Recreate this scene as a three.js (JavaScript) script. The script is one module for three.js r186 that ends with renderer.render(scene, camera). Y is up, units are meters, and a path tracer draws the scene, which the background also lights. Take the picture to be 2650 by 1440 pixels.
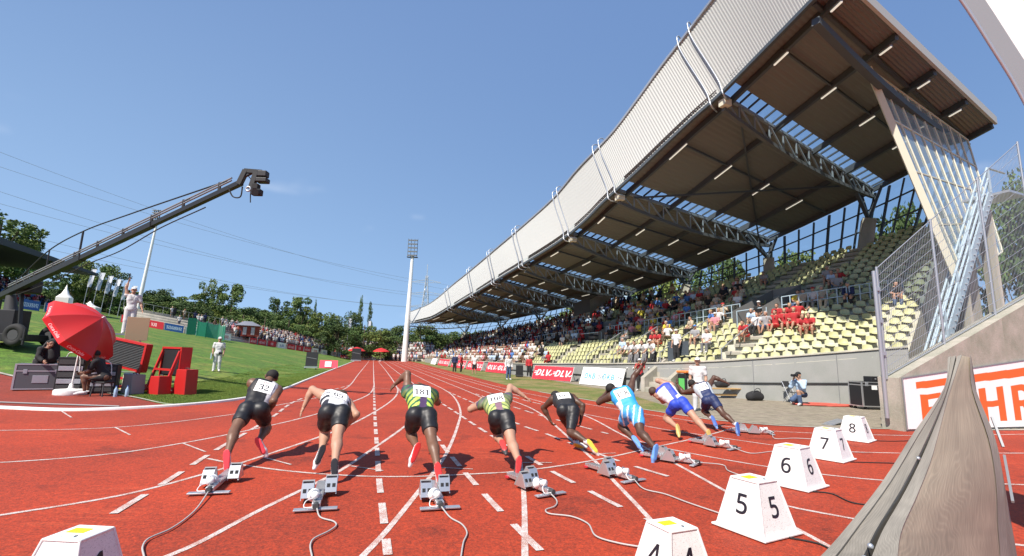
import * as THREE from 'three';
import { mergeGeometries } from 'three/addons/utils/BufferGeometryUtils.js';
import { FontLoader } from 'three/addons/loaders/FontLoader.js';
import { TextGeometry } from 'three/addons/geometries/TextGeometry.js';
import { RoundedBoxGeometry } from 'three/addons/geometries/RoundedBoxGeometry.js';

const font = await new FontLoader().loadAsync('fonts/droid/droid_sans_regular.typeface.json');
const D2R = Math.PI / 180;
const scene = new THREE.Scene();
// ---------- camera ----------
const camera = new THREE.PerspectiveCamera(60.28, 2650 / 1440, 0.05, 3000);
camera.position.set(0, 1.6, 0);
camera.rotation.order = 'YXZ';
camera.rotation.set(9.4 * D2R, 0, 1.7 * D2R);
// ---------- sun and sky ----------
const SUN = new THREE.Vector3(-0.52, 1.05, 0.48).normalize();
const sun = new THREE.DirectionalLight(0xfff7ec, 5.0);
sun.position.copy(SUN).multiplyScalar(150);
sun.target.position.set(0, 0, -30);
sun.castShadow = true;
sun.shadow.mapSize.set(4096, 4096);
Object.assign(sun.shadow.camera, { left: -90, right: 90, top: 90, bottom: -90, near: 1, far: 400 });
scene.add(sun, sun.target);
{
  const W = 1024, Hh = 512, data = new Float32Array(W * Hh * 4), d = new THREE.Vector3();
  const mix = (a, b, t) => a.map((v, i) => v + (b[i] - v) * t);
  const hash = (x, y) => { const s = Math.sin(x * 127.1 + y * 311.7) * 43758.5453; return s - Math.floor(s); };
  const vn = (x, y) => { const i = Math.floor(x), j = Math.floor(y), u = x - i, v = y - j, a = u * u * (3 - 2 * u), b = v * v * (3 - 2 * v); return (hash(i, j) * (1 - a) + hash(i + 1, j) * a) * (1 - b) + (hash(i, j + 1) * (1 - a) + hash(i + 1, j + 1) * a) * b; };
  for (let j = 0; j < Hh; j++) for (let i = 0; i < W; i++) {
    const el = ((j + 0.5) / Hh - 0.5) * Math.PI, az = ((i + 0.5) / W - 0.5) * 2 * Math.PI;
    d.set(Math.cos(el) * Math.cos(az), Math.sin(el), Math.cos(el) * Math.sin(az));
    const e = Math.max(0, Math.sin(el));
    // clear air: deep blue overhead, paler towards the horizon, a broad pale halo round the sun
    let c = mix([0.30, 0.475, 0.715], [0.008, 0.062, 0.265], 1 - Math.exp(-e * 2.15));
    const g = Math.min(1, Math.max(0, (d.dot(SUN) + 0.42) / 0.8)), h = g * g * (3 - 2 * g);   // paler air on the sun's side
    c = c.map((v, k) => v * 0.94 + [0.055, 0.066, 0.065][k] * h);
    // a few thin wisps low down
    if (e > 0.02 && e < 0.35) {
      const n = vn(az * 9, el * 40) * 0.6 + vn(az * 23 + 5, el * 90) * 0.3 + vn(az * 60, el * 190) * 0.1;
      const m = Math.max(0, n - 0.78) * 2.2 * Math.min(1, (e - 0.02) * 12) * Math.min(1, (0.35 - e) * 8);
      c = mix(c, [0.92, 0.93, 0.95], Math.min(0.5, m));
    }
    const k = (j * W + i) * 4; data[k] = c[0]; data[k + 1] = c[1]; data[k + 2] = c[2]; data[k + 3] = 1;
  }
  const sky = new THREE.DataTexture(data, W, Hh, THREE.RGBAFormat, THREE.FloatType);
  sky.mapping = THREE.EquirectangularReflectionMapping; sky.magFilter = sky.minFilter = THREE.LinearFilter; sky.needsUpdate = true;
  scene.background = sky; scene.environment = sky;
  scene.backgroundIntensity = 1.0; scene.environmentIntensity = 1.0;
}
const renderer = new THREE.WebGLRenderer({ antialias: true });
renderer.toneMapping = THREE.LinearToneMapping;
renderer.toneMappingExposure = 1.45;
renderer.shadowMap.enabled = true;
const SOLID = {"kerb":[[-15.24,-12.43],[-13.43,-12.2],[-12.4,-12.12],[-10.51,-12.12],[-9.39,-13.16],[-8.73,-14.8],[-8.69,-16.93],[-9.3,-20.2],[-11.17,-26.92],[-14.96,-40.47],[-34.51,-110.49],[-72.33,-245.43]],"L1":[[-10.59,-8.78],[-9.3,-9.17],[-7.76,-9.88],[-6.84,-12.24],[-6.81,-14.56],[-6.72,-17.31],[-7.02,-19.82],[-7.24,-21.61],[-7.85,-24.23],[-10.88,-35.12],[-23.16,-79.52],[-53.09,-187.31]],"L2":[[-7.75,-6.51],[-6.81,-6.8],[-5.92,-7.51],[-5.5,-8.49],[-5.1,-10.71],[-4.96,-12.88],[-5.12,-15.81],[-5.24,-17.51],[-5.57,-19.77],[-6.57,-23.91],[-8.08,-29.29],[-22.61,-80.92],[-53.07,-189.37]],"L3":[[-5.11,-4.4],[-4.72,-4.81],[-4.16,-5.53],[-3.88,-6.56],[-3.81,-6.97],[-3.57,-9.47],[-3.53,-11.1],[-3.78,-14.76],[-4.21,-18.21],[-4.83,-21.42],[-5.82,-25.27],[-11.14,-44.33],[-22.0,-82.46],[-51.59,-187.26]],"L4":[[-2.63,-3.93],[-2.55,-4.25],[-2.48,-5.14],[-2.28,-6.8],[-2.27,-8.31],[-2.32,-11.42],[-2.55,-14.06],[-3.11,-17.61],[-4.41,-23.73],[-5.75,-28.84],[-8.58,-38.59],[-21.4,-83.97],[-50.59,-186.88]],"L5":[[-1.13,-4.07],[-1.08,-4.66],[-1.02,-6.38],[-0.99,-7.79],[-1.04,-9.4],[-1.17,-11.74],[-1.35,-14.08],[-1.91,-18.01],[-2.7,-21.83],[-5.98,-33.37],[-20.78,-85.52],[-49.6,-186.51]],"L6":[[0.17,-4.12],[0.21,-5.66],[0.22,-7.2],[0.18,-8.79],[0.05,-11.24],[-0.27,-14.26],[-0.92,-18.68],[-1.68,-21.78],[-5.55,-35.6],[-20.22,-86.92],[-48.61,-186.13]],"L7":[[1.47,-4.21],[1.49,-5.22],[1.45,-6.74],[1.42,-7.87],[1.36,-8.86],[1.25,-10.54],[1.12,-12.44],[0.88,-14.97],[0.47,-17.13],[-4.61,-34.93],[-19.61,-88.48],[-47.63,-185.76]],"L8":[[2.94,-4.25],[2.93,-4.62],[2.89,-5.24],[2.81,-6.17],[2.7,-7.99],[2.61,-9.13],[2.54,-10.48],[2.48,-11.2],[2.15,-14.69],[-0.3,-23.34],[-4.96,-39.84],[-19.06,-89.86],[-46.65,-185.39]],"L8b":[[4.99,-4.76],[4.2,-5.09],[3.73,-5.46],[3.22,-5.9],[2.95,-6.53]],"L9":[[7.73,-7.25],[7.19,-7.28],[5.46,-7.29],[4.65,-7.61],[4.23,-7.92],[3.57,-8.59],[2.92,-9.48],[2.54,-10.48]],"L10":[[10.84,-10.08],[9.82,-9.93],[7.55,-9.59],[5.84,-9.71],[5.12,-10.36],[4.43,-11.13],[3.75,-11.92],[3.13,-13.03],[2.25,-14.71]],"L11":[[14.25,-13.19],[12.53,-12.74],[9.86,-12.12],[8.78,-12.04],[6.6,-12.17],[5.43,-13.01],[5.0,-13.92],[4.15,-15.3],[3.18,-17.27],[0.74,-22.52],[-3.38,-36.46],[-18.4,-91.53],[-45.68,-185.03]],"start":[[-4.39,-7.39],[-3.91,-7.15],[-2.96,-6.8],[-2.29,-6.67],[-1.67,-6.64],[-1.08,-6.73],[-0.42,-6.94],[0.11,-7.14],[0.94,-7.7],[1.66,-8.31],[2.54,-9.19],[4.12,-10.76],[5.77,-12.59]]};
const DASH = {"d1":[[-7.85,-24.23],[-6.94,-16.32],[-5.67,-11.91],[-5.02,-9.48],[-4.69,-8.2],[-4.41,-7.21],[-4.07,-6.05],[-3.77,-4.95],[-3.52,-3.99]],"d2":[[-6.57,-23.91],[-3.38,-12.61],[-2.23,-8.59],[-1.61,-6.43],[-1.28,-5.33],[-0.93,-4.16]],"d3":[[-5.27,-23.33],[-3.86,-18.33],[-3.01,-15.21],[-1.91,-11.51],[-1.37,-9.73],[-1.09,-8.73],[-0.77,-7.66],[-0.51,-6.8],[-0.13,-5.6],[0.21,-4.61],[0.34,-4.25]],"d4":[[-4.26,-23.51],[-2.43,-17.22],[-1.55,-14.32],[-0.95,-12.27],[-0.32,-10.2],[0.32,-8.25],[0.64,-7.26],[0.99,-6.35],[1.33,-5.5],[1.85,-4.56]],"d5":[[-2.7,-21.83],[-1.45,-17.85],[-0.75,-15.51],[0.37,-11.74],[0.75,-10.87],[1.09,-9.94],[1.77,-8.15],[2.16,-7.35],[2.6,-6.64]],"d6":[[-1.43,-21.19],[0.16,-16.13],[0.91,-14.0],[1.24,-13.22],[1.86,-11.73],[2.21,-10.93]],"d7":[[-0.45,-22.04],[0.57,-18.84],[1.37,-16.74]]};
const TICK = [[[-10.84,-12.03],[-9.62,-10.97]],[[-7.78,-9.88],[-6.86,-9.09]],[[-5.47,-8.46],[-4.7,-7.84]],[[-3.67,-7.58],[-3.06,-7.16]],[[-2.21,-7.18],[-1.7,-6.96]],[[-0.95,-7.25],[-0.48,-7.21]],[[0.23,-7.74],[0.7,-7.8]],[[1.44,-8.57],[1.9,-8.74]],[[-3.64,-21.44],[-6.46,-23.06]],[[-10.86,-44.62],[-9.33,-51.76]]];
const RIGHT = [[16.88,-14.54],[13.52,-13.73],[10.86,-13.34],[9.66,-13.24],[7.23,-13.31],[5.91,-14.13],[5.39,-15.01],[4.52,-16.63],[3.49,-18.98],[0.83,-25.24],[-3.94,-42.45],[-21.1,-106.17],[-47.81,-194.89]];
const VERGE = [[5.84,-16.75],[5.65,-25.3],[4.41,-30.51],[2.51,-38.45],[-2.99,-55.6],[-17.21,-109.24],[-50.07,-210.91]];
const BLOCK = {"1":[[-3.28,-5.63],[-3.59,-6.72]],"2":[[-1.92,-5.18],[-2.28,-6.33]],"3":[[-0.68,-5.34],[-0.96,-6.32]],"4":[[0.53,-5.97],[0.14,-6.59]],"5":[[1.7,-6.73],[1.25,-7.43]],"6":[[2.99,-7.92],[2.45,-8.37]],"7":[[4.27,-9.39],[3.76,-10.04]],"8":[[6.13,-11.55],[5.32,-11.74]]};
const BOX = {"8":[7.79,-11.1],"7":[5.71,-8.83],"6":[3.93,-6.87],"5":[2.47,-5.03],"4":[1.24,-3.8],"1":[-2.74,-3.33]};
const CORD = {"1":[[-3.28,-5.63],[-3.05,-5.02],[-2.95,-4.55],[-2.97,-4.32],[-2.9,-4.16],[-2.73,-3.95]],"2":[[-1.9,-5.15],[-1.79,-4.97],[-1.62,-4.86],[-1.56,-4.76],[-1.57,-4.62],[-1.63,-4.43],[-1.61,-4.3],[-1.49,-4.04]],"3":[[-0.66,-5.29],[-0.54,-5.07],[-0.41,-4.89],[-0.34,-4.67],[-0.35,-4.44],[-0.34,-4.12]],"4":[[0.52,-5.93],[0.58,-5.76],[0.54,-5.54],[0.43,-5.4],[0.45,-5.29],[0.68,-5.21],[0.81,-5.02],[0.84,-4.67],[1.0,-4.53],[1.19,-4.45]],"5":[[1.7,-6.73],[1.74,-6.36],[1.93,-6.16],[2.09,-5.83],[2.34,-5.39]],"6":[[3.02,-7.92],[3.42,-7.95],[3.33,-7.55],[3.39,-7.18],[3.35,-6.88],[3.54,-6.71]],"7":[[4.25,-9.31],[4.39,-9.04],[5.01,-9.28],[5.13,-8.88],[5.37,-8.71]],"8":[[6.1,-11.43],[5.86,-10.87],[6.39,-11.01],[6.85,-10.94],[7.36,-10.93]]};
const TAIL = {"5":[[2.61,-4.86],[2.66,-4.81],[2.86,-4.67],[2.88,-4.5]],"6":[[3.93,-6.51],[4.13,-6.44],[4.14,-6.04],[4.35,-5.95]],"7":[[5.85,-8.53],[6.24,-8.53],[6.77,-8.54]],"8":[[8.04,-11.04],[8.44,-11.02],[9.34,-11.27]]};
const ROOF_FRONT = [[10.74,14.87,-15.81],[10.69,14.95,-17.18],[10.6,15.01,-18.69],[10.38,14.93,-20.28],[9.95,14.64,-21.85],[9.17,14.16,-23.37],[8.08,13.28,-24.89],[6.95,12.32,-26.39],[6.08,11.69,-27.9],[5.51,11.33,-29.38],[5.04,10.99,-30.84],[4.58,10.75,-32.31],[4.04,10.51,-33.85],[3.33,10.24,-35.47],[2.51,9.97,-37.14],[1.67,9.73,-38.88],[0.9,9.56,-40.73],[0.22,9.47,-42.71],[-0.45,9.43,-44.8],[-1.11,9.4,-47.0],[-1.8,9.36,-49.29],[-2.5,9.31,-51.62],[-3.21,9.27,-54.0],[-3.96,9.24,-56.58],[-4.82,9.21,-59.52],[-5.78,9.21,-62.9],[-6.84,9.23,-66.74],[-8.11,9.22,-71.15],[-9.72,9.11,-76.26],[-11.94,8.8,-82.5],[-14.92,8.37,-90.05],[-18.57,8.37,-98.65],[-22.67,8.4,-107.88]];
const FASCIA_TOP = [[10.49,19.92,-17.63],[10.34,20.06,-19.16],[10.13,20.12,-20.84],[9.79,20.01,-22.62],[9.28,19.62,-24.37],[8.5,18.88,-26.06],[7.49,17.66,-27.75],[6.46,16.49,-29.43],[5.62,15.92,-31.11],[5.03,15.69,-32.76],[4.53,15.49,-34.38],[4.04,15.19,-36.02],[3.45,14.84,-37.74],[2.71,14.5,-39.55],[1.86,14.15,-41.41],[0.98,13.82,-43.36],[0.17,13.61,-45.42],[-0.56,13.51,-47.62],[-1.28,13.46,-49.95],[-2.0,13.43,-52.4],[-2.75,13.39,-54.96],[-3.52,13.35,-57.55],[-4.31,13.31,-60.21],[-5.15,13.29,-63.08],[-6.11,13.27,-66.36],[-7.19,13.29,-70.14],[-8.39,13.34,-74.42],[-9.82,13.33,-79.33],[-11.62,13.13,-85.03],[-14.07,12.66,-91.98],[-17.32,12.16,-100.41],[-21.29,12.05,-110.0],[-25.75,11.98,-120.29]];
const STAND = [{"W":[15.93,2.47,-20.5],"B":[24.77,9.88,-27.0],"RB":[25.23,14.12,-25.0]},{"W":[10.17,1.77,-23.5],"B":[23.13,9.24,-30.5],"RB":[24.06,13.13,-30.5]},{"W":[6.67,1.45,-29.8],"B":[20.2,8.54,-36.6],"RB":[20.29,11.13,-36.6]},{"W":[4.64,1.32,-36.2],"B":[15.93,7.64,-43.0],"RB":[16.38,9.57,-43.0]},{"W":[1.37,1.13,-43.6],"B":[11.4,7.18,-50.8],"RB":[12.9,8.68,-50.8]},{"W":[-1.62,1.06,-53.0],"B":[8.62,6.59,-60.0],"RB":[8.61,8.34,-60.0]},{"W":[-4.81,1.02,-64.0],"B":[4.27,5.96,-71.0],"RB":[5.08,8.33,-71.0]},{"W":[-10.34,0.99,-82.0],"B":[-2.16,5.66,-88.0],"RB":[-0.83,8.24,-88.0]},{"W":[-18.09,1.0,-104.0],"B":[-10.57,5.04,-110.0],"RB":[-9.4,8.59,-110.0]}];
const POSE = {"1":{"toeS":[-3.655,0.07,-6.616],"ankS":[-3.684,0.227,-6.63],"kneeS":[-3.809,0.474,-6.959],"hipS":[-3.87,0.705,-7.316],"hipO":[-3.696,0.701,-7.402],"kneeO":[-3.729,0.411,-7.718],"ankO":[-3.629,0.285,-7.32],"toeO":[-3.547,0.147,-7.331],"pel":[-3.783,0.703,-7.359],"neck":[-3.808,1.088,-7.723],"shL":[-3.979,1.084,-7.618],"elL":[-3.942,0.908,-7.858],"haL":[-3.992,0.949,-8.12],"shR":[-3.648,0.979,-7.766],"elR":[-3.569,0.841,-7.511],"haR":[-3.696,0.661,-7.667],"head":[-3.839,1.162,-7.917],"S":"L"},"2":{"toeS":[-2.122,0.07,-6.267],"ankS":[-2.145,0.226,-6.292],"kneeS":[-2.258,0.467,-6.63],"hipS":[-2.343,0.735,-6.955],"hipO":[-2.521,0.738,-6.89],"kneeO":[-2.626,0.433,-7.175],"ankO":[-2.507,0.284,-6.789],"toeO":[-2.522,0.152,-6.699],"pel":[-2.432,0.737,-6.922],"neck":[-2.581,0.948,-7.385],"shL":[-2.741,0.962,-7.274],"elL":[-2.974,1.035,-7.448],"haL":[-3.05,0.783,-7.387],"shR":[-2.41,0.845,-7.409],"elR":[-2.211,0.707,-7.232],"haR":[-2.378,0.525,-7.339],"head":[-2.589,0.897,-7.589],"S":"R"},"3":{"toeS":[-0.815,0.07,-6.232],"ankS":[-0.854,0.223,-6.258],"kneeS":[-0.989,0.472,-6.582],"hipS":[-1.107,0.747,-6.89],"hipO":[-1.294,0.746,-6.855],"kneeO":[-1.391,0.46,-7.161],"ankO":[-1.223,0.363,-6.777],"toeO":[-1.264,0.213,-6.738],"pel":[-1.201,0.747,-6.873],"neck":[-1.302,1.107,-7.247],"shL":[-1.478,1.051,-7.177],"elL":[-1.525,1.311,-7.32],"haL":[-1.713,1.152,-7.43],"shR":[-1.12,1.016,-7.268],"elR":[-1.082,0.888,-7.536],"haR":[-1.267,1.084,-7.516],"head":[-1.31,1.026,-7.441],"S":"R"},"4":{"toeS":[0.145,0.07,-6.748],"ankS":[0.158,0.226,-6.779],"kneeS":[0.064,0.394,-7.163],"hipS":[-0.012,0.674,-7.481],"hipO":[-0.175,0.67,-7.476],"kneeO":[-0.15,0.376,-7.788],"ankO":[-0.07,0.334,-7.368],"toeO":[-0.032,0.274,-7.224],"pel":[-0.094,0.672,-7.478],"neck":[-0.222,0.951,-7.91],"shL":[-0.386,0.855,-7.858],"elL":[-0.608,0.747,-8.029],"haL":[-0.501,0.839,-8.26],"shR":[-0.022,0.934,-7.895],"elR":[0.022,1.115,-8.13],"haR":[0.255,0.974,-8.112],"head":[-0.251,0.873,-8.103],"S":"R"},"5":{"toeS":[1.499,0.07,-8.508],"ankS":[1.399,0.19,-8.543],"kneeS":[1.118,0.312,-8.845],"hipS":[1.204,0.646,-9.101],"hipO":[1.015,0.639,-9.121],"kneeO":[1.17,0.332,-9.38],"ankO":[1.271,0.085,-9.043],"toeO":[1.348,-0.05,-9.007],"pel":[1.11,0.643,-9.111],"neck":[1.039,0.882,-9.579],"shL":[0.86,0.818,-9.537],"elL":[0.691,0.639,-9.709],"haL":[0.827,0.41,-9.667],"shR":[1.235,0.86,-9.538],"elR":[1.408,0.741,-9.322],"haR":[1.37,0.476,-9.293],"head":[0.936,0.835,-9.756],"S":"R"},"6":{"toeS":[2.365,0.07,-8.062],"ankS":[2.394,0.226,-8.079],"kneeS":[2.263,0.404,-8.448],"hipS":[2.286,0.687,-8.771],"hipO":[2.13,0.678,-8.808],"kneeO":[2.093,0.406,-9.139],"ankO":[2.239,0.237,-8.771],"toeO":[2.303,0.142,-8.66],"pel":[2.208,0.682,-8.79],"neck":[2.053,1.058,-9.13],"shL":[1.901,0.935,-9.124],"elL":[1.714,0.807,-9.321],"haL":[1.865,0.956,-9.489],"shR":[2.252,1.067,-9.082],"elR":[2.357,1.303,-9.235],"haR":[2.517,1.515,-9.192],"head":[1.947,1.043,-9.311],"S":"R"},"7":{"toeS":[4.03,0.07,-9.933],"ankS":[4.016,0.229,-9.96],"kneeS":[3.911,0.452,-10.312],"hipS":[3.764,0.734,-10.601],"hipO":[3.598,0.692,-10.654],"kneeO":[3.49,0.367,-10.913],"ankO":[3.587,0.244,-10.513],"toeO":[3.577,0.136,-10.396],"pel":[3.681,0.713,-10.628],"neck":[3.411,1.046,-10.94],"shL":[3.308,0.878,-10.942],"elL":[3.492,0.714,-11.112],"haL":[3.724,0.796,-11.224],"shR":[3.613,1.081,-10.891],"elR":[3.339,1.177,-10.979],"haR":[3.601,1.147,-11.038],"head":[3.251,0.919,-10.992],"S":"R"},"8":{"toeS":[5.222,0.07,-11.254],"ankS":[5.21,0.228,-11.278],"kneeS":[5.07,0.43,-11.631],"hipS":[4.972,0.72,-11.933],"hipO":[4.84,0.675,-11.983],"kneeO":[4.893,0.421,-12.325],"ankO":[4.93,0.285,-11.919],"toeO":[4.963,0.154,-11.834],"pel":[4.906,0.698,-11.958],"neck":[4.822,1.06,-12.335],"shL":[4.685,0.918,-12.358],"elL":[4.462,0.845,-12.545],"haL":[4.394,1.026,-12.733],"shR":[5.015,1.051,-12.262],"elR":[5.202,1.251,-12.385],"haR":[5.43,1.152,-12.28],"head":[4.688,1.048,-12.495],"S":"R"}};
const TREES = [[-85.7,9.4,-78.0,14.0,10.7,"broad"],[-88.0,9.6,-84.0,11.7,5.4,"broad"],[-95.1,10.2,-95.0,9.0,0.8,"poplar"],[-94.0,10.0,-95.0,8.6,0.8,"poplar"],[-92.4,9.6,-100.0,10.1,5.6,"broad"],[-86.6,8.7,-98.0,10.1,4.6,"broad"],[-80.9,7.9,-96.0,10.0,4.8,"broad"],[-99.5,10.5,-105.0,5.5,5.1,"bush"],[-96.3,9.8,-108.0,5.0,6.1,"bush"],[-89.3,8.9,-105.0,4.9,5.9,"bush"],[-83.9,8.0,-104.0,6.1,5.9,"bush"],[-77.6,7.2,-100.0,4.9,5.6,"bush"],[-80.8,7.4,-108.0,6.3,6.1,"bush"],[-81.7,7.3,-112.0,7.8,6.3,"broad"],[-71.9,6.1,-104.0,7.1,5.9,"bush"],[-66.1,5.4,-100.0,5.7,5.6,"bush"],[-75.8,6.1,-118.0,12.5,4.4,"tall"],[-74.0,5.8,-120.0,11.0,3.5,"tall"],[-67.8,5.0,-116.0,12.3,6.2,"tall"],[-61.3,4.5,-102.0,4.2,5.8,"bush"],[-55.6,3.7,-100.0,5.7,5.6,"bush"],[-57.8,3.7,-108.0,7.7,5.2,"bush"],[-53.1,3.1,-104.0,7.3,5.0,"bush"],[-57.6,3.2,-118.0,11.5,5.3,"tall"],[-51.1,2.3,-116.0,12.4,5.8,"tall"],[-47.9,2.3,-104.0,6.6,5.0,"bush"],[-48.3,1.8,-118.0,12.5,1.2,"poplar"],[-48.9,2.7,-98.0,4.1,4.0,"bushy2"],[-44.4,1.7,-106.0,5.8,5.1,"bush"],[-43.1,1.2,-112.0,9.8,6.0,"broad"],[-37.7,0.6,-106.0,8.8,5.1,"bush"],[-38.4,0.2,-114.0,11.2,5.7,"broad"],[-37.6,0,-120.0,15.8,2.1,"poplar"],[-34.7,0,-118.0,14.3,2.1,"poplar"],[-32.7,0,-108.0,8.8,5.2,"bush"],[-30.2,0,-112.0,7.7,5.4,"bush"],[-29.3,0,-118.0,7.8,5.7,"bush"],[-26.8,0,-122.0,8.9,6.9,"broad"],[-23.1,0,-124.0,9.5,6.6,"broad"],[-19.6,0,-128.0,8.9,6.2,"bush"],[-16.0,0,-132.0,9.0,6.4,"bush"],[-11.4,0,-134.0,8.7,6.5,"bush"],[-5.9,0,-120.0,8.6,5.8,"bush"],[-0.1,0,-110.0,9.2,5.3,"bush"],[6.3,0,-100.0,10.6,4.8,"bush"],[11.7,0,-92.0,11.9,5.2,"broad"],[16.1,0,-84.0,12.5,4.7,"bush"],[19.2,0,-66.0,14.2,5.9,"broad"],[22.6,0,-62.0,14.1,5.5,"broad"],[24.6,0,-56.0,14.4,5.4,"broad"],[31.6,0,-54.0,15.1,4.8,"broad"],[35.4,0,-52.0,14.3,3.8,"bush"],[38.3,0,-46.0,17.8,4.8,"broad"],[40.3,0,-44.0,16.9,4.3,"bush"],[43.1,0,-40.0,18.1,3.9,"broad"],[43.1,0,-38.0,18.7,4.9,"broad"],[47.9,0,-40.0,18.6,5.2,"broad"]];
const TB = {"outer":[[0.675,1.147,-1.16],[0.772,1.148,-1.25],[0.92,1.168,-1.38],[1.257,1.227,-1.68],[1.714,1.323,-2.1],[2.457,1.511,-2.75],[2.992,1.685,-3.3]],"inner":[[0.83,1.176,-1.1],[0.899,1.178,-1.18],[1.022,1.191,-1.32],[1.299,1.21,-1.6],[1.701,1.261,-2.0],[2.428,1.472,-2.7],[3.109,1.715,-3.32]],"right":[[2.44,0.651,-2.5],[2.495,0.702,-2.55],[2.601,0.816,-2.65],[2.767,0.992,-2.8],[2.902,1.199,-2.95],[3.057,1.502,-3.2],[3.181,1.702,-3.33]],"props":[[[3.142,1.309,-3.2],[3.09,1.138,-3.1]],[[2.99,1.104,-3.0],[2.704,0.918,-2.7]]],"sail":[[4.6,0,-3.3],[4.5,1.2,-3.3],[4.15,2.4,-3.3],[3.772,3.658,-3.3],[3.614,4.029,-3.3],[3.413,4.459,-3.3],[3.2,4.808,-3.3]]};
// ---------- helpers ----------
let seed = 7;
const rnd = (a = 0, b = 1) => { seed = (seed * 1664525 + 1013904223) >>> 0; return a + (b - a) * seed / 4294967296; };
const reseed = (s) => { seed = s >>> 0; };
const pick = (a) => a[Math.floor(rnd(0, a.length - 1e-6))];
const V = (x, y, z) => new THREE.Vector3(x, y, z);
const V3 = (a) => new THREE.Vector3(a[0], a[1], a[2]);
const lerp = (a, b, t) => a + (b - a) * t;
const clamp = (x, a = 0, b = 1) => Math.min(b, Math.max(a, x));
const sst = (a, b, x) => { const t = clamp((x - a) / (b - a)); return t * t * (3 - 2 * t); };
const used = new Map();
const numbered = (n) => { const k = used.get(n) || 0; used.set(n, k + 1); return k ? n + '_' + String(k).padStart(3, '0') : n; };
function finish(o) { o.castShadow = o.receiveShadow = true; return o; }
function part(name, geo, mat, parent) {
  if (Array.isArray(geo)) geo = merge(geo);
  const m = finish(new THREE.Mesh(geo, mat)); m.name = name; parent.add(m); return m;
}
function merge(list) {
  const idx = list.every((g) => g.index), col = list.every((g) => g.attributes.color);
  list = list.map((g) => { const q = !idx && g.index ? g.toNonIndexed() : g; for (const k of Object.keys(q.attributes)) if (!['position', 'normal', 'uv'].includes(k) && !(k === 'color' && col)) q.deleteAttribute(k); if (!q.attributes.uv) q.setAttribute('uv', new THREE.BufferAttribute(new Float32Array(q.attributes.position.count * 2), 2)); if (!q.attributes.normal) q.computeVertexNormals(); return q; });
  return list.length === 1 ? list[0] : mergeGeometries(list);
}
function tag(o, label, category, group) { o.userData.label = label; o.userData.category = category; if (group) o.userData.group = group; return o; }
function thing(name, label, category, pos = [0, 0, 0], turn = 0, group) {
  const o = new THREE.Group(); o.name = numbered(name); o.position.set(...pos); o.rotation.y = turn; scene.add(o);
  return tag(o, label, category, group);
}
function solo(name, geo, mat, label, category, group) {
  if (Array.isArray(geo)) geo = merge(geo);
  const m = finish(new THREE.Mesh(geo, mat)); m.name = numbered(name); scene.add(m); return tag(m, label, category, group);
}
function structure(name, geo, mat) { if (Array.isArray(geo)) geo = merge(geo); const m = finish(new THREE.Mesh(geo, mat)); m.name = numbered(name); m.userData.kind = 'structure'; scene.add(m); return m; }
function copyOf(root, name, pos, turn, label, group) {
  const r = root.clone(); r.name = numbered(name); scene.add(r); if (pos) r.position.set(...pos); if (turn !== undefined) r.rotation.y = turn;
  r.userData = { ...root.userData }; if (label) r.userData.label = label; if (group) r.userData.group = group; return r;
}
// geometry makers
function box(w, h, d, x = 0, y = 0, z = 0, ry = 0, rx = 0, rz = 0) { const g = new THREE.BoxGeometry(w, h, d); if (rx) g.rotateX(rx); if (rz) g.rotateZ(rz); if (ry) g.rotateY(ry); g.translate(x, y, z); return g; }
function rbox(w, h, d, r, x = 0, y = 0, z = 0, ry = 0) { const g = new RoundedBoxGeometry(w, h, d, 2, r); if (ry) g.rotateY(ry); g.translate(x, y, z); return g; }
function bar(a, b, w, h = w, up = V(0, 1, 0)) {   // a beam of rectangular section from a to b
  a = a.isVector3 ? a : V3(a); b = b.isVector3 ? b : V3(b);
  const L = a.distanceTo(b), g = new THREE.BoxGeometry(w, h, L), m = new THREE.Matrix4(), z = b.clone().sub(a).normalize();
  if (Math.abs(z.dot(up)) > 0.98) up = V(1, 0, 0.01).normalize();
  const x = up.clone().cross(z).normalize(), y = z.clone().cross(x);
  m.makeBasis(x, y, z).setPosition(a.clone().add(b).multiplyScalar(0.5)); g.applyMatrix4(m); return g;
}
function rod(a, b, r, r2 = r, n = 8) {
  a = a.isVector3 ? a : V3(a); b = b.isVector3 ? b : V3(b);
  const L = a.distanceTo(b), g = new THREE.CylinderGeometry(r2, r, L, n); g.translate(0, L / 2, 0);
  g.applyQuaternion(new THREE.Quaternion().setFromUnitVectors(V(0, 1, 0), b.clone().sub(a).normalize())); g.translate(a.x, a.y, a.z); return g;
}
function tube(pts, r, n = 6, seg) { const c = new THREE.CatmullRomCurve3(pts.map((p) => p.isVector3 ? p : V3(p)), false, 'centripetal'); return new THREE.TubeGeometry(c, seg || pts.length * 8, r, n); }
function geoFrom(pos, idx, uv, col) {
  const g = new THREE.BufferGeometry(); g.setAttribute('position', new THREE.Float32BufferAttribute(pos, 3));
  if (uv) g.setAttribute('uv', new THREE.Float32BufferAttribute(uv, 2));
  if (col) g.setAttribute('color', new THREE.Float32BufferAttribute(col, 3));
  if (idx) g.setIndex(idx); g.computeVertexNormals(); return g;
}
// a surface from f(i/nu, j/nv) -> Vector3
function sheet(nu, nv, f, uvf) {
  const pos = [], uv = [], idx = [];
  for (let j = 0; j <= nv; j++) for (let i = 0; i <= nu; i++) { const p = f(i / nu, j / nv); pos.push(p.x, p.y, p.z); const t = uvf ? uvf(i / nu, j / nv, p) : [i / nu, j / nv]; uv.push(t[0], t[1]); }
  for (let j = 0; j < nv; j++) for (let i = 0; i < nu; i++) { const a = j * (nu + 1) + i, b = a + 1, c = a + nu + 1, d = c + 1; idx.push(a, b, d, a, d, c); }
  return geoFrom(pos, idx, uv);
}
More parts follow.
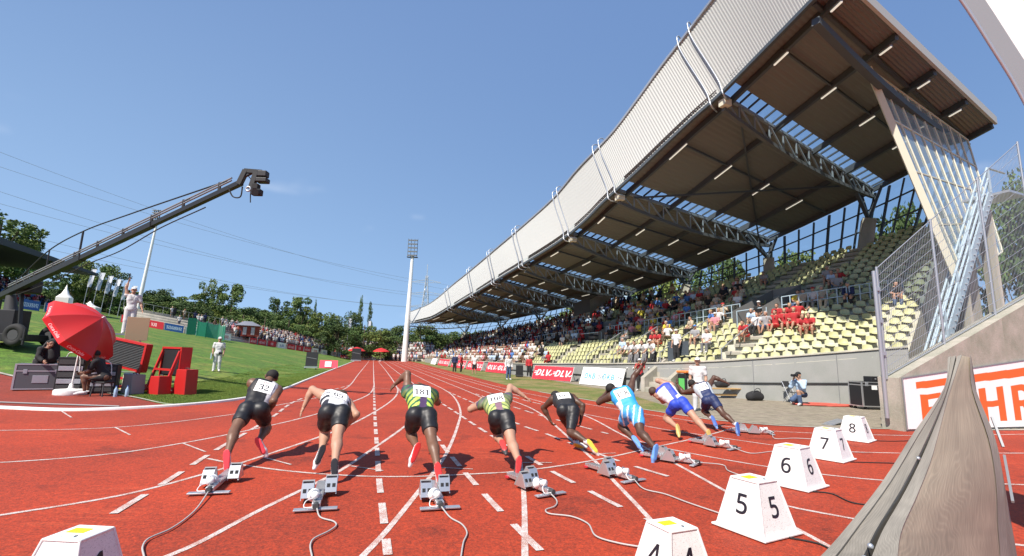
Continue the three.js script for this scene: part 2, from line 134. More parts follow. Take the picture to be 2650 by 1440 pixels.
// flat polygon on the ground, uv in metres
function flat(pts, y) {
  const s = new THREE.Shape(pts.map(([x, z]) => new THREE.Vector2(x, -z))), g = new THREE.ShapeGeometry(s), p = g.attributes.position, q = [], uv = [];
  for (let i = 0; i < p.count; i++) { q.push(p.getX(i), y, -p.getY(i)); uv.push(p.getX(i), p.getY(i)); }
  return geoFrom(q, [...g.index.array], uv);
}
const smooth = (pts, n) => new THREE.CatmullRomCurve3(pts.map(([x, z]) => V(x, 0, z)), false, 'centripetal').getPoints(n).map((p) => [p.x, p.z]);
// painted stripe along a polyline on the ground
function stripe(pts, w, y) {
  const pos = [], uv = [], idx = []; let L = 0;
  pts.forEach(([x, z], i) => {
    const a = pts[Math.max(0, i - 1)], b = pts[Math.min(pts.length - 1, i + 1)]; let dx = b[0] - a[0], dz = b[1] - a[1]; const l = Math.hypot(dx, dz) || 1; dx /= l; dz /= l;
    if (i) L += Math.hypot(x - pts[i - 1][0], z - pts[i - 1][1]);
    pos.push(x - dz * w / 2, y, z + dx * w / 2, x + dz * w / 2, y, z - dx * w / 2); uv.push(L, 0, L, w);
    if (i) { const k = i * 2; idx.push(k - 2, k - 1, k, k - 1, k + 1, k); }
  });
  const g = geoFrom(pos, idx, uv); if (g.attributes.normal.getY(0) < 0) { g.setIndex(idx.reverse()); g.computeVertexNormals(); } return g;
}
// ---------- textures ----------
function hash2(x, y, s) { let h = (x * 374761393 + y * 668265263 + s * 1442695041) | 0; h = Math.imul(h ^ (h >>> 13), 1274126177); return ((h ^ (h >>> 16)) >>> 0) / 4294967296; }
function pnoise(x, y, per, s) { const i = Math.floor(x), j = Math.floor(y), u = x - i, v = y - j, a = u * u * (3 - 2 * u), b = v * v * (3 - 2 * v), w = (n) => ((n % per) + per) % per; return lerp(lerp(hash2(w(i), w(j), s), hash2(w(i + 1), w(j), s), a), lerp(hash2(w(i), w(j + 1), s), hash2(w(i + 1), w(j + 1), s), a), b); }
function tex(n, f, srgb, repeat) {
  const d = new Uint8Array(n * n * 4);
  for (let j = 0; j < n; j++) for (let i = 0; i < n; i++) { const c = f(i / n, j / n), k = (j * n + i) * 4; d[k] = clamp(c[0]) * 255; d[k + 1] = clamp(c[1]) * 255; d[k + 2] = clamp(c[2]) * 255; d[k + 3] = 255; }
  const t = new THREE.DataTexture(d, n, n); t.wrapS = t.wrapT = THREE.RepeatWrapping; t.magFilter = t.minFilter = THREE.LinearFilter; if (srgb) t.colorSpace = THREE.SRGBColorSpace; t.repeat.set(repeat, repeat); t.needsUpdate = true; return t;
}
const fbm = (u, v, p, s) => 0.5 * pnoise(u * p, v * p, p, s) + 0.3 * pnoise(u * p * 2, v * p * 2, p * 2, s + 1) + 0.2 * pnoise(u * p * 4, v * p * 4, p * 4, s + 2);
const grainMap = (base, amt, coarse, p, rep, n = 512, s = 1) => tex(n, (u, v) => { const f = (pnoise(u * n / 2, v * n / 2, n / 2, s + 9) - 0.5) * amt, c = (fbm(u, v, p, s) - 0.5) * coarse; return base.map((x, k) => x * (1 + f + c * (k === 1 ? 0.8 : 1))); }, true, rep);
const bumpTex = (p, rep, n = 512, s = 3) => tex(n, (u, v) => { const a = fbm(u, v, p, s); return [a, a, a]; }, false, rep);
function canvasTex(w, h, draw) { const c = document.createElement('canvas'); c.width = w; c.height = h; draw(c.getContext('2d'), w, h); const t = new THREE.CanvasTexture(c); t.colorSpace = THREE.SRGBColorSpace; return t; }
// ---------- materials ----------
const std = (color, roughness = 0.7, o = {}) => new THREE.MeshStandardMaterial({ color, roughness, side: THREE.DoubleSide, ...o });
const lin = (r, g, b) => new THREE.Color().setRGB(r, g, b);
const M = {
  track: std(0xffffff, 0.85, { map: tex(2048, (u, v) => { const f = pnoise(u * 900, v * 900, 900, 10) - 0.5, f2 = pnoise(u * 340, v * 340, 340, 11) - 0.5, c = fbm(u, v, 5, 12) - 0.5, st = sst(0.66, 0.8, fbm(u, v, 14, 13)), sc = sst(0.72, 0.8, pnoise(u * 14, v * 160, 14, 14)) * sst(0.55, 0.75, fbm(u, v, 7, 15)); const k = 1 + 0.32 * f + 0.2 * f2 + 0.26 * c - 0.14 * st; return [0.61 * k + 0.05 * sc, 0.205 * k + 0.04 * sc, 0.085 * k + 0.035 * sc]; }, true, 0.105), bumpMap: bumpTex(128, 0.6), bumpScale: 0.004 }),
  trackD: std(0xffffff, 0.88, { map: grainMap([0.52, 0.195, 0.125], 0.4, 0.25, 5, 0.17, 512, 31) }),
  paint: std(0xffffff, 0.8, { map: tex(512, (u, v) => { const f = pnoise(u * 250, v * 250, 250, 5), g = pnoise(u * 120, v * 120, 120, 6), c = fbm(u, v, 8, 8); const h = f * 0.6 + g * 0.4 + (c - 0.5) * 0.5; return h > 0.575 ? [0.64, 0.42, 0.36] : [0.80, 0.785, 0.765]; }, true, 1.7) }),
  kerb: std(0xffffff, 0.6, { map: grainMap([0.9, 0.89, 0.87], 0.06, 0.1, 8, 0.5) }),
  grass: std(0xffffff, 0.95, { map: tex(1024, (u, v) => { const c = fbm(u, v, 10, 21) + 0.25 * (fbm(u, v, 3, 26) - 0.5), f = pnoise(u * 500, v * 500, 500, 22), m = pnoise(u * 90, v * 90, 90, 23); const k = 0.80 + 0.32 * (f - 0.5) + 0.22 * (m - 0.5), t = sst(0.42, 0.72, c); return [k * lerp(0.38, 0.52, t), k * lerp(0.53, 0.575, t), k * lerp(0.15, 0.225, t)]; }, true, 0.055), bumpMap: bumpTex(128, 0.35), bumpScale: 0.02 }),
  verge: std(0xffffff, 0.95, { map: tex(512, (u, v) => { const c = fbm(u, v, 9, 41), f = pnoise(u * 250, v * 250, 250, 42); const k = 0.82 + 0.3 * (f - 0.5), t = sst(0.35, 0.65, c); return [k * lerp(0.47, 0.63, t), k * lerp(0.52, 0.57, t), k * lerp(0.23, 0.36, t)]; }, true, 0.11), bumpMap: bumpTex(128, 0.35), bumpScale: 0.015 }),
  concrete: std(0xffffff, 0.85, { map: grainMap([0.64, 0.62, 0.57], 0.12, 0.28, 7, 0.3, 512, 51), bumpMap: bumpTex(64, 0.4), bumpScale: 0.004 }),
  terrace: std(0xffffff, 0.9, { map: grainMap([0.70, 0.69, 0.63], 0.1, 0.22, 7, 0.3, 512, 55) }),
  panel: std(0xffffff, 0.75, { map: grainMap([0.58, 0.585, 0.57], 0.05, 0.12, 6, 0.3, 512, 61) }),
  paving: std(lin(0.34, 0.29, 0.22), 0.9), joint: std(lin(0.20, 0.17, 0.13), 0.95),
  white: std(lin(0.8, 0.8, 0.78), 0.45), whiteGloss: new THREE.MeshPhysicalMaterial({ map: tex(512, (u, v) => { const c = fbm(u, v, 6, 81), s = sst(0.78, 0.86, pnoise(u * 40, v * 130, 40, 82)) * 0.12, d = sst(0.7, 0.9, fbm(u, v, 18, 83)) * 0.16; const k = 0.925 - 0.05 * c - s - d; return [k, k, k * 0.985]; }, true, 1), roughness: 0.4, side: THREE.DoubleSide }),
  fascia: std(lin(0.43, 0.43, 0.41), 0.55, { metalness: 0.0 }),
  deck: std(lin(0.155, 0.16, 0.148), 0.8), steelDark: std(lin(0.06, 0.075, 0.09), 0.6), steel: std(lin(0.30, 0.31, 0.32), 0.45, { metalness: 0.4 }), lattice: std(lin(0.20, 0.25, 0.29), 0.55), beam: std(lin(0.10, 0.11, 0.115), 0.7),
  galv: std(lin(0.48, 0.50, 0.53), 0.4, { metalness: 0.65 }), alu: std(lin(0.62, 0.63, 0.64), 0.32, { metalness: 0.75 }), paleBlue: std(lin(0.36, 0.46, 0.53), 0.5),
  tunnel: std(lin(0.2, 0.2, 0.195), 0.85), cream: std(lin(0.62, 0.60, 0.48), 0.55), seat: std(lin(0.48, 0.475, 0.25), 0.5), seatB: std(lin(0.54, 0.53, 0.31), 0.5), seatC: std(lin(0.44, 0.43, 0.21), 0.5),
  glassTint: new THREE.MeshPhysicalMaterial({ color: lin(0.50, 0.62, 0.68), roughness: 0.08, transmission: 0.62, thickness: 0, ior: 1.7, side: THREE.DoubleSide }),
  glass: new THREE.MeshPhysicalMaterial({ color: lin(0.86, 0.93, 0.95), roughness: 0.03, transmission: 1, thickness: 0, ior: 1.5, side: THREE.DoubleSide }),
  black: std(lin(0.014, 0.014, 0.016), 0.55), blackMatt: std(lin(0.02, 0.02, 0.022), 0.85), rubber: std(lin(0.018, 0.018, 0.018), 0.8), dark: std(lin(0.05, 0.052, 0.055), 0.7), grey: std(lin(0.25, 0.25, 0.25), 0.7),
  red: std(lin(0.48, 0.018, 0.016), 0.45), redCloth: std(lin(0.55, 0.025, 0.022), 0.6), redPink: std(lin(0.66, 0.06, 0.09), 0.6), green: std(lin(0.03, 0.27, 0.15), 0.7), orange: std(lin(0.80, 0.22, 0.05), 0.55), yellow: std(lin(0.85, 0.72, 0.02), 0.5), blue: std(lin(0.03, 0.10, 0.42), 0.6),
  lamp: std(lin(0.8, 0.8, 0.74), 0.5, { emissive: lin(1, 0.97, 0.82), emissiveIntensity: 0.4 }),
  brick: std(0xffffff, 0.9, { map: grainMap([0.55, 0.25, 0.2], 0.2, 0.25, 9, 0.5, 256, 71) }), slate: std(lin(0.20, 0.21, 0.24), 0.7),
  wood: std(lin(0.50, 0.32, 0.14), 0.6), cardboard: std(lin(0.46, 0.31, 0.19), 0.85),
  trunk: std(lin(0.10, 0.075, 0.05), 0.95),
};
// ---------- ground ----------
// the infield climbs gently away from the bend; the track and concourse are level
function hgt(x, z) { const D = -z, p = -0.965 * x - 0.262 * D, q = -0.262 * x + 0.965 * D; return 0.165 * Math.max(0, Math.min(p, 60) - 5) * sst(17, 40, q) * sst(4.5, 9, p); }
{
  const xs = [], zs = [];
  for (let x = -2000; x < -120; x += 235) xs.push(x); for (let x = -120; x <= 60; x += 1.5) xs.push(x); for (let x = 80; x <= 2000; x += 240) xs.push(x);
  for (let z = 400; z > 40; z -= 90) zs.push(z); for (let z = 40; z >= -130; z -= 1.5) zs.push(z); for (let z = -150; z >= -2600; z -= 245) zs.push(z);
  const pos = [], uv = [], idx = [], nx = xs.length;
  for (const z of zs) for (const x of xs) { pos.push(x, hgt(x, z) - 0.02, z); uv.push(x, z); }
  for (let j = 0; j < zs.length - 1; j++) for (let i = 0; i < nx - 1; i++) { const a = j * nx + i; idx.push(a, a + 1, a + nx + 1, a, a + nx + 1, a + nx); }
  const g = geoFrom(pos, idx, uv); if (g.attributes.normal.getY(0) < 0) { g.setIndex(idx.reverse()); g.computeVertexNormals(); }
  structure('ground', g, M.grass);
}
const kerbLine = smooth(SOLID.kerb, 220), rightLine = smooth(RIGHT, 160), vergeLine = smooth(VERGE, 80);
{
  const outline = [[-60, -12.2], ...kerbLine, ...rightLine.slice().reverse(), [60, -14.5], [60, 25], [-60, 25]];
  structure('running_track', flat(outline, 0.0), M.track);
  // pale red apron behind the kerb on the bend
  const edge = [[-40, -21.5], [-24, -20.6], [-20.6, -19.6], [-18.2, -18.6], [-15.5, -17.4], [-12.0, -15.6], [-9.6, -13.9], [-9.05, -13.75]], inner = [[-40, -12.25], [-24, -12.3], [-20, -12.3], [-16, -12.4], [-13.4, -12.2], [-11.4, -12.15], [-9.9, -12.5], [-9.1, -13.6]];
  const E = smooth(edge, 60), I = smooth(inner, 60);
  const apron = sheet(60, 14, (u, v) => { const i = Math.round(u * 60), x = lerp(I[i][0], E[i][0], v), z = lerp(I[i][1], E[i][1], v); return V(x, hgt(x, z) + 0.006, z); }, (u, v, p) => [p.x, p.z]);
  structure('bend_apron', apron, M.trackD);
  structure('apron_edging', sheet(60, 1, (u, v) => { const i = Math.round(u * 60), x = E[i][0], z = E[i][1] - v * 0.22 * (1 - u * 0.7); return V(x, hgt(x, z) + 0.03, z); }, (u, v, p) => [p.x, p.z]), M.concrete);
  // dry grass verge and paved concourse on the far side
  const rv = rightLine.filter(([x, z]) => z < -15.5 && z > -200);
  structure('grass_verge', flat([...rv, ...vergeLine.slice().reverse()], 0.004), M.verge);
  structure('concourse', flat([...vergeLine.filter(([x, z]) => z > -185), [-6, -185], [30, -80], [40, -14], ...rightLine.filter(([x, z]) => z > -15.5 && x > 4 && x < 30).reverse().sort((a, b) => b[0] - a[0])], 0.0), M.joint);
  structure('concourse_edging', stripe(rightLine.filter(([x, z]) => z > -24), 0.16, 0.012), M.concrete);
}
// the brick paving of the concourse, block by block near the start
{
  const inside = (x, z) => { let r = 1e9; for (const [a, b] of rightLine) r = Math.min(r, (a - x) ** 2 + (b - z) ** 2); if (r < 0.05) return false; let best = null, bd = 1e9; for (let i = 0; i < rightLine.length; i++) { const d = (rightLine[i][0] - x) ** 2 + (rightLine[i][1] - z) ** 2; if (d < bd) { bd = d; best = i; } } const a = rightLine[Math.max(0, best - 1)], b = rightLine[Math.min(rightLine.length - 1, best + 1)]; if ((b[0] - a[0]) * (z - a[1]) - (b[1] - a[1]) * (x - a[0]) < 0) return false; return true; };
  const spots = [];
  const vl = vergeLine.filter(([x, z]) => z > -60);
  for (let z = -12; z > -40; z -= 0.105) for (let x = 2; x < 17; x += 0.21) {
    const xx = x + (Math.round(z / 0.105) % 2) * 0.105; if (!inside(xx, z)) continue;
    let bd = 1e9, bi = 0; vl.forEach((p, i) => { const d = (p[0] - xx) ** 2 + (p[1] - z) ** 2; if (d < bd) { bd = d; bi = i; } });
    const a = vl[Math.max(0, bi - 1)], b = vl[Math.min(vl.length - 1, bi + 1)]; if (z < -15.5 && (b[0] - a[0]) * (z - a[1]) - (b[1] - a[1]) * (xx - a[0]) < 0) continue;
    spots.push([xx, z]);
  }
  const pav = finish(new THREE.InstancedMesh(new THREE.BoxGeometry(0.198, 0.012, 0.096), std(0xffffff, 0.9), spots.length)); pav.name = 'paving_blocks'; pav.userData = { kind: 'stuff', label: 'tan brick paving blocks laid on the concourse below the stand', category: 'paving' };
  const m = new THREE.Matrix4(), c = new THREE.Color(); reseed(11);
  spots.forEach(([x, z], i) => { m.makeRotationY(rnd(-0.02, 0.02)).setPosition(x, 0.006 + rnd(-0.0015, 0.0015), z); pav.setMatrixAt(i, m); const k = rnd(0.75, 1.12); c.setRGB(0.29 * k, 0.25 * k * rnd(0.96, 1.03), 0.185 * k); pav.setColorAt(i, c); });
  scene.add(pav);
}
// raised white kerb along the inside of the bend and the straight
{
  const prof = [[-0.06, 0], [-0.055, 0.045], [-0.035, 0.065], [0.035, 0.065], [0.055, 0.045], [0.06, 0]], n = kerbLine.length - 1;
  structure('kerb', sheet(n, prof.length - 1, (u, v) => { const i = Math.round(u * n), a = kerbLine[Math.max(0, i - 1)], b = kerbLine[Math.min(n, i + 1)], l = Math.hypot(b[0] - a[0], b[1] - a[1]), [o, y] = prof[Math.round(v * (prof.length - 1))]; return V(kerbLine[i][0] - (b[1] - a[1]) / l * o, y, kerbLine[i][1] + (b[0] - a[0]) / l * o); }, (u, v, p) => [p.x, p.z]), M.kerb);
}
// painted lines
{
  const lines = structure('lane_markings', [stripe(smooth(SOLID.L1, 260), 0.055, 0.004)], M.paint);
  for (const k of Object.keys(SOLID)) if (k !== 'kerb' && k !== 'L1') part('lane_line', stripe(smooth(SOLID[k], 260), k === 'start' ? 0.05 : 0.058, k === 'start' ? 0.006 : 0.004), M.paint, lines);
  for (const k of Object.keys(DASH)) {
    const c = new THREE.CatmullRomCurve3(DASH[k].map(([x, z]) => V(x, 0, z)), false, 'centripetal'), L = c.getLength();
    for (let s = 0.05; s < L - 0.2; s += 1.06) { const pts = []; for (let i = 0; i <= 4; i++) { const p = c.getPointAt(Math.min(1, (s + 0.66 * i / 4) / L)); pts.push([p.x, p.z]); } part('dash_mark', stripe(pts, 0.075, 0.008), M.paint, lines); }
  }
  TICK.forEach((t) => part('tick_mark', stripe([t[0], t[1]], 0.035, 0.0075), M.paint, lines));
}

// tufts of grass along the inside of the kerb
{
  const g = (() => { const pos = []; reseed(31); for (let i = 0; i < 5; i++) { const a = rnd(0, 6.28), x = rnd(-0.05, 0.05), z = rnd(-0.05, 0.05), w = 0.006, h = rnd(0.03, 0.06), l = rnd(0.01, 0.03); pos.push(x - Math.cos(a) * w, 0, z - Math.sin(a) * w, x + Math.cos(a) * w, 0, z + Math.sin(a) * w, x - Math.sin(a) * l, h, z + Math.cos(a) * l); } return geoFrom(pos, null); })();
  const spots = []; reseed(33); const kl = kerbLine.filter(([x, z]) => z > -45);
  for (let i = 0; i < 60000; i++) { const k = Math.floor(rnd(0, kl.length - 1.001)), t = rnd(), x0 = lerp(kl[k][0], kl[k + 1][0], t), z0 = lerp(kl[k][1], kl[k + 1][1], t), off = 0.08 + Math.pow(rnd(), 1.6) * 7; const x = x0 - off * 0.75, z = z0 - off * 0.66; if (z > -13.9 || x > x0 - 0.05) continue; if (x < -9.3 && z > -14.2 - (-9.6 - x) * 0.62) continue; spots.push([x, z]); }
  const im = finish(new THREE.InstancedMesh(g, std(0xffffff, 0.9), spots.length)); im.name = 'grass_tufts'; im.userData = { kind: 'stuff', label: 'short grass tufts on the infield along the kerb', category: 'grass' };
  const m = new THREE.Matrix4(), c = new THREE.Color(); spots.forEach(([x, z], i) => { m.makeRotationY(rnd(0, 6.28)).setPosition(x, hgt(x, z) - 0.02, z); im.setMatrixAt(i, m); const k = rnd(0.7, 1.3), w = rnd(); c.setRGB(lerp(0.10, 0.2, w) * k, lerp(0.2, 0.23, w) * k, 0.035 * k); im.setColorAt(i, c); }); scene.add(im);
}
// ---------- grandstand ----------
const KEYS = ['W', 'B', 'RB'], STN = STAND.length - 1;
const curveOf = {}; for (const k of KEYS) curveOf[k] = STAND.map((s) => V3(s[k])); curveOf.RF = ROOF_FRONT.map(V3); curveOf.FT = FASCIA_TOP.map(V3);
function S(key, s) {   // point of the section at station s (0 near end, 8 far end)
  const P = curveOf[key], N = P.length - 1; if (N > STN) s *= 4;   // the roof edges are surveyed at quarter stations
  if (s <= 0) return P[0].clone().add(P[0].clone().sub(P[1]).multiplyScalar(-s));
  const i = Math.min(N - 1, Math.floor(s)), t = s - i, a = P[Math.max(0, i - 1)], b = P[i], c = P[i + 1], d = P[Math.min(N, i + 2)];
  const f = (k) => 0.5 * (2 * b[k] + (c[k] - a[k]) * t + (2 * a[k] - 5 * b[k] + 4 * c[k] - d[k]) * t * t + (-a[k] + 3 * b[k] - 3 * c[k] + d[k]) * t * t * t);
  return V(f('x'), f('y'), f('z'));
}
const ROWS = 20;
const terr = (s, t) => { const w = S('W', s), b = S('B', s); return w.lerp(b, t); };   // sloping line of the terrace
const rowY = (s, j) => lerp(S('W', s).y, S('B', s).y, Math.max(0, j) / (ROWS - 1)) - 0.35 * (1 - j / ROWS);
const rowPt = (s, j, f = 0.5) => { const p = terr(s, (j + f) / ROWS); p.y = rowY(s, j); return p; };
const roofPt = (s, t) => S('RF', s).lerp(S('RB', s), t);
const stand = thing('grandstand', 'long roofed grandstand with yellow-green seats and white corrugated fascia', 'grandstand');
{
  const s0 = -0.12, s1 = 8, NS = 90, sAt = (u) => { const v = u * u * 0.35 + u * 0.65; return lerp(s0, s1, v); };
  // front wall, panel by panel, with coping and a dark service rail
  let s = s0, k = 0; const pan = M.panel;
  const wallStep = (a) => { const p = S('W', a), q = S('W', a + 0.01); return 0.01 * 3.0 / Math.hypot(q.x - p.x, q.z - p.z); };
  const inward = (a) => { const p = S('W', a), q = S('W', a + 0.01), l = Math.hypot(q.x - p.x, q.z - p.z); return V(-(q.z - p.z) / l, 0, (q.x - p.x) / l); };   // away from the track
  while (s < s1 - 0.01) {
    const e = Math.min(s1, s + wallStep(s)), g = 0.004 / 3 * (e - s);
    const f = (u, y0, y1, off) => { const a = lerp(s + g * 2, e - g * 2, u), p = S('W', a), n = inward(a); return [p.clone().addScaledVector(n, off).setY(y0), p.clone().addScaledVector(n, off).setY(y1 + p.y)]; };
    part('wall_panel', [sheet(4, 1, (u, v) => f(u, 0, -0.06, 0)[v < 0.5 ? 0 : 1], (u, v) => [u * 3 + k * 3.7, v * 1.6])], pan, stand); k++;
    part('coping', [sheet(4, 3, (u, v) => { const i = Math.round(v * 3), a = lerp(s, e, u), p = S('W', a), n = inward(a); return p.addScaledVector(n, [-0.06, -0.06, 0.35, 0.35][i]).add(V(0, [-0.07, 0.0, 0.0, -0.07][i], 0)); }, (u, v) => [u * 3, v * 0.5])], M.concrete, stand);
    if (s < 4) part('joint_strip', bar(S('W', s + g).setY(0).addScaledVector(inward(s), 0.004), S('W', s + g).addScaledVector(inward(s), 0.004).add(V(0, -0.07, 0)), 0.03, 0.02), M.steel, stand);
    s = e;
  }
  part('backing_wall', sheet(NS, 1, (u, v) => { const a = sAt(u), p = S('W', a).addScaledVector(inward(a), 0.03); return v ? p.add(V(0, -0.07, 0)) : p.setY(0); }), M.dark, stand);
  part('service_pipe', tube(Array.from({ length: 40 }, (_, i) => { const a = lerp(-0.1, 5, i / 39), p = S('W', a).addScaledVector(inward(a), -0.05); p.y = p.y * 0.40; return p; }), 0.03, 6, 120), M.dark, stand);
  // the terrace, step by step
  const stepRun = (a0, a1, j) => part('step', sheet(Math.max(3, Math.round((a1 - a0) * 12)), 2, (u, v) => { const n = a1 - a0 > 7 ? sAt(u) : lerp(a0, a1, u), i = Math.round(v * 2), p = terr(n, (i < 2 ? j : j + 1) / ROWS); p.y = i === 0 ? rowY(n, j - 1) : rowY(n, j); return p; }, (u, v, p) => [p.x, p.z + v]), M.terrace, stand);
  const TUN = [[1.09, 1.35, 6, 11], [3.22, 3.58, 6, 11]];
  for (let j = 0; j < ROWS; j++) { let a = s0; for (const [t0, t1, j0, j1] of TUN) if (j >= j0 && j < j1) { stepRun(a, t0, j); a = t1; } stepRun(a, s1, j); }
  part('terrace_end', sheet(1, 12, (u, v) => { const p = terr(s0, v); p.y = u ? rowY(s0, v * (ROWS - 1)) + 0.05 : 0; return p; }, (u, v, p) => [p.z, p.y]), M.concrete, stand);
  part('rear_wall', sheet(NS, 1, (u, v) => { const p = S('B', sAt(u)); return v ? p : p.setY(0); }, (u, v, p) => [p.x, p.y]), M.concrete, stand);
  // seats
  const seatGeo = (() => {
    const pr = [[0.20, 0.25], [0.21, 0.29], [0.02, 0.28], [-0.15, 0.30], [-0.195, 0.42], [-0.225, 0.58]];
    return sheet(4, 5, (u, v) => { const x = (u - 0.5), [z, y] = pr[Math.round(v * 5)], e = Math.pow(Math.abs(x) * 2, 2.2); return V(x * 0.39 * (v > 0.95 ? 0.9 : 1), y + (v < 0.55 ? e * 0.03 : -e * (v > 0.95 ? 0.04 : 0)), z + (v > 0.55 ? e * 0.05 : 0)); });
  })();
  const aisles = [1.02, 1.55, 2.15, 2.75, 3.5, 4.25, 5, 5.8, 6.6, 7.3];
  const seats = []; const tmp = new THREE.Matrix4(); reseed(21);
  const taken = (a, j) => (a > 1.08 && a < 1.36 && j >= 6 && j <= 10) || (a > 3.2 && a < 3.6 && j >= 6 && j <= 10) || (a > 4.1 && a < 4.6 && j > 15);
  for (let j = 0; j < ROWS; j++) {
    let a = -0.06;
    while (a < 7.95) {
      const p = rowPt(a, j, 0.62), q = rowPt(a + 0.01, j, 0.62), l = Math.hypot(q.x - p.x, q.z - p.z), da = 0.01 * 0.5 / l;
      if (!aisles.some((b) => Math.abs(b - a) < da * 1.2) && !taken(a, j)) seats.push({ a, j, p, ry: Math.atan2(-(q.z - p.z), (q.x - p.x)) + Math.PI, d: p.length() });
      a += da;
    }
  }
  seats.sort((x, y) => x.d - y.d);
  const mats = [M.seat, M.seatB, M.seatC];
  seats.slice(0, 300).forEach((t) => { const m = part('seat', seatGeo, pick(mats), stand); m.position.copy(t.p); m.rotation.y = t.ry + rnd(-0.03, 0.03); });
  const rest = seats.slice(300), im = finish(new THREE.InstancedMesh(seatGeo, std(0xffffff, 0.5), rest.length)); im.name = 'seat_rows'; im.userData.kind = 'stuff'; stand.add(im);
  const c = new THREE.Color();
  rest.forEach((t, i) => { tmp.makeRotationY(t.ry).setPosition(t.p); im.setMatrixAt(i, tmp); const k = rnd(0.85, 1.12); c.setRGB(0.48 * k, 0.475 * k, 0.25 * k); im.setColorAt(i, c); });
  stand.userData.rows = undefined; delete stand.userData.rows;
  // roof deck, bay by bay: trapezoid sheeting with a glazed strip beside every truss
  const wave = (i) => [0, 0.035, 0.035, 0][i % 4];
  const corr = (a, b, n, rows, f) => { const nx = n * 4; return sheet(nx, rows, (u, v) => f(lerp(a, b, u), v, wave(Math.round(u * nx)))); };
  for (let b = -1; b < STN; b++) {
    const a0 = b < 0 ? -0.24 : b + 0.02, a1 = b < 0 ? 0.02 : b + 1 - 0.12, L = roofPt(a0, 0.5).distanceTo(roofPt(a1, 0.5)), n = Math.max(8, Math.round(L / 0.3));
    part('roof_panel', corr(a0, a1, n, 4, (s, t, w) => roofPt(s, t).add(V(0, 0.30 + w, 0))), M.deck, stand);
    part('roof_skin', sheet(10, 2, (u, v) => roofPt(lerp(a0, a1, u), v).add(V(0, 0.46, 0))), M.steel, stand);
    const f0 = b < 0 ? -0.06 : b, Lf = S('RF', f0).distanceTo(S('RF', b + 1)), nf = Math.round(Lf / 0.15);
    part('fascia_panel', corr(f0, b + 1, Math.max(4, nf), 2, (s, t, w) => { const p = S('RF', s).lerp(S('FT', s), t), o = inward(s); return p.addScaledVector(o, w * 0.8); }), M.fascia, stand);
    const cap = []; for (let i = 0; i < 12; i++) cap.push(bar(S('FT', lerp(f0, b + 1, i / 12)), S('FT', lerp(f0, b + 1, (i + 1) / 12)), 0.22, 0.14)); part('fascia_cap', cap, M.galv, stand);
    const low = []; for (let i = 0; i < 12; i++) low.push(bar(S('RF', lerp(f0, b + 1, i / 12)), S('RF', lerp(f0, b + 1, (i + 1) / 12)), 0.16, 0.16)); part('fascia_trim', low, M.steelDark, stand);
    if (b < 0) continue;
    // glazed strip: glass and closely set bars
    part('roof_glass', sheet(1, 8, (u, v) => roofPt(b + 1 - 0.12 + 0.12 * u, v).add(V(0, 0.42, 0))), M.glass, stand);
    const bars = []; for (let i = 0; i <= 22; i++) bars.push(bar(roofPt(b + 1 - 0.12, 0.02 + i / 23).add(V(0, 0.36, 0)), roofPt(b + 1, 0.02 + i / 23).add(V(0, 0.36, 0)), 0.06, 0.1)); part('glazing_bars', bars, M.steelDark, stand);
  }
  // roof end trim at the near gable
  part('gable_trim', [0, 1, 2, 3, 4, 5].map((i) => bar(roofPt(-0.24, i / 6).add(V(0, 0.42, 0)), roofPt(-0.24, (i + 1) / 6).add(V(0, 0.42, 0)), 0.12, 0.42)), M.fascia, stand);
  // purlins and lamps
  for (let b = -1; b < STN; b++) for (const t of [0.06, 0.30, 0.53, 0.76, 0.985]) {
    const a0 = b < 0 ? -0.22 : b, a1 = b < 0 ? 0 : b + 1;
    part('purlin', [0, 1, 2].map((i) => bar(roofPt(lerp(a0, a1, i / 3), t).add(V(0, 0.14, 0)), roofPt(lerp(a0, a1, (i + 1) / 3), t).add(V(0, 0.14, 0)), 0.16, 0.3)), M.steelDark, stand);
    if (t < 0.95) { const m = b < 0 ? -0.12 : b + 0.47, h = b < 0 ? 0.05 : 0.075; const l = part('lamp_fitting', bar(roofPt(m - h, t).add(V(0, -0.06, 0)), roofPt(m + h, t).add(V(0, -0.06, 0)), 0.1, 0.08), M.galv, stand); part('fluorescent_tube', bar(roofPt(m - h, t).add(V(0, -0.12, 0)), roofPt(m + h, t).add(V(0, -0.12, 0)), 0.07, 0.04), M.lamp, l); }
  }
  for (let b = 0; b < STN; b++) part('cross_brace', [bar(roofPt(b + 0.43, 0.05).add(V(0, 0.1, 0)), roofPt(b + 0.43, 0.97).add(V(0, 0.1, 0)), 0.08, 0.12)], M.steelDark, stand);
  part('cross_brace', [bar(roofPt(2, 0.1).add(V(0, 0.05, 0)), roofPt(1, 0.9).add(V(0, 0.05, 0)), 0.1), bar(roofPt(1, 0.1).add(V(0, 0.05, 0)), roofPt(2, 0.9).add(V(0, 0.05, 0)), 0.1)], M.steelDark, stand);
  // trusses and rear columns
  for (let k = 0; k <= STN; k++) {
    const T = (t, y) => roofPt(k, t).add(V(0, y, 0)), dep = (t) => -0.25 - 0.75 * Math.sin(Math.PI * clamp(t * 0.85 + 0.12));
    const segs = 12, ch = [], web = [];
    for (let i = 0; i < segs; i++) { const t0 = 0.02 + 0.96 * i / segs, t1 = 0.02 + 0.96 * (i + 1) / segs; ch.push(bar(T(t0, dep(t0)), T(t1, dep(t1)), k ? 0.2 : 0.28, k ? 0.2 : 0.3)); web.push(bar(T(t0, 0.2), T(t1, 0.2), 0.14, 0.14)); if (k) { web.push(bar(T(t0, 0.2), T(t1, dep(t1)), 0.08), bar(T(t1, 0.2), T(t1, dep(t1)), 0.07)); } }
    const tr = part('truss', ch, k ? M.beam : M.steelDark, stand); part('lattice', web, k ? M.lattice : M.steelDark, tr);
    if (k === 0) continue;
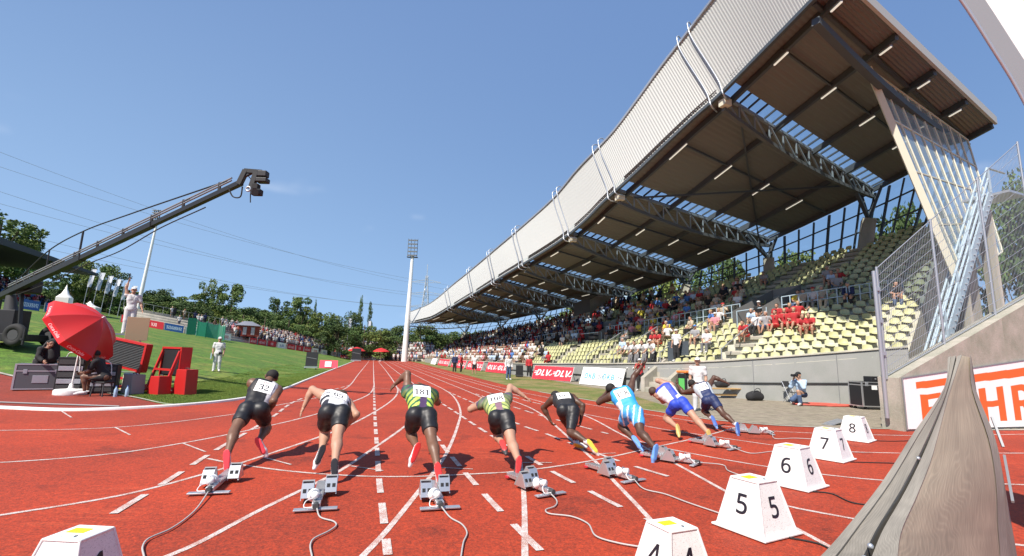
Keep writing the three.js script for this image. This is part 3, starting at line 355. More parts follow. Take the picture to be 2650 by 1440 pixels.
    const b = S('B', k), rb = S('RB', k).add(V(0, -0.4, 0)), mid = b.clone().lerp(rb, 0.55);
    const col = part('column', [bar(b.clone().add(V(-0.4, -0.4, 0.3)), mid.clone().add(V(-0.4, 0, 0.3)), 0.75, 0.75, V(1, 0, 0.5))], M.concrete, stand);
    part('strut', [bar(mid.clone().add(V(-0.4, 0, 0.3)), roofPt(k, 0.80).add(V(0, -0.1, 0)), 0.2), bar(mid.clone().add(V(-0.4, 0, 0.3)), rb, 0.2), bar(mid.clone().add(V(-0.4, 0, 0.3)), roofPt(k - 0.1, 0.97), 0.16), bar(mid.clone().add(V(-0.4, 0, 0.3)), roofPt(k + 0.1, 0.97), 0.16)], M.steelDark, col);
    // access ladder hoops over the fascia
    const q = [], o = inward(k); for (const dd of [-0.05, 0.05]) { const a = k + dd * (k < 2 ? 1.2 : 1), f0 = S('RF', a).addScaledVector(o, -0.16), f1 = S('FT', a).addScaledVector(o, -0.16); q.push(tube([S('RF', a).addScaledVector(o, 0.5).add(V(0, -0.35, 0)), f0.clone().add(V(0, -0.3, 0)), f0.clone().lerp(f1, 0.1), f0.clone().lerp(f1, 0.95), f1.clone().add(V(0, 0.45, 0)), f1.clone().addScaledVector(o, 0.4).add(V(0, 0.6, 0)), f1.clone().addScaledVector(o, 0.7).add(V(0, 0.2, 0))], 0.04, 6, 40)); }
    part('ladder_rail', q, M.galv, stand);
  }
  // rear glazing between the terrace and the roof
  for (let b = 0; b < STN; b++) {
    const n = b < 4 ? 7 : 6, gl = b < 3, all = [];
    for (let i = 0; i <= n; i++) {
      const a = b + i / n, lo = S('B', a), hi = S('RB', a);
      if (gl) part('mullion', bar(lo, hi, i % 3 ? 0.1 : 0.2, 0.1), M.steelDark, stand); else all.push(bar(lo, hi, i % 3 ? 0.1 : 0.18, 0.1));
      if (i < n) for (const t of [0.02, 0.36, 0.72]) { const a2 = b + (i + 1) / n, p = S('B', a).lerp(S('RB', a), t), q = S('B', a2).lerp(S('RB', a2), t); if (gl) part('transom', bar(p, q, 0.08, 0.08), M.steelDark, stand); else all.push(bar(p, q, 0.07, 0.07)); }
      if (i < n && gl) for (const [t0, t1] of [[0.02, 0.36], [0.36, 0.72], [0.72, 1]]) part('pane', sheet(1, 1, (u, v) => S('B', b + (i + u) / n).lerp(S('RB', b + (i + u) / n), lerp(t0, t1, v)).add(V(0.03, 0, -0.03))), M.glass, stand);
    }
    if (!gl) part('rear_glazing_frame', all, M.steelDark, stand);
  }
  // handrails on the terrace
  const rail = (a0, a1, j, name = 'handrail') => { const q = [], n = Math.max(2, Math.round((a1 - a0) * 14)); const P = (a, y) => rowPt(a, j, 0.15).add(V(0, y, 0)); for (let i = 0; i <= n; i++) q.push(rod(P(lerp(a0, a1, i / n), 0), P(lerp(a0, a1, i / n), 1.0), 0.03)); for (let i = 0; i < n; i++) for (const y of [0.55, 1.0]) q.push(rod(P(lerp(a0, a1, i / n), y), P(lerp(a0, a1, (i + 1) / n), y), 0.028)); part(name, q, M.paleBlue, stand); };
  rail(0.05, 0.5, 7); rail(0.52, 1.0, 7); rail(1.37, 1.53, 7); rail(1.6, 2.1, 7); rail(2.2, 2.7, 7); rail(2.8, 3.2, 7); rail(3.6, 4.9, 7);
  for (const a of [1.02, 1.55, 2.15, 2.75]) part('aisle_rail', [rod(rowPt(a, 0).add(V(0, 0.9, 0)), rowPt(a, 5).add(V(0, 0.95, 0)), 0.03), rod(rowPt(a, 0), rowPt(a, 0).add(V(0, 0.9, 0)), 0.03), rod(rowPt(a, 5), rowPt(a, 5).add(V(0, 0.95, 0)), 0.03)], M.galv, stand);
  for (const a of aisles.slice(0, 7)) for (let j = 1; j < ROWS; j++) { const p = rowPt(a, j, 0.02), q = rowPt(a + 0.01, j, 0.02); part('aisle_step', box(1.0, 0.17, 0.3, 0, 0, 0, Math.atan2(-(q.z - p.z), q.x - p.x)).translate(p.x, p.y - 0.1 - 0.0 + 0.002 * j, p.z), M.concrete, stand); }
  // entrance tunnels through the terrace
  const tunnel = (a0, a1, j0, j1) => {
    const fl = (a) => rowY(a, j0 - 1), end = j1 + 4, w = [];
    for (const a of [a0, a1]) w.push(sheet(1, 1, (u, v) => { const p = rowPt(a, lerp(j0, j1, u), 0); p.y = v ? lerp(rowY(a, j0) + 0.9, rowY(a, j1) + 0.45, u) : fl(a); return p; }), sheet(1, 1, (u, v) => { const p = rowPt(a, lerp(j1, end, u), 0); p.y = v ? rowY(a, j1 - 1) : fl(a); return p; }));
    part('tunnel_wall', w, M.tunnel, stand);
    part('tunnel_floor', sheet(1, 1, (u, v) => { const a = lerp(a0, a1, u), p = rowPt(a, lerp(j0, end, v), 0); p.y = fl(a); return p; }), M.concrete, stand);
    part('tunnel_ceiling', sheet(1, 1, (u, v) => { const a = lerp(a0, a1, u), p = rowPt(a, lerp(j1, end, v), 0); p.y = rowY(a, j1 - 1) - 0.02; return p; }), M.tunnel, stand);
    part('tunnel_end', sheet(1, 1, (u, v) => { const a = lerp(a0, a1, u), p = rowPt(a, end, 0); p.y = lerp(fl(a), rowY(a, j1), v); return p; }), M.tunnel, stand);
    part('tunnel_parapet', [sheet(1, 1, (u, v) => { const a = lerp(a0, a1, u), p = rowPt(a, j1, 0); p.y = rowY(a, j1) + lerp(-0.35, 0.45, v); return p; })], M.tunnel, stand);
    part('tunnel_rail', [rod(rowPt(a0, j0).add(V(0, 0.9, 0)), rowPt(a1, j0).add(V(0, 0.9, 0)), 0.035), rod(rowPt(a0, j0), rowPt(a0, j0).add(V(0, 0.9, 0)), 0.035), rod(rowPt(a1, j0), rowPt(a1, j0).add(V(0, 0.9, 0)), 0.035)], M.paleBlue, stand);
  };
  tunnel(1.09, 1.35, 6, 11); tunnel(3.22, 3.58, 6, 11);
  // press box built into the back of the stand
  const pb = []; { const a = 4.15, b = 4.6; for (const [t0, t1, y0, y1] of [[0.74, 0.74, 0, 2.6]]) pb.push(sheet(4, 1, (u, v) => { const q = terr(lerp(a, b, u), 0.74); q.y += v * 1.1 - 0.1; return q; })); pb.push(sheet(1, 1, (u, v) => { const q = terr(a, lerp(0.74, 1, u)); q.y += v * 2.6 - 0.3; return q; })); part('press_box_wall', pb, M.concrete, stand); part('press_box_glass', sheet(4, 1, (u, v) => { const q = terr(lerp(a, b, u), 0.745); q.y += 1.0 + v * 1.5; return q; }), M.steelDark, stand); }
  // glazed gable wall at the near end, cream posts and panes
  const g00 = V(17.9, 5.1, -18.9), g01 = V(15.4, 14.6, -19.2), g10 = V(24.8, 7.6, -23.6), g11 = V(24.4, 13.9, -24.2);
  const GP = (u, v) => g00.clone().lerp(g10, u).lerp(g01.clone().lerp(g11, u), v), nC = 9, nR = 4;
  for (let i = 0; i <= nC; i++) part('gable_post', bar(GP(i / nC, 0), GP(i / nC, 1), i ? 0.05 : 0.24, i ? 0.16 : 0.24, V(0.6, 0, -0.8)), M.cream, stand);
  for (let r = 0; r <= nR; r++) part('gable_rail', bar(GP(0, r / nR), GP(1, r / nR), 0.06, 0.06), M.cream, stand);
  for (let i = 0; i < nC; i++) for (let r = 0; r < nR; r++) part('gable_pane', sheet(1, 1, (u, v) => GP((i + 0.03 + u * 0.94) / nC, (r + 0.02 + v * 0.96) / nR)), M.glassTint, stand);
  // floodlight boxes hung under the front edge
  for (const k of [1, 2, 3]) part('speaker_box', [box(0.45, 0.32, 0.4, 0, 0, 0, 0.4).translate(...roofPt(k - 0.02, 0.02).add(V(0, -0.35, 0)).toArray())], M.cream, stand);
}
// ---------- people ----------
// bones: [ax,ay,az, bx,by,bz, ra, rb]; the distances to tapered capsules are joined smoothly and meshed
const bone = (a, b, ra, rb = ra) => ({ a, b, ra, rb });
function distBone(o, x, y, z) {
  const { a, b } = o, ux = b.x - a.x, uy = b.y - a.y, uz = b.z - a.z, px = x - a.x, py = y - a.y, pz = z - a.z, l2 = ux * ux + uy * uy + uz * uz;
  const t = l2 > 1e-9 ? clamp((px * ux + py * uy + pz * uz) / l2) : 0, dx = px - ux * t, dy = py - uy * t, dz = pz - uz * t;
  return Math.sqrt(dx * dx + dy * dy + dz * dz) - lerp(o.ra, o.rb, t);
}
function blob(bones, h, k = 0.03, cut, inflate = 0) {
  const lo = V(1e9, 1e9, 1e9), hi = V(-1e9, -1e9, -1e9);
  for (const o of bones) for (const [p, r] of [[o.a, o.ra], [o.b, o.rb]]) { lo.min(p.clone().subScalar(r + inflate + 2 * h)); hi.max(p.clone().addScalar(r + inflate + 2 * h)); }
  const nx = Math.ceil((hi.x - lo.x) / h) + 1, ny = Math.ceil((hi.y - lo.y) / h) + 1, nz = Math.ceil((hi.z - lo.z) / h) + 1, F = new Float32Array(nx * ny * nz).fill(9);
  for (const o of bones) {
    const R = Math.max(o.ra, o.rb) + inflate + k + 2 * h, mn = o.a.clone().min(o.b).subScalar(R).sub(lo).divideScalar(h), mx = o.a.clone().max(o.b).addScalar(R).sub(lo).divideScalar(h);
    const i0 = Math.max(0, Math.floor(mn.x)), i1 = Math.min(nx - 1, Math.ceil(mx.x)), j0 = Math.max(0, Math.floor(mn.y)), j1 = Math.min(ny - 1, Math.ceil(mx.y)), k0 = Math.max(0, Math.floor(mn.z)), k1 = Math.min(nz - 1, Math.ceil(mx.z));
    for (let q = k0; q <= k1; q++) for (let j = j0; j <= j1; j++) for (let i = i0; i <= i1; i++) {
      const at = (q * ny + j) * nx + i, d = distBone(o, lo.x + i * h, lo.y + j * h, lo.z + q * h) - inflate, e = F[at], m = Math.max(k - Math.abs(d - e), 0) / k; F[at] = Math.min(d, e) - m * m * k * 0.25;
    }
  }
  if (cut) for (let q = 0; q < nz; q++) for (let j = 0; j < ny; j++) for (let i = 0; i < nx; i++) { const at = (q * ny + j) * nx + i; if (F[at] < 0.1) F[at] = Math.max(F[at], cut(lo.x + i * h, lo.y + j * h, lo.z + q * h)); }
  // surface nets
  const pos = [], idx = [], vid = new Int32Array(nx * ny * nz).fill(-1), A = (i, j, q) => (q * ny + j) * nx + i;
  for (let q = 0; q < nz - 1; q++) for (let j = 0; j < ny - 1; j++) for (let i = 0; i < nx - 1; i++) {
    let n = 0, sx = 0, sy = 0, sz = 0, mask = 0; const c = [];
    for (let b = 0; b < 8; b++) { const v = F[A(i + (b & 1), j + (b >> 1 & 1), q + (b >> 2))]; c.push(v); if (v < 0) mask |= 1 << b; }
    if (mask === 0 || mask === 255) continue;
    for (let b = 0; b < 8; b++) for (const e of [1, 2, 4]) if (!(b & e)) { const d = b | e, f0 = c[b], f1 = c[d]; if ((f0 < 0) !== (f1 < 0)) { const t = f0 / (f0 - f1); n++; sx += (b & 1) + (e === 1 ? t : 0); sy += (b >> 1 & 1) + (e === 2 ? t : 0); sz += (b >> 2) + (e === 4 ? t : 0); } }
    vid[A(i, j, q)] = pos.length / 3; pos.push(lo.x + (i + sx / n) * h, lo.y + (j + sy / n) * h, lo.z + (q + sz / n) * h);
  }
  const quad = (a, b, c, d, flip) => { if (a < 0 || b < 0 || c < 0 || d < 0) return; flip ? idx.push(a, c, b, a, d, c) : idx.push(a, b, c, a, c, d); };
  for (let q = 1; q < nz - 1; q++) for (let j = 1; j < ny - 1; j++) for (let i = 1; i < nx - 1; i++) {
    const s = F[A(i, j, q)] < 0;
    if (s !== F[A(i + 1, j, q)] < 0) quad(vid[A(i, j - 1, q - 1)], vid[A(i, j, q - 1)], vid[A(i, j, q)], vid[A(i, j - 1, q)], !s);
    if (s !== F[A(i, j + 1, q)] < 0) quad(vid[A(i - 1, j, q - 1)], vid[A(i - 1, j, q)], vid[A(i, j, q)], vid[A(i, j, q - 1)], !s);
    if (s !== F[A(i, j, q + 1)] < 0) quad(vid[A(i - 1, j - 1, q)], vid[A(i, j - 1, q)], vid[A(i, j, q)], vid[A(i - 1, j, q)], !s);
  }
  return geoFrom(pos, idx);
}
const wob = (p, s) => Math.sin(p.x * 41 * s + 3 * Math.sin(p.y * 19 * s) + p.z * 13 * s) * 0.5 + Math.sin(p.y * 53 * s + 2 * Math.sin(p.z * 31 * s) + p.x * 17 * s) * 0.3 + Math.sin(p.z * 67 * s + p.y * 29 * s + 2 * Math.sin(p.x * 37 * s)) * 0.2;
function crumple(g, amp, s = 1) { const p = g.attributes.position, n = g.attributes.normal, v = V(0, 0, 0); for (let i = 0; i < p.count; i++) { v.fromBufferAttribute(p, i); const w = wob(v, s) * amp; p.setXYZ(i, v.x + n.getX(i) * w, v.y + n.getY(i) * w, v.z + n.getZ(i) * w); } g.computeVertexNormals(); return g; }
function paintBy(g, f) { const p = g.attributes.position, c = new Float32Array(p.count * 3), v = V(0, 0, 0); for (let i = 0; i < p.count; i++) { v.fromBufferAttribute(p, i); const q = f(v); c.set(q, i * 3); } g.setAttribute('color', new THREE.BufferAttribute(c, 3)); return g; }
const vcol = (rough) => std(0xffffff, rough, { vertexColors: true });
// shared head (origin at the skull's middle, face to +z, up +y) and hand (origin at the wrist, fingers to +y, palm to +z, thumb to +x)
const headBones = [bone(V(0, 0.028, -0.018), V(0, 0.022, 0.012), 0.088, 0.082), bone(V(0, -0.045, 0.03), V(0, -0.075, 0.055), 0.058, 0.036), bone(V(-0.025, -0.065, 0.045), V(0.025, -0.065, 0.045), 0.036), bone(V(0, 0.0, 0.088), V(0, -0.03, 0.102), 0.012, 0.016), bone(V(-0.03, 0.022, 0.078), V(0.03, 0.022, 0.078), 0.016), bone(V(0, -0.056, 0.086), V(0, -0.058, 0.088), 0.013), bone(V(-0.09, 0.01, -0.005), V(-0.088, -0.025, 0.002), 0.016, 0.01), bone(V(0.09, 0.01, -0.005), V(0.088, -0.025, 0.002), 0.016, 0.01), bone(V(0, -0.05, -0.035), V(0, -0.13, -0.045), 0.058, 0.06)];
const headGeo = blob(headBones, 0.0095, 0.022), headLow = blob(headBones, 0.024, 0.022);
const hairGeo = (low, long) => blob([bone(V(0, 0.034, -0.026), V(0, 0.034, 0.004), 0.094, 0.086)], low ? 0.022 : 0.011, 0.02, (x, y, z) => Math.max(z - 0.055 - y * 0.15, (long ? -0.09 : -0.02) - y + Math.max(0, z) * 0.8));
const hairFine = hairGeo(false, false), hairLow = hairGeo(true, false), hairLowLong = hairGeo(true, true);
const capGeo = merge([blob([bone(V(0, 0.045, -0.02), V(0, 0.045, 0.012), 0.095, 0.09)], 0.014, 0.02, (x, y, z) => 0.045 - y), blob([bone(V(-0.03, 0.05, 0.10), V(0.03, 0.05, 0.10), 0.045), bone(V(-0.02, 0.05, 0.14), V(0.02, 0.05, 0.14), 0.035)], 0.011, 0.03, (x, y, z) => Math.abs(y - 0.05) - 0.009)]);
const eyesGeo = merge([-1, 1].map((s) => new THREE.SphereGeometry(0.0085, 8, 6).translate(s * 0.031, 0.004, 0.083)));
function handGeo(curl, h) {
  const B = [bone(V(0, 0, 0), V(0, 0.04, 0), 0.026, 0.024), bone(V(-0.026, 0.05, 0), V(-0.028, 0.088, 0), 0.016, 0.014), bone(V(0.024, 0.045, 0), V(0.028, 0.09, 0), 0.017, 0.014), bone(V(0, 0.05, 0), V(0, 0.09, 0), 0.017, 0.014)];
  [[0.031, 0.078, 0.10], [0.010, 0.085, 0.03], [-0.011, 0.08, -0.03], [-0.031, 0.064, -0.12]].forEach(([x, L, sp]) => {
    const p0 = V(x, 0.088, 0), d = (a) => V(sp * Math.cos(a), Math.cos(a), Math.sin(a)).normalize(), p1 = p0.clone().addScaledVector(d(curl * 0.6), L * 0.45), p2 = p1.clone().addScaledVector(d(curl * 1.5), L * 0.32), p3 = p2.clone().addScaledVector(d(curl * 2.2), L * 0.23);
    B.push(bone(p0, p1, 0.0095, 0.009), bone(p1, p2, 0.009, 0.0082), bone(p2, p3, 0.0082, 0.007));
  });
  const t1 = V(0.052, 0.048, 0.02), t2 = V(0.066, 0.082, 0.028); B.push(bone(V(0.022, 0.018, 0.006), t1, 0.015, 0.011), bone(t1, t2, 0.011, 0.008));
  return blob(B, h, 0.008);
}
const handOpen = handGeo(0.25, 0.0052), handCurl = handGeo(0.8, 0.0052), handLow = handGeo(0.5, 0.011);
const mirrorX = (g) => { const q = g.clone(); q.scale(-1, 1, 1); const a = q.index.array; for (let i = 0; i < a.length; i += 3) { const t = a[i]; a[i] = a[i + 1]; a[i + 1] = t; } q.computeVertexNormals(); return q; };
const handOpenL = mirrorX(handOpen), handCurlL = mirrorX(handCurl), handLowL = mirrorX(handLow);
function placed(g, o, y, zHint, s = 1) {   // geometry set at o with its +y along y and its +z near zHint
  y = y.clone().normalize(); let x = y.clone().cross(zHint).normalize(); if (x.lengthSq() < 0.5) x = V(1, 0, 0); const z = x.clone().cross(y);
  const q = g.clone(); q.applyMatrix4(new THREE.Matrix4().makeBasis(x.multiplyScalar(s), y.clone().multiplyScalar(s), z.multiplyScalar(s)).setPosition(o)); return q;
}
const unit = (a, b) => b.clone().sub(a).normalize();
// J: joints as Vector3: pel, neck, head, shL shR elL elR haL haR, hipL hipR knL knR anL anR toL toR; fwd: the way the chest faces
function bodyParts(J, fwd, o = {}) {
  const h = o.cell || 0.014, low = h > 0.03, m = o.build || 1, spine = unit(J.pel, J.neck), side = unit(J.shL, J.shR);
  const sp = (t) => J.pel.clone().lerp(J.neck, t), tor = (t, w, r, f = 0) => bone(sp(t).addScaledVector(side, -w * m).addScaledVector(fwd, f), sp(t).addScaledVector(side, w * m).addScaledVector(fwd, f), r * m);
  const torso = [tor(0.02, 0.055, 0.105), tor(0.25, 0.045, 0.098), tor(0.45, 0.055, 0.098, 0.008), tor(0.66, 0.075, 0.102, 0.012), tor(0.83, 0.085, 0.09, 0.005), tor(0.93, 0.07, 0.062)];
  const arms = [], legs = [], sleeves = [], thighs = [];
  for (const s of ['L', 'R']) {
    const sh = J['sh' + s], el = J['el' + s], ha = J['ha' + s], hp = J['hip' + s], kn = J['kn' + s], an = J['an' + s];
    arms.push(bone(sh.clone().lerp(el, 0.25).addScaledVector(fwd, 0.012), sh.clone().lerp(el, 0.7).addScaledVector(fwd, 0.014), 0.034 * m, 0.03 * m), bone(sp(0.88), sh, 0.065 * m, 0.064 * m), bone(sh, sh.clone().lerp(el, 0.35), 0.062 * m, 0.052 * m), bone(sh.clone().lerp(el, 0.3), el, 0.051 * m, 0.041 * m), bone(el, el.clone().lerp(ha, 0.35), 0.041 * m, 0.042 * m), bone(el.clone().lerp(ha, 0.3), ha, 0.041 * m, 0.026 * m));
    const back = fwd.clone().multiplyScalar(-1), calf = kn.clone().lerp(an, 0.3).addScaledVector(back.addScaledVector(unit(kn, an), -back.dot(unit(kn, an))).normalize(), 0.018);
    const lat = side.clone().multiplyScalar(0.02); legs.push(bone(kn.clone().lerp(an, 0.12).add(lat), kn.clone().lerp(an, 0.42).add(lat).addScaledVector(fwd, -0.022), 0.034 * m, 0.03 * m), bone(kn.clone().lerp(an, 0.12).sub(lat), kn.clone().lerp(an, 0.36).sub(lat).addScaledVector(fwd, -0.024), 0.034 * m, 0.032 * m), bone(hp.clone().lerp(kn, 0.3).addScaledVector(fwd, 0.025), hp.clone().lerp(kn, 0.75).addScaledVector(fwd, 0.02), 0.06 * m, 0.045 * m), bone(hp, hp.clone().lerp(kn, 0.45), 0.092 * m, 0.082 * m), bone(hp.clone().lerp(kn, 0.4), kn, 0.083 * m, 0.055 * m), bone(kn, calf, 0.054 * m, 0.058 * m), bone(calf, an, 0.056 * m, 0.035 * m));
    thighs.push(bone(hp.clone().addScaledVector(fwd, -0.045), hp.clone().addScaledVector(fwd, -0.04).lerp(kn, 0.12), 0.092 * m, 0.085 * m));
    sleeves.push({ sh, el, s });
  }
  const neckB = [bone(J.neck.clone().addScaledVector(spine, -0.03), J.neck.clone().lerp(J.head, 0.6), 0.062 * m, 0.055 * m)];
  const all = [...torso, ...arms, ...legs, ...thighs, ...neckB];
  const geos = [blob(all, h, 0.035)];
  const face = o.face || fwd, headUp = o.headUp || unit(J.neck, J.head);
  geos.push(placed(low ? headLow : headGeo, J.head, headUp, face));
  for (const s of ['L', 'R']) { const d = unit(J['el' + s], J['ha' + s]), inw = side.clone().multiplyScalar(s === 'L' ? 1 : -1), hg = low ? (s === 'L' ? handLowL : handLow) : o.curl ? (s === 'L' ? handCurlL : handCurl) : (s === 'L' ? handOpenL : handOpen); geos.push(placed(hg, J['ha' + s].clone().addScaledVector(d, -0.01), d, inw.clone().addScaledVector(fwd, o.palm || 0.25), 1)); }
  return { skin: merge(geos), torso, arms, legs, thighs, sleeves, neckB, spine, side, sp, h, headUp, face };
}
function shoe(an, kn, to, o = {}) {   // shoe with a coloured sole; an ankle, to ball of the foot
  const f = unit(an, to), d = unit(kn, an), n = d.clone().addScaledVector(f, -d.dot(f)).normalize(), heel = an.clone().addScaledVector(n, 0.052).addScaledVector(f, -0.035), ball = to.clone().addScaledVector(n, 0.0), tip = to.clone().addScaledVector(f, 0.085).addScaledVector(n, -0.006);
  const h = o.cell || 0.009, g = blob([bone(heel, ball, 0.036, 0.041), bone(ball, tip, 0.041, 0.026), bone(an.clone().addScaledVector(n, 0.015), to.clone().lerp(an, 0.45), 0.042, 0.036)], h, 0.03, (x, y, z) => (x - to.x) * n.x + (y - to.y) * n.y + (z - to.z) * n.z - 0.042 - 0.0);
  return paintBy(g, (v) => { const t = (v.x - to.x) * n.x + (v.y - to.y) * n.y + (v.z - to.z) * n.z; return t > 0.031 ? o.sole || [0.6, 0.6, 0.6] : o.upper || [0.7, 0.7, 0.7]; });
}
const cutBelow = (p, dir) => (x, y, z) => (x - p.x) * dir.x + (y - p.y) * dir.y + (z - p.z) * dir.z;   // removes what lies beyond p along dir
const both = (...f) => (x, y, z) => Math.max(...f.map((q) => q(x, y, z)));
// ---------- the eight sprinters leaving their blocks ----------
const SKIN = { dark: lin(0.085, 0.042, 0.026), brown: lin(0.16, 0.082, 0.05), fair: lin(0.43, 0.245, 0.165) };
const skinMat = Object.fromEntries(Object.entries(SKIN).map(([k, c]) => [k, std(c, k === 'fair' ? 0.55 : 0.48)]));
const hairMat = { black: std(lin(0.012, 0.01, 0.009), 0.8), brown: std(lin(0.06, 0.035, 0.02), 0.7), grey: std(lin(0.35, 0.34, 0.33), 0.7), blond: std(lin(0.35, 0.24, 0.1), 0.7) };
const lycra = std(lin(0.012, 0.012, 0.014), 0.42);
function bibTex(num, hd, tint = '#b8484a') { return canvasTex(256, 220, (c, w, h) => { c.fillStyle = '#f3f2ee'; c.fillRect(0, 0, w, h); c.fillStyle = tint; c.font = 'bold 40px sans-serif'; c.textAlign = 'center'; c.fillText(hd, w / 2, 50); c.fillStyle = '#23232b'; c.font = 'bold 138px serif'; c.fillText(num, w / 2, 178); c.fillStyle = '#c9c9c9'; c.fillRect(30, 194, w - 60, 8); }); }
const RUNNER = {
  1: { skin: 'brown', hair: 'black', num: '32', hd: 'EAA', label: 'sprinter in black vest with number 32 and black shorts', sole: [0.75, 0.06, 0.08], upper: [0.7, 0.66, 0.68], shorts: [[0.012, 0.012, 0.014]], len: 0.62,
    top: (t, s) => s > 0.085 && t > 0.2 ? [0.62, 0.6, 0.6] : [0.013, 0.013, 0.015] },
  2: { skin: 'fair', hair: 'brown', num: '65', hd: 'EAA', label: 'sprinter in white vest with number 65, bent low over black shorts', sole: [0.02, 0.02, 0.025], upper: [0.72, 0.72, 0.74], len: 0.6, shorts: [[0.012, 0.012, 0.014]],
    top: (t, s) => Math.abs(s) > 0.13 && t < 0.75 ? (Math.abs(t - 0.45) < 0.05 || Math.abs(t - 0.65) < 0.05 ? [0.7, 0.7, 0.7] : [0.02, 0.02, 0.03]) : [0.74, 0.74, 0.75] },
  3: { skin: 'brown', hair: 'black', num: '181', hd: 'DAK', label: 'sprinter in green and purple top with number 181, left elbow raised', sole: [0.75, 0.04, 0.04], upper: [0.75, 0.73, 0.72], len: 0.6, shorts: [[0.012, 0.012, 0.014]], sleeve: true,
    top: (t, s) => { if (Math.abs(s) < 0.05 && t < 0.5) return [0.07, 0.035, 0.10]; const st = Math.sin((t * 30 + Math.abs(s) * 45)); const k = clamp(t * 1.15); return st > 0.25 && Math.abs(s) > 0.05 ? [0.02, 0.10, 0.05] : [lerp(0.48, 0.04, k * k * k), lerp(0.66, 0.035, k * k * k), lerp(0.12, 0.06, k)]; } },
  4: { skin: 'fair', hair: 'brown', num: '108', hd: '', label: 'fair-skinned sprinter in green and purple top with number 108', sole: [0.62, 0.05, 0.05], upper: [0.05, 0.05, 0.055], len: 0.6, shorts: [[0.012, 0.012, 0.014]], sleeve: true,
    top: (t, s) => { if (Math.abs(s) < 0.05 && t < 0.6) return [0.22, 0.12, 0.16]; const st = Math.sin((t * 30 + Math.abs(s) * 45)); const k = clamp(t * 1.1); return st > 0.45 ? [0.10, 0.16, 0.07] : [lerp(0.52, 0.08, k * k), lerp(0.62, 0.06, k * k), lerp(0.2, 0.11, k)]; } },
  5: { skin: 'dark', hair: 'black', num: '197', hd: '', label: 'sprinter all in black with knee-length shiny tights and yellow shoes', sole: [0.70, 0.52, 0.06], upper: [0.6, 0.6, 0.58], len: 0.92, shorts: [[0.012, 0.012, 0.014]], top: () => [0.022, 0.021, 0.022] },
  6: { skin: 'dark', hair: 'black', num: '178', hd: 'DAK', label: 'sprinter in light blue kit with number 178, right arm flung high', sole: [0.10, 0.26, 0.62], upper: [0.16, 0.36, 0.75], len: 0.66, top: (t, s) => s < -0.11 && t < 0.5 ? [0.7, 0.72, 0.75] : [0.035, 0.33, 0.75],
    shorts: [[0.06, 0.33, 0.72], (v, J) => { const q = Math.abs(((v.x * 9 + v.z * 4) % 1 + 1) % 1 - 0.5); return q < 0.13 ? [0.72, 0.74, 0.76] : [0.06, 0.33, 0.72]; }] },
  7: { skin: 'fair', hair: 'brown', num: '', hd: '', label: 'sprinter in white and blue vest with royal blue shorts and gold shoes', sole: [0.55, 0.38, 0.12], upper: [0.62, 0.46, 0.16], len: 0.6, top: (t, s) => Math.abs(s) < 0.035 || t > 0.88 || (s > 0.03 && s < 0.11 && t > 0.25) ? [0.03, 0.06, 0.45] : [0.7, 0.71, 0.74], shorts: [[0.02, 0.06, 0.50]] },
  8: { skin: 'dark', hair: 'black', num: '213', hd: '', label: 'sprinter in navy one-piece suit with pale side panel and blue shoes', sole: [0.05, 0.12, 0.42], upper: [0.18, 0.35, 0.72], len: 0.62, top: (t, s) => Math.abs(s) > 0.12 && t > 0.2 ? [0.42, 0.47, 0.5] : [0.012, 0.024, 0.09], shorts: [[0.012, 0.024, 0.09]] },
};
function jointsOf(P) {
  const J = {}, o = P.S === 'L' ? 'R' : 'L', s = P.S, q = (k) => V3(P[k]);
  J.pel = q('pel'); J.neck = q('neck'); J.head = q('head');
  for (const a of ['L', 'R']) { J['sh' + a] = q('sh' + a); J['el' + a] = q('el' + a); J['ha' + a] = q('ha' + a); }
  J['hip' + s] = q('hipS'); J['kn' + s] = q('kneeS'); J['an' + s] = q('ankS'); J['to' + s] = q('toeS');
  J['hip' + o] = q('hipO'); J['kn' + o] = q('kneeO'); J['an' + o] = q('ankO'); J['to' + o] = q('toeO');
  for (const a of ['toL', 'toR']) J[a].y = Math.max(0.065, J[a].y);
  return J;
}
const ROPE = { 1: 'the sprinter in the black vest', 2: 'the sprinter in the white vest', 3: 'the sprinter with the raised left elbow', 4: 'the fair-skinned sprinter in green and purple', 5: 'the sprinter all in black tights', 6: 'the sprinter in light blue', 7: 'the sprinter in royal blue shorts', 8: 'the sprinter in the navy suit' }, WORD = { 1: 'one', 4: 'four', 5: 'five', 6: 'six', 7: 'seven', 8: 'eight' };
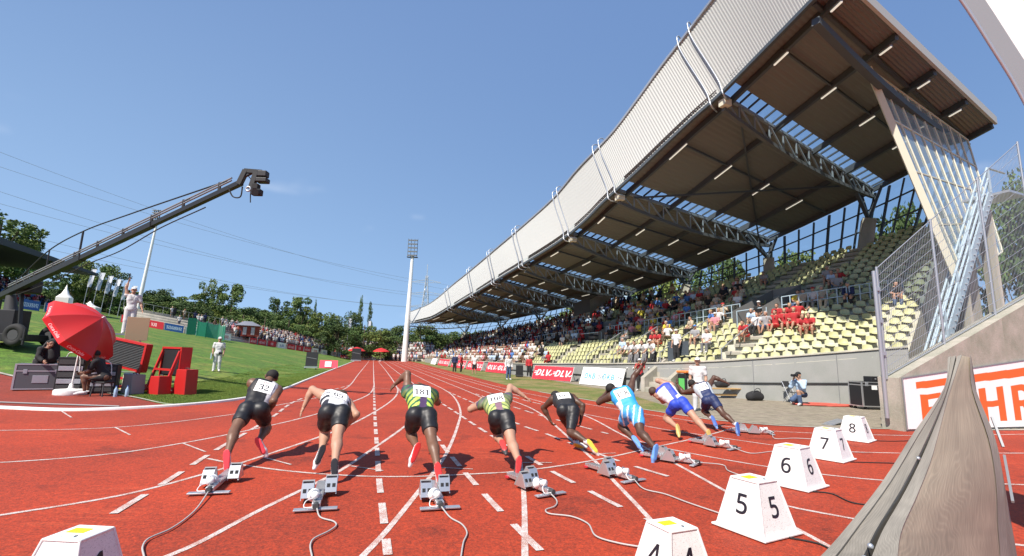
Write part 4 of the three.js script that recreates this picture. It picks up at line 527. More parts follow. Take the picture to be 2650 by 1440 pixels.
for (const id of Object.keys(RUNNER)) {
  const R = RUNNER[id], J = jointsOf(POSE[id]), base = V(J.pel.x, 0, J.pel.z), T = thing('person', R.label, 'sprinter', [base.x, 0, base.z], 0, 'sprinters leaving the start line');
  for (const k of Object.keys(J)) J[k].sub(base);
  const spine = unit(J.pel, J.neck), side = unit(J.shL, J.shR), fwd = side.clone().cross(spine).normalize().multiplyScalar(-1);   // chest side
  if (fwd.y > 0.3) fwd.multiplyScalar(-1);
  const face = spine.clone().multiplyScalar(0.55).addScaledVector(fwd, 0.75).normalize();
  const B = bodyParts(J, fwd, { cell: 0.013, build: 1.14, face, headUp: spine.clone().addScaledVector(fwd, -0.45).normalize(), curl: ['5', '8'].includes(id) });
  part('body', B.skin, skinMat[R.skin], T);
  const tOf = (v) => v.clone().sub(J.pel).dot(spine) / J.pel.distanceTo(J.neck), sOf = (v) => v.clone().sub(J.pel).dot(side);
  // vest: torso and shoulder straps, cut at the neck, the armholes and the waist
  const straps = B.sleeves.map(({ sh, el }) => R.sleeve ? bone(sh, sh.clone().lerp(el, 0.38), 0.074, 0.064) : bone(B.sp(0.9), sh.clone().lerp(B.sp(0.9), 0.35), 0.075, 0.068));
  const topBones = [...B.torso, ...straps, ...(R.sleeve ? B.sleeves.map(({ sh }) => bone(B.sp(0.88), sh, 0.075, 0.075)) : [])];
  const topCut = both(cutBelow(J.neck.clone().addScaledVector(spine, 0.012), spine), cutBelow(J.pel.clone().addScaledVector(spine, 0.06), spine.clone().negate()), ...(R.sleeve ? B.sleeves.map(({ sh, el }) => cutBelow(sh.clone().lerp(el, 0.36), unit(sh, el))).map((f, i) => (x, y, z) => { const s = B.sleeves[i]; return V(x, y, z).distanceTo(s.sh.clone().lerp(s.el, 0.45)) < 0.12 ? f(x, y, z) : -1; }) : []));
  part('vest', paintBy(crumple(blob(topBones, 0.013, 0.03, topCut, 0.012), 0.0042), (v) => R.top(tOf(v), sOf(v))), vcol(0.6), T);
  // shorts: pelvis, seat and thighs down to the hem
  const hem = ['L', 'R'].map((s) => { const a = J['hip' + s], b = J['kn' + s], e = a.clone().lerp(b, R.len), d = unit(a, b), cutf = cutBelow(e, d); return (x, y, z) => { const q = V(x, y, z), t = q.sub(a).dot(d); return t > 0.12 && V(x, y, z).distanceTo(a.clone().lerp(b, clamp(t / a.distanceTo(b)))) < 0.13 ? cutf(x, y, z) : -1; }; });
  const shortBones = [B.torso[0], ...B.thighs, ...['L', 'R'].flatMap((s) => { const a = J['hip' + s], b = J['kn' + s]; return [bone(a, a.clone().lerp(b, 0.45), 0.106, 0.095), bone(a.clone().lerp(b, 0.4), a.clone().lerp(b, Math.min(0.98, R.len + 0.12)), 0.096, lerp(0.094, 0.066, clamp((R.len - 0.28) / 0.6)))]; })];
  const sg = blob(shortBones, 0.013, 0.035, both(cutBelow(J.pel.clone().addScaledVector(spine, 0.11), spine), ...hem), 0.009); crumple(sg, 0.0022, 1.3);
  const sc = R.shorts[1] || (() => R.shorts[0]);
  part('shorts', paintBy(sg, (v) => sc(v, J)), id === '5' || id < '5' ? vcol(0.5) : vcol(0.6), T);
  for (const s of ['L', 'R']) part('shoe', shoe(J['an' + s], J['kn' + s], J['to' + s], { sole: R.sole, upper: R.upper }), vcol(0.5), T);
  if (id === '8' || id === '5') for (const s of ['L', 'R']) part('sock', [rod(J['an' + s].clone().lerp(J['kn' + s], -0.02), J['an' + s].clone().lerp(J['kn' + s], 0.2), 0.043, 0.05, 10)], std(lin(0.6, 0.6, 0.62), 0.8), T);
  part('hair', placed(hairFine, J.head, B.headUp, B.face), hairMat[R.hair], T);
  // number bib lying on the back
  if (R.num) {
    const up = spine, c = B.sp(0.70), out = fwd.clone().negate(), field = (p) => { let d = 9; for (const o of topBones) { const e = distBone(o, p.x, p.y, p.z) - 0.011, k = 0.03, m = Math.max(k - Math.abs(d - e), 0) / k; d = Math.min(d, e) - m * m * k * 0.25; } return d; };
    const g = sheet(10, 8, (u, v) => { const p = c.clone().addScaledVector(side, (u - 0.5) * 0.25).addScaledVector(up, (v - 0.5) * 0.22).addScaledVector(out, 0.35); for (let i = 0; i < 26; i++) { const d = field(p) - 0.007; if (Math.abs(d) < 0.001) break; p.addScaledVector(out, -Math.min(d, 0.03)); if (p.clone().sub(c).dot(out) < 0.02) break; } return p; });
    part('number_bib', g, std(0xffffff, 0.7, { map: bibTex(R.num, R.hd) }), T);
  }
}
// ---------- starting blocks ----------
{
  const red = std(lin(0.5, 0.03, 0.04), 0.5), mk = (id) => {
    const [[x0, z0], [x1, z1]] = BLOCK[id], T = thing('starting_block', `silver starting block with white horn just behind ${ROPE[id]}`, 'starting block', [x0, 0.008, z0], Math.atan2(-(x1 - x0), -(z1 - z0)), 'starting blocks on the track');
    const L = 0.92;   // rail runs from the rear (0) to -z
    part('rail', [rbox(0.085, 0.05, L, 0.008, 0, 0.05, -L / 2), ...Array.from({ length: 15 }, (_, i) => box(0.1, 0.018, 0.02, 0, 0.078, -0.14 - i * 0.05))], M.alu, T);
    part('rear_bar', rbox(0.42, 0.018, 0.075, 0.006, 0, 0.018, 0.0), M.galv, T);
    part('front_anchor', [rbox(0.13, 0.03, 0.07, 0.006, 0, 0.026, -L + 0.03), box(0.012, 0.02, 0.07, 0.05, 0.02, -L - 0.02)], red, T);
    for (const [sx, z] of [[-1, -0.40], [1, -0.60]]) {
      const f = new THREE.Group(); f.name = 'foot_plate'; f.position.set(sx * 0.115, 0.03, z); T.add(f);
      const side = new THREE.Shape([new THREE.Vector2(-0.11, 0), new THREE.Vector2(0.13, 0), new THREE.Vector2(0.05, 0.15), new THREE.Vector2(-0.0, 0.17)]);
      for (const q of [-0.062, 0.054]) { const g = new THREE.ExtrudeGeometry(side, { depth: 0.008, bevelEnabled: false }); g.rotateY(-Math.PI / 2); g.translate(q + 0.008, 0, 0); part('cheek', g, M.alu, f); }
      part('pad', bar(V(0, 0.0, -0.11), V(0, 0.172, 0.0), 0.02, 0.125, V(1, 0, 0)), M.grey, f);
      part('back_plate', [bar(V(0, 0.155, 0.055), V(0, 0.02, 0.125), 0.012, 0.12, V(1, 0, 0))], M.alu, f);
      for (const q of [-0.028, 0.028]) part('slot', bar(V(q, 0.105, 0.0885), V(q, 0.07, 0.1065), 0.006, 0.034, V(1, 0, 0)), M.blackMatt, f);
    }
    const sp = new THREE.Group(); sp.name = 'speaker'; sp.position.set(-0.03, 0.11, -0.16); sp.rotation.set(-0.5, 0.15, 0); T.add(sp);
    const prof = [[0.0, -0.085], [0.034, -0.085], [0.036, -0.04], [0.03, -0.005], [0.045, 0.03], [0.066, 0.07], [0.06, 0.078], [0.0, 0.06]].map(([r, y]) => new THREE.Vector2(r, y));
    part('horn', new THREE.LatheGeometry(prof, 24).rotateX(-Math.PI / 2 + 0.25), M.white, sp); part('collar', new THREE.TorusGeometry(0.043, 0.008, 8, 20).translate(0, 0, 0.02), M.galv, sp); part('bracket', [box(0.02, 0.09, 0.03, 0, -0.06, 0.02)], M.alu, sp);
    part('plug', [rod([0, 0.05, -0.02], [0, 0.055, 0.06], 0.035, 0.028, 10)], M.dark, T); part('speaker_wire', tube([[-0.03, 0.1, -0.09], [-0.1, 0.09, -0.03], [-0.11, 0.05, 0.03], [-0.03, 0.05, 0.05]], 0.005), M.white, T);
    return T;
  };
  for (let id = 1; id <= 8; id++) mk(id);
  const cordM = std(lin(0.42, 0.41, 0.39), 0.6);
  for (const id of Object.keys(CORD)) solo('cable', tube(CORD[id].map(([x, z], i) => V(x, i ? 0.018 : 0.05, z)), 0.0075, 7, 90), cordM, `grey cable trailing from the block behind ${ROPE[id]}`, 'cable', 'speaker cables on the track');
  for (const id of Object.keys(TAIL)) solo('cable', tube(TAIL[id].map(([x, z]) => V(x, 0.012, z)), 0.008, 6, 40), M.rubber, `thin black cable running out behind the marker box numbered ${WORD[id]}`, 'cable', 'thin black cables on the track');
}
// ---------- lane marker boxes ----------
{
  const yaw = { 1: -0.05, 4: 0.42, 5: 0.50, 6: 0.62, 7: 0.66, 8: 0.70 };
  const numM = std(lin(0.012, 0.01, 0.018), 0.5);
  const small = std(0xffffff, 0.45, { map: canvasTex(256, 256, (c) => { c.fillStyle = '#efefee'; c.fillRect(0, 0, 256, 256); c.fillStyle = '#7fa6c4'; c.font = 'bold 30px sans-serif'; c.textAlign = 'center'; c.fillText('EMATSPA', 128, 234); }) });
  for (const id of [1, 4, 5, 6, 7, 8]) {
    const [x, z] = BOX[id], T = thing('marker_box', `white lane marker box showing a black figure ${WORD[id]}`, 'marker box', [x, 0.008, z], yaw[id], 'lane marker boxes'); T.scale.setScalar({ 1: 0.78, 4: 0.8, 5: 0.94 }[id] || 1);
    const b = 0.27, t = 0.155, h = 0.50;
    const shell = []; const P = (i, r, y) => { const a = Math.PI / 4 + i * Math.PI / 2; return V(Math.cos(a) * r * Math.SQRT2, y, Math.sin(a) * r * Math.SQRT2); };
    for (let i = 0; i < 4; i++) shell.push(sheet(1, 1, (u, v) => P(i, lerp(b, t, v), v * h).lerp(P(i + 1, lerp(b, t, v), v * h), u)));
    part('shell', shell, M.whiteGloss, T);
    part('edge_beads', [...[0, 1, 2, 3].flatMap((i) => [rod(P(i, b, 0.01), P(i, t, h), 0.011, 0.011, 8), rod(P(i, t, h), P(i + 1, t, h), 0.011, 0.011, 8)])], M.whiteGloss, T);
    part('flange', rbox(0.62, 0.022, 0.62, 0.008, 0, 0.011, 0), M.whiteGloss, T);
    part('lid', box(t * 2, 0.012, t * 2, 0, h + 0.001, 0), M.whiteGloss, T);
    part('lid_print', sheet(1, 1, (u, v) => V((u - 0.5) * t * 1.9, h + 0.0095, (0.5 - v) * t * 1.9)), small, T);
    part('sticker', box(0.15, 0.004, 0.10, -0.03, h + 0.012, -0.03), M.yellow, T); part('socket', rod([0.05, h + 0.008, 0.085], [0.05, h + 0.013, 0.085], 0.014, 0.014, 12), M.black, T);
    for (let i = 0; i < 4; i++) {
      const g = new TextGeometry(String(id), { font, size: 0.19, depth: 0.003, curveSegments: 6, bevelEnabled: true, bevelThickness: 0.001, bevelSize: 0.0035, bevelSegments: 1 }); g.computeBoundingBox(); const bb = g.boundingBox; g.translate(-(bb.min.x + bb.max.x) / 2, -(bb.min.y + bb.max.y) / 2, 0);
      g.rotateX(-Math.atan2(b - t, h)).translate(0, h * 0.54, lerp(b, t, 0.54) + 0.001).rotateY(i * Math.PI / 2); part('number', g, numM, T);
    }
  }
}
// ---------- standing and seated figures ----------
const POSES = {
  stand: { pel: [0, 0.94, 0], neck: [0, 1.46, -0.01], head: [0, 1.64, 0.02], sh: 0.185, shY: 1.41, el: [[0.25, 1.12, -0.02], [-0.25, 1.12, -0.02]], ha: [[0.24, 0.87, 0.08], [-0.24, 0.87, 0.08]], kn: [[0.10, 0.50, 0.02], [-0.10, 0.50, 0.02]], an: [[0.11, 0.09, -0.02], [-0.12, 0.09, -0.01]] },
  hips: { pel: [0, 0.94, 0], neck: [0, 1.46, -0.01], head: [0, 1.64, 0.02], sh: 0.185, shY: 1.41, el: [[0.36, 1.2, -0.08], [-0.25, 1.12, -0.02]], ha: [[0.18, 1.04, 0.06], [-0.26, 0.86, 0.05]], kn: [[0.11, 0.50, 0.03], [-0.12, 0.50, 0.0]], an: [[0.13, 0.09, 0.0], [-0.15, 0.09, -0.03]] },
  starter: { pel: [0, 0.94, 0], neck: [0, 1.46, 0.0], head: [0.0, 1.64, 0.03], sh: 0.185, shY: 1.42, el: [[0.27, 1.13, 0.02], [-0.24, 1.70, 0.0]], ha: [[0.34, 0.92, 0.14], [-0.20, 1.96, 0.02]], kn: [[0.11, 0.50, 0.03], [-0.10, 0.50, 0.02]], an: [[0.13, 0.09, 0.0], [-0.12, 0.09, 0.0]], shUp: [0, 0.05] },
  camera: { pel: [0, 0.94, 0], neck: [0, 1.44, 0.05], head: [0, 1.6, 0.10], sh: 0.185, shY: 1.38, el: [[0.26, 1.15, 0.12], [-0.26, 1.15, 0.12]], ha: [[0.07, 1.42, 0.24], [-0.08, 1.42, 0.24]], kn: [[0.11, 0.50, 0.03], [-0.10, 0.50, 0.02]], an: [[0.13, 0.09, 0.0], [-0.12, 0.09, 0.0]] },
  lean: { pel: [0, 0.92, -0.08], neck: [0, 1.36, 0.18], head: [0, 1.50, 0.28], sh: 0.185, shY: 1.31, shZ: 0.16, el: [[0.26, 1.05, 0.24], [-0.26, 1.05, 0.24]], ha: [[0.22, 0.92, 0.44], [-0.22, 0.92, 0.44]], kn: [[0.10, 0.49, -0.02], [-0.10, 0.49, 0.04]], an: [[0.11, 0.09, -0.06], [-0.12, 0.09, 0.02]] },
  kneel: { pel: [0, 0.42, -0.04], neck: [0, 0.92, 0.06], head: [0, 1.09, 0.12], sh: 0.185, shY: 0.87, shZ: 0.05, el: [[0.24, 0.66, 0.22], [-0.25, 0.66, 0.2]], ha: [[0.07, 0.95, 0.27], [-0.09, 0.95, 0.27]], kn: [[0.12, 0.52, 0.38], [-0.14, 0.20, 0.34]], an: [[0.13, 0.1, 0.30], [-0.14, 0.12, -0.08]] },
  sit: { pel: [0, 0.52, -0.06], neck: [0, 1.03, -0.02], head: [0, 1.20, 0.03], sh: 0.185, shY: 0.98, el: [[0.25, 0.74, 0.06], [-0.25, 0.74, 0.06]], ha: [[0.13, 0.60, 0.27], [-0.13, 0.60, 0.27]], kn: [[0.12, 0.50, 0.36], [-0.12, 0.50, 0.36]], an: [[0.12, 0.10, 0.34], [-0.13, 0.10, 0.36]] },
  sitFwd: { pel: [0, 0.52, -0.06], neck: [0, 0.97, 0.16], head: [0, 1.11, 0.24], sh: 0.185, shY: 0.92, shZ: 0.14, el: [[0.22, 0.66, 0.26], [-0.22, 0.66, 0.26]], ha: [[0.05, 0.60, 0.46], [-0.05, 0.60, 0.46]], kn: [[0.14, 0.51, 0.38], [-0.14, 0.51, 0.38]], an: [[0.12, 0.10, 0.30], [-0.13, 0.10, 0.34]] },
  sitArm: { pel: [0, 0.52, -0.06], neck: [0, 1.02, -0.06], head: [0.02, 1.19, -0.02], sh: 0.185, shY: 0.97, shZ: -0.05, el: [[0.34, 0.80, -0.18], [-0.25, 0.74, 0.06]], ha: [[0.48, 0.92, -0.05], [-0.10, 0.66, 0.24]], kn: [[0.10, 0.52, 0.36], [-0.16, 0.50, 0.36]], an: [[0.02, 0.14, 0.46], [-0.16, 0.10, 0.32]] },
  crouch: { pel: [0, 0.40, -0.10], neck: [0, 0.86, 0.12], head: [0, 1.01, 0.20], sh: 0.185, shY: 0.81, shZ: 0.09, el: [[0.24, 0.56, 0.34], [-0.24, 0.58, 0.32]], ha: [[0.10, 0.78, 0.42], [-0.06, 0.74, 0.44]], kn: [[0.16, 0.56, 0.34], [-0.16, 0.52, 0.34]], an: [[0.15, 0.11, 0.14], [-0.16, 0.11, 0.10]] },
};
function poseJoints(n) {
  const P = POSES[n], J = { pel: V3(P.pel), neck: V3(P.neck), head: V3(P.head) };
  ['L', 'R'].forEach((s, i) => { const k = i ? -1 : 1; J['sh' + s] = V(P.sh * k, P.shY + (P.shUp ? P.shUp[i] : 0), P.shZ || 0); J['el' + s] = V3(P.el[i]); J['ha' + s] = V3(P.ha[i]); J['hip' + s] = V(0.09 * k, P.pel[1] - 0.03, P.pel[2]); J['kn' + s] = V3(P.kn[i]); J['an' + s] = V3(P.an[i]); J['to' + s] = V3(P.an[i]).add(V(0.02 * k, -0.045, 0.13)); });
  return J;
}
const figCache = new Map();
function figure(pose, cell, shorts, sleeve) {
  const key = [pose, cell, shorts, sleeve].join(); if (figCache.has(key)) return figCache.get(key);
  const J = poseJoints(pose), fwd = V(0, 0, 1), B = bodyParts(J, fwd, { cell, face: V(0, -0.1, 1).normalize(), headUp: V(0, 1, 0.02).normalize(), palm: 0.2 }), spine = unit(J.pel, J.neck);
  const arm = sleeve ? 1.0 : 0.62, low_ = cell > 0.03;
  const sl = B.sleeves.flatMap(({ sh, el, s }) => [bone(B.sp(0.88), sh, 0.072, 0.074), bone(sh, sh.clone().lerp(el, arm), 0.07, 0.062), ...(sleeve ? [bone(el, el.clone().lerp(J['ha' + s], 0.9), 0.058, 0.048)] : [])]);
  const shirt = crumple(blob([...B.torso, ...sl, bone(J.pel.clone().addScaledVector(spine, 0.03), J.pel.clone().addScaledVector(spine, -0.02), 0.13, 0.135)], cell, 0.03, both(cutBelow(J.neck.clone().addScaledVector(spine, 0.02), spine), cutBelow(J.pel.clone().addScaledVector(spine, -0.06), spine.clone().negate())), 0.014), low_ ? 0 : 0.006, 0.7);
  const lg = ['L', 'R'].flatMap((s) => { const h = J['hip' + s], k = J['kn' + s], a = J['an' + s]; return shorts ? [bone(h, h.clone().lerp(k, 0.85), 0.1, 0.085)] : [bone(h, k, 0.102, 0.078), bone(k, a.clone().lerp(k, 0.06), 0.076, 0.064)]; });
  const legs = blob([bone(J.pel.clone().add(V(-0.05, 0, 0)), J.pel.clone().add(V(0.05, 0, 0)), 0.118), ...lg], cell, 0.03, cutBelow(J.pel.clone().addScaledVector(spine, 0.05), spine), 0.008);
  const shoes = merge(['L', 'R'].map((s) => shoe(J['an' + s], J['kn' + s], J['to' + s], { cell: Math.max(0.014, cell * 0.6), sole: [0.5, 0.5, 0.5], upper: [0.55, 0.55, 0.55] })));
  const r = { J, B, skin: B.skin, shirt, legs, shoes }; figCache.set(key, r); return r;
}
const clothM = new Map(); const cloth = (c) => { const k = c.join(); if (!clothM.has(k)) clothM.set(k, std(lin(...c), 0.85)); return clothM.get(k); };
const SHIRT = { white: [0.62, 0.62, 0.62], red: [0.4, 0.025, 0.03], black: [0.015, 0.015, 0.017], navy: [0.02, 0.03, 0.09], blue: [0.08, 0.2, 0.5], 'light blue': [0.42, 0.56, 0.72], grey: [0.3, 0.3, 0.31], yellow: [0.62, 0.5, 0.06], green: [0.06, 0.22, 0.08], pink: [0.6, 0.25, 0.28], beige: [0.5, 0.43, 0.32], brown: [0.14, 0.08, 0.05] };
const LEGS = { white: [0.58, 0.58, 0.58], black: [0.02, 0.02, 0.022], denim: [0.06, 0.10, 0.19], grey: [0.16, 0.16, 0.17], beige: [0.42, 0.36, 0.26], red: [0.5, 0.03, 0.03], brown: [0.12, 0.08, 0.05] };
function person(label, category, pose, pos, turn, o = {}) {
  const T = thing('person', label, category, pos, turn, o.group), cell = o.cell || 0.03, f = figure(pose, cell, !!o.shorts, !!o.sleeve), low = cell > 0.03;
  part('body', f.skin, skinMat[o.skin || 'fair'], T); part(o.jacket ? 'jacket' : 'shirt', f.shirt, cloth(SHIRT[o.shirt || 'white']), T); part(o.shorts ? 'shorts' : 'trousers', f.legs, cloth(LEGS[o.legs || 'black']), T);
  if (!low || o.shoes) part('shoes', f.shoes, std(o.shoeColor || lin(0.6, 0.6, 0.6), 0.6), T);
  if (o.cap) part('cap', placed(capGeo, f.J.head, f.B.headUp, f.B.face), cloth(SHIRT[o.cap]), T);
  part('hair', placed(low ? (o.long ? hairLowLong : hairLow) : hairFine, f.J.head, f.B.headUp, f.B.face, o.cap ? 0.97 : 1), hairMat[o.hair || 'brown'], T);
  if (!low) part('eyes', placed(eyesGeo, f.J.head, f.B.headUp, f.B.face), M.black, T);
  if (o.scale) T.scale.setScalar(o.scale);
  return T;
}
const facing = (x, z) => Math.atan2(x, z);   // turn that makes a figure look along (x, z)
// officials, helpers and the photographer
const offWhite = { cell: 0.022, shirt: 'white', legs: 'white', cap: 'white' };
{
  const o1 = person('official in white shirt, trousers and cap standing on the infield grass', 'official', 'stand', [-16.3, hgt(-16.3, -27.2) - 0.01, -27.2], facing(0.55, 1), { ...offWhite, scale: 1.07 });
  part('waist_bag', rbox(0.16, 0.12, 0.08, 0.02, 0.1, 0.93, 0.18), M.black, o1); part('clipboard', box(0.02, 0.3, 0.22, -0.3, 0.78, 0.08, 0.2), M.paleBlue, o1);
  const st = person('starter in white raising a pistol, standing on the podium', 'starter', 'starter', [-15.85, 2.1, -20], facing(0.75, 1), { ...offWhite, scale: 1.1 });
  part('lanyard', tube([[-0.06, 1.44, 0.13], [-0.01, 1.25, 0.155], [0.05, 1.44, 0.13]], 0.006), M.dark, st);
  const gun = thing('starting_pistol', 'black starting pistol held up in the starter\'s raised hand', 'pistol', [-15.85, 2.1, -20], facing(0.75, 1)); part('barrel', rod([-0.195, 2.03, 0.035], [-0.185, 2.27, 0.05], 0.018, 0.016), M.black, gun); gun.scale.setScalar(1.1); part('grip', rbox(0.03, 0.12, 0.06, 0.008, -0.2, 2.03, 0.03), M.black, gun);
  const pod = thing('podium', 'starter\'s podium with a brown board front and metal steps', 'podium', [-15.75, hgt(-15.8, -20) - 0.03, -19.9], facing(0.75, 1)); const ph = 2.1 - hgt(-15.8, -20) + 0.03;
  part('platform', box(0.95, 0.06, 0.8, 0, ph - 0.04, -0.1), M.galv, pod); for (const [x, z] of [[-0.44, -0.46], [0.44, -0.46], [-0.44, 0.26], [0.44, 0.26]]) part('leg', rod([x * 1.15, 0, z * 1.15], [x, ph - 0.06, z], 0.03), M.galv, pod);
  part('front_board', rbox(0.74, 0.95, 0.04, 0.01, 0.3, ph + 0.2, 0.36), M.cardboard, pod); for (let i = 1; i < 5; i++) part('rung', rod([-0.44, ph * i / 5, -0.5], [0.44, ph * i / 5, -0.5], 0.022), M.galv, pod);
  const ow = person('official in white shirt and cap standing behind the last sprinters', 'official', 'stand', [6.35, 0.012, -16.4], facing(-0.5, 1), { ...offWhite, cell: 0.02, hair: 'grey' });
  person('helper in red shirt and cap standing by the concrete steps', 'helper', 'camera', [7.15, 0.012, -26.6], facing(-0.6, 1), { cell: 0.026, shirt: 'red', legs: 'black', cap: 'white' });
  const ph2 = person('photographer in pale shirt and jeans kneeling with a camera', 'photographer', 'kneel', [12.0, 0.012, -20.1], facing(-1, 0.55), { cell: 0.02, shirt: 'light blue', legs: 'denim', sleeve: true, cap: 'black', scale: 1.1 });
  const pc = thing('photo_camera', 'black camera with long lens held by the kneeling photographer', 'camera', [12.0, 0.012, -20.1], facing(-1, 0.55)); pc.scale.setScalar(1.1); part('camera_body', rbox(0.15, 0.11, 0.08, 0.015, -0.01, 1.08, 0.28), M.black, pc); part('lens', rod([-0.01, 1.08, 0.3], [-0.01, 1.09, 0.5], 0.04, 0.05, 14), M.black, pc);
  person('man in white shirt and jeans standing on the grass verge', 'official', 'stand', [-0.05, 0.008, -35.2], facing(0.4, 1), { cell: 0.03, shirt: 'white', legs: 'denim', sleeve: true });
  person('helper in red top standing by the wall near the loudspeaker', 'helper', 'stand', [1.7, 0.005, -42.0], facing(-0.3, 1), { cell: 0.032, shirt: 'red', legs: 'black', sleeve: true });
  person('man in white top and black shorts walking on the verge', 'official', 'hips', [-2.95, 0.008, -41.2], facing(0.1, 1), { cell: 0.032, shirt: 'white', legs: 'black', shorts: true });
  person('person in red jacket standing before the red boards', 'helper', 'stand', [-4.7, 0.008, -47.5], facing(1, 0.2), { cell: 0.034, shirt: 'red', legs: 'black', sleeve: true });
  person('steward in black beside the person in the red jacket', 'steward', 'stand', [-5.3, 0.008, -47.2], facing(0.2, 1), { cell: 0.034, shirt: 'navy', legs: 'black', sleeve: true });
  // white-shirted officials at the top of the steps
  const W = (s, j, pose, label, o) => { const p = rowPt(s, j, 0.25), q = S('W', s); person(label, o.cat || 'official', pose, [p.x, p.y, p.z], facing(-0.9, 0.75), { cell: 0.028, shirt: 'white', legs: 'grey', ...o }); };
  W(1.86, 0, 'lean', 'official in white leaning over the wall, hat brim tilted down', { cap: 'beige' }); W(1.78, 0, 'lean', 'dark-haired official in white leaning over the wall', { hair: 'black' }); W(1.69, 0, 'lean', 'bearded official in white with a rucksack leaning at the steps', { hair: 'brown', long: true });
  W(1.60, 0, 'lean', 'official in white cap leaning over the step rail', { cap: 'white', legs: 'black' }); W(1.46, 1, 'stand', 'official in white cap standing upright above the steps', { cap: 'white', legs: 'black' }); W(1.27, 2, 'sit', 'bald man in white shirt sitting on the lower rows', { hair: 'grey', cat: 'spectator' });
  // the technicians around the red umbrella
  person('technician in black shorts sitting hunched beneath the red umbrella', 'technician', 'sitFwd', [-12.9, 0.05, -15.55], facing(-1, 0.35), { cell: 0.022, shirt: 'black', legs: 'black', shorts: true, skin: 'brown', hair: 'black', scale: 1.12 });
  person('technician in black jacket bending behind the equipment racks', 'technician', 'lean', [-15.9, 0.1, -16.6], facing(1, 0.3), { cell: 0.026, shirt: 'black', legs: 'black', sleeve: true, hair: 'black' });
  person('man in dark hat and white shirt standing far behind the umbrella', 'official', 'stand', [-30.2, hgt(-30.2, -34) - 0.02, -34], facing(0.6, 1), { cell: 0.03, shirt: 'white', legs: 'black', cap: 'black', skin: 'brown', scale: 1.1 });
}
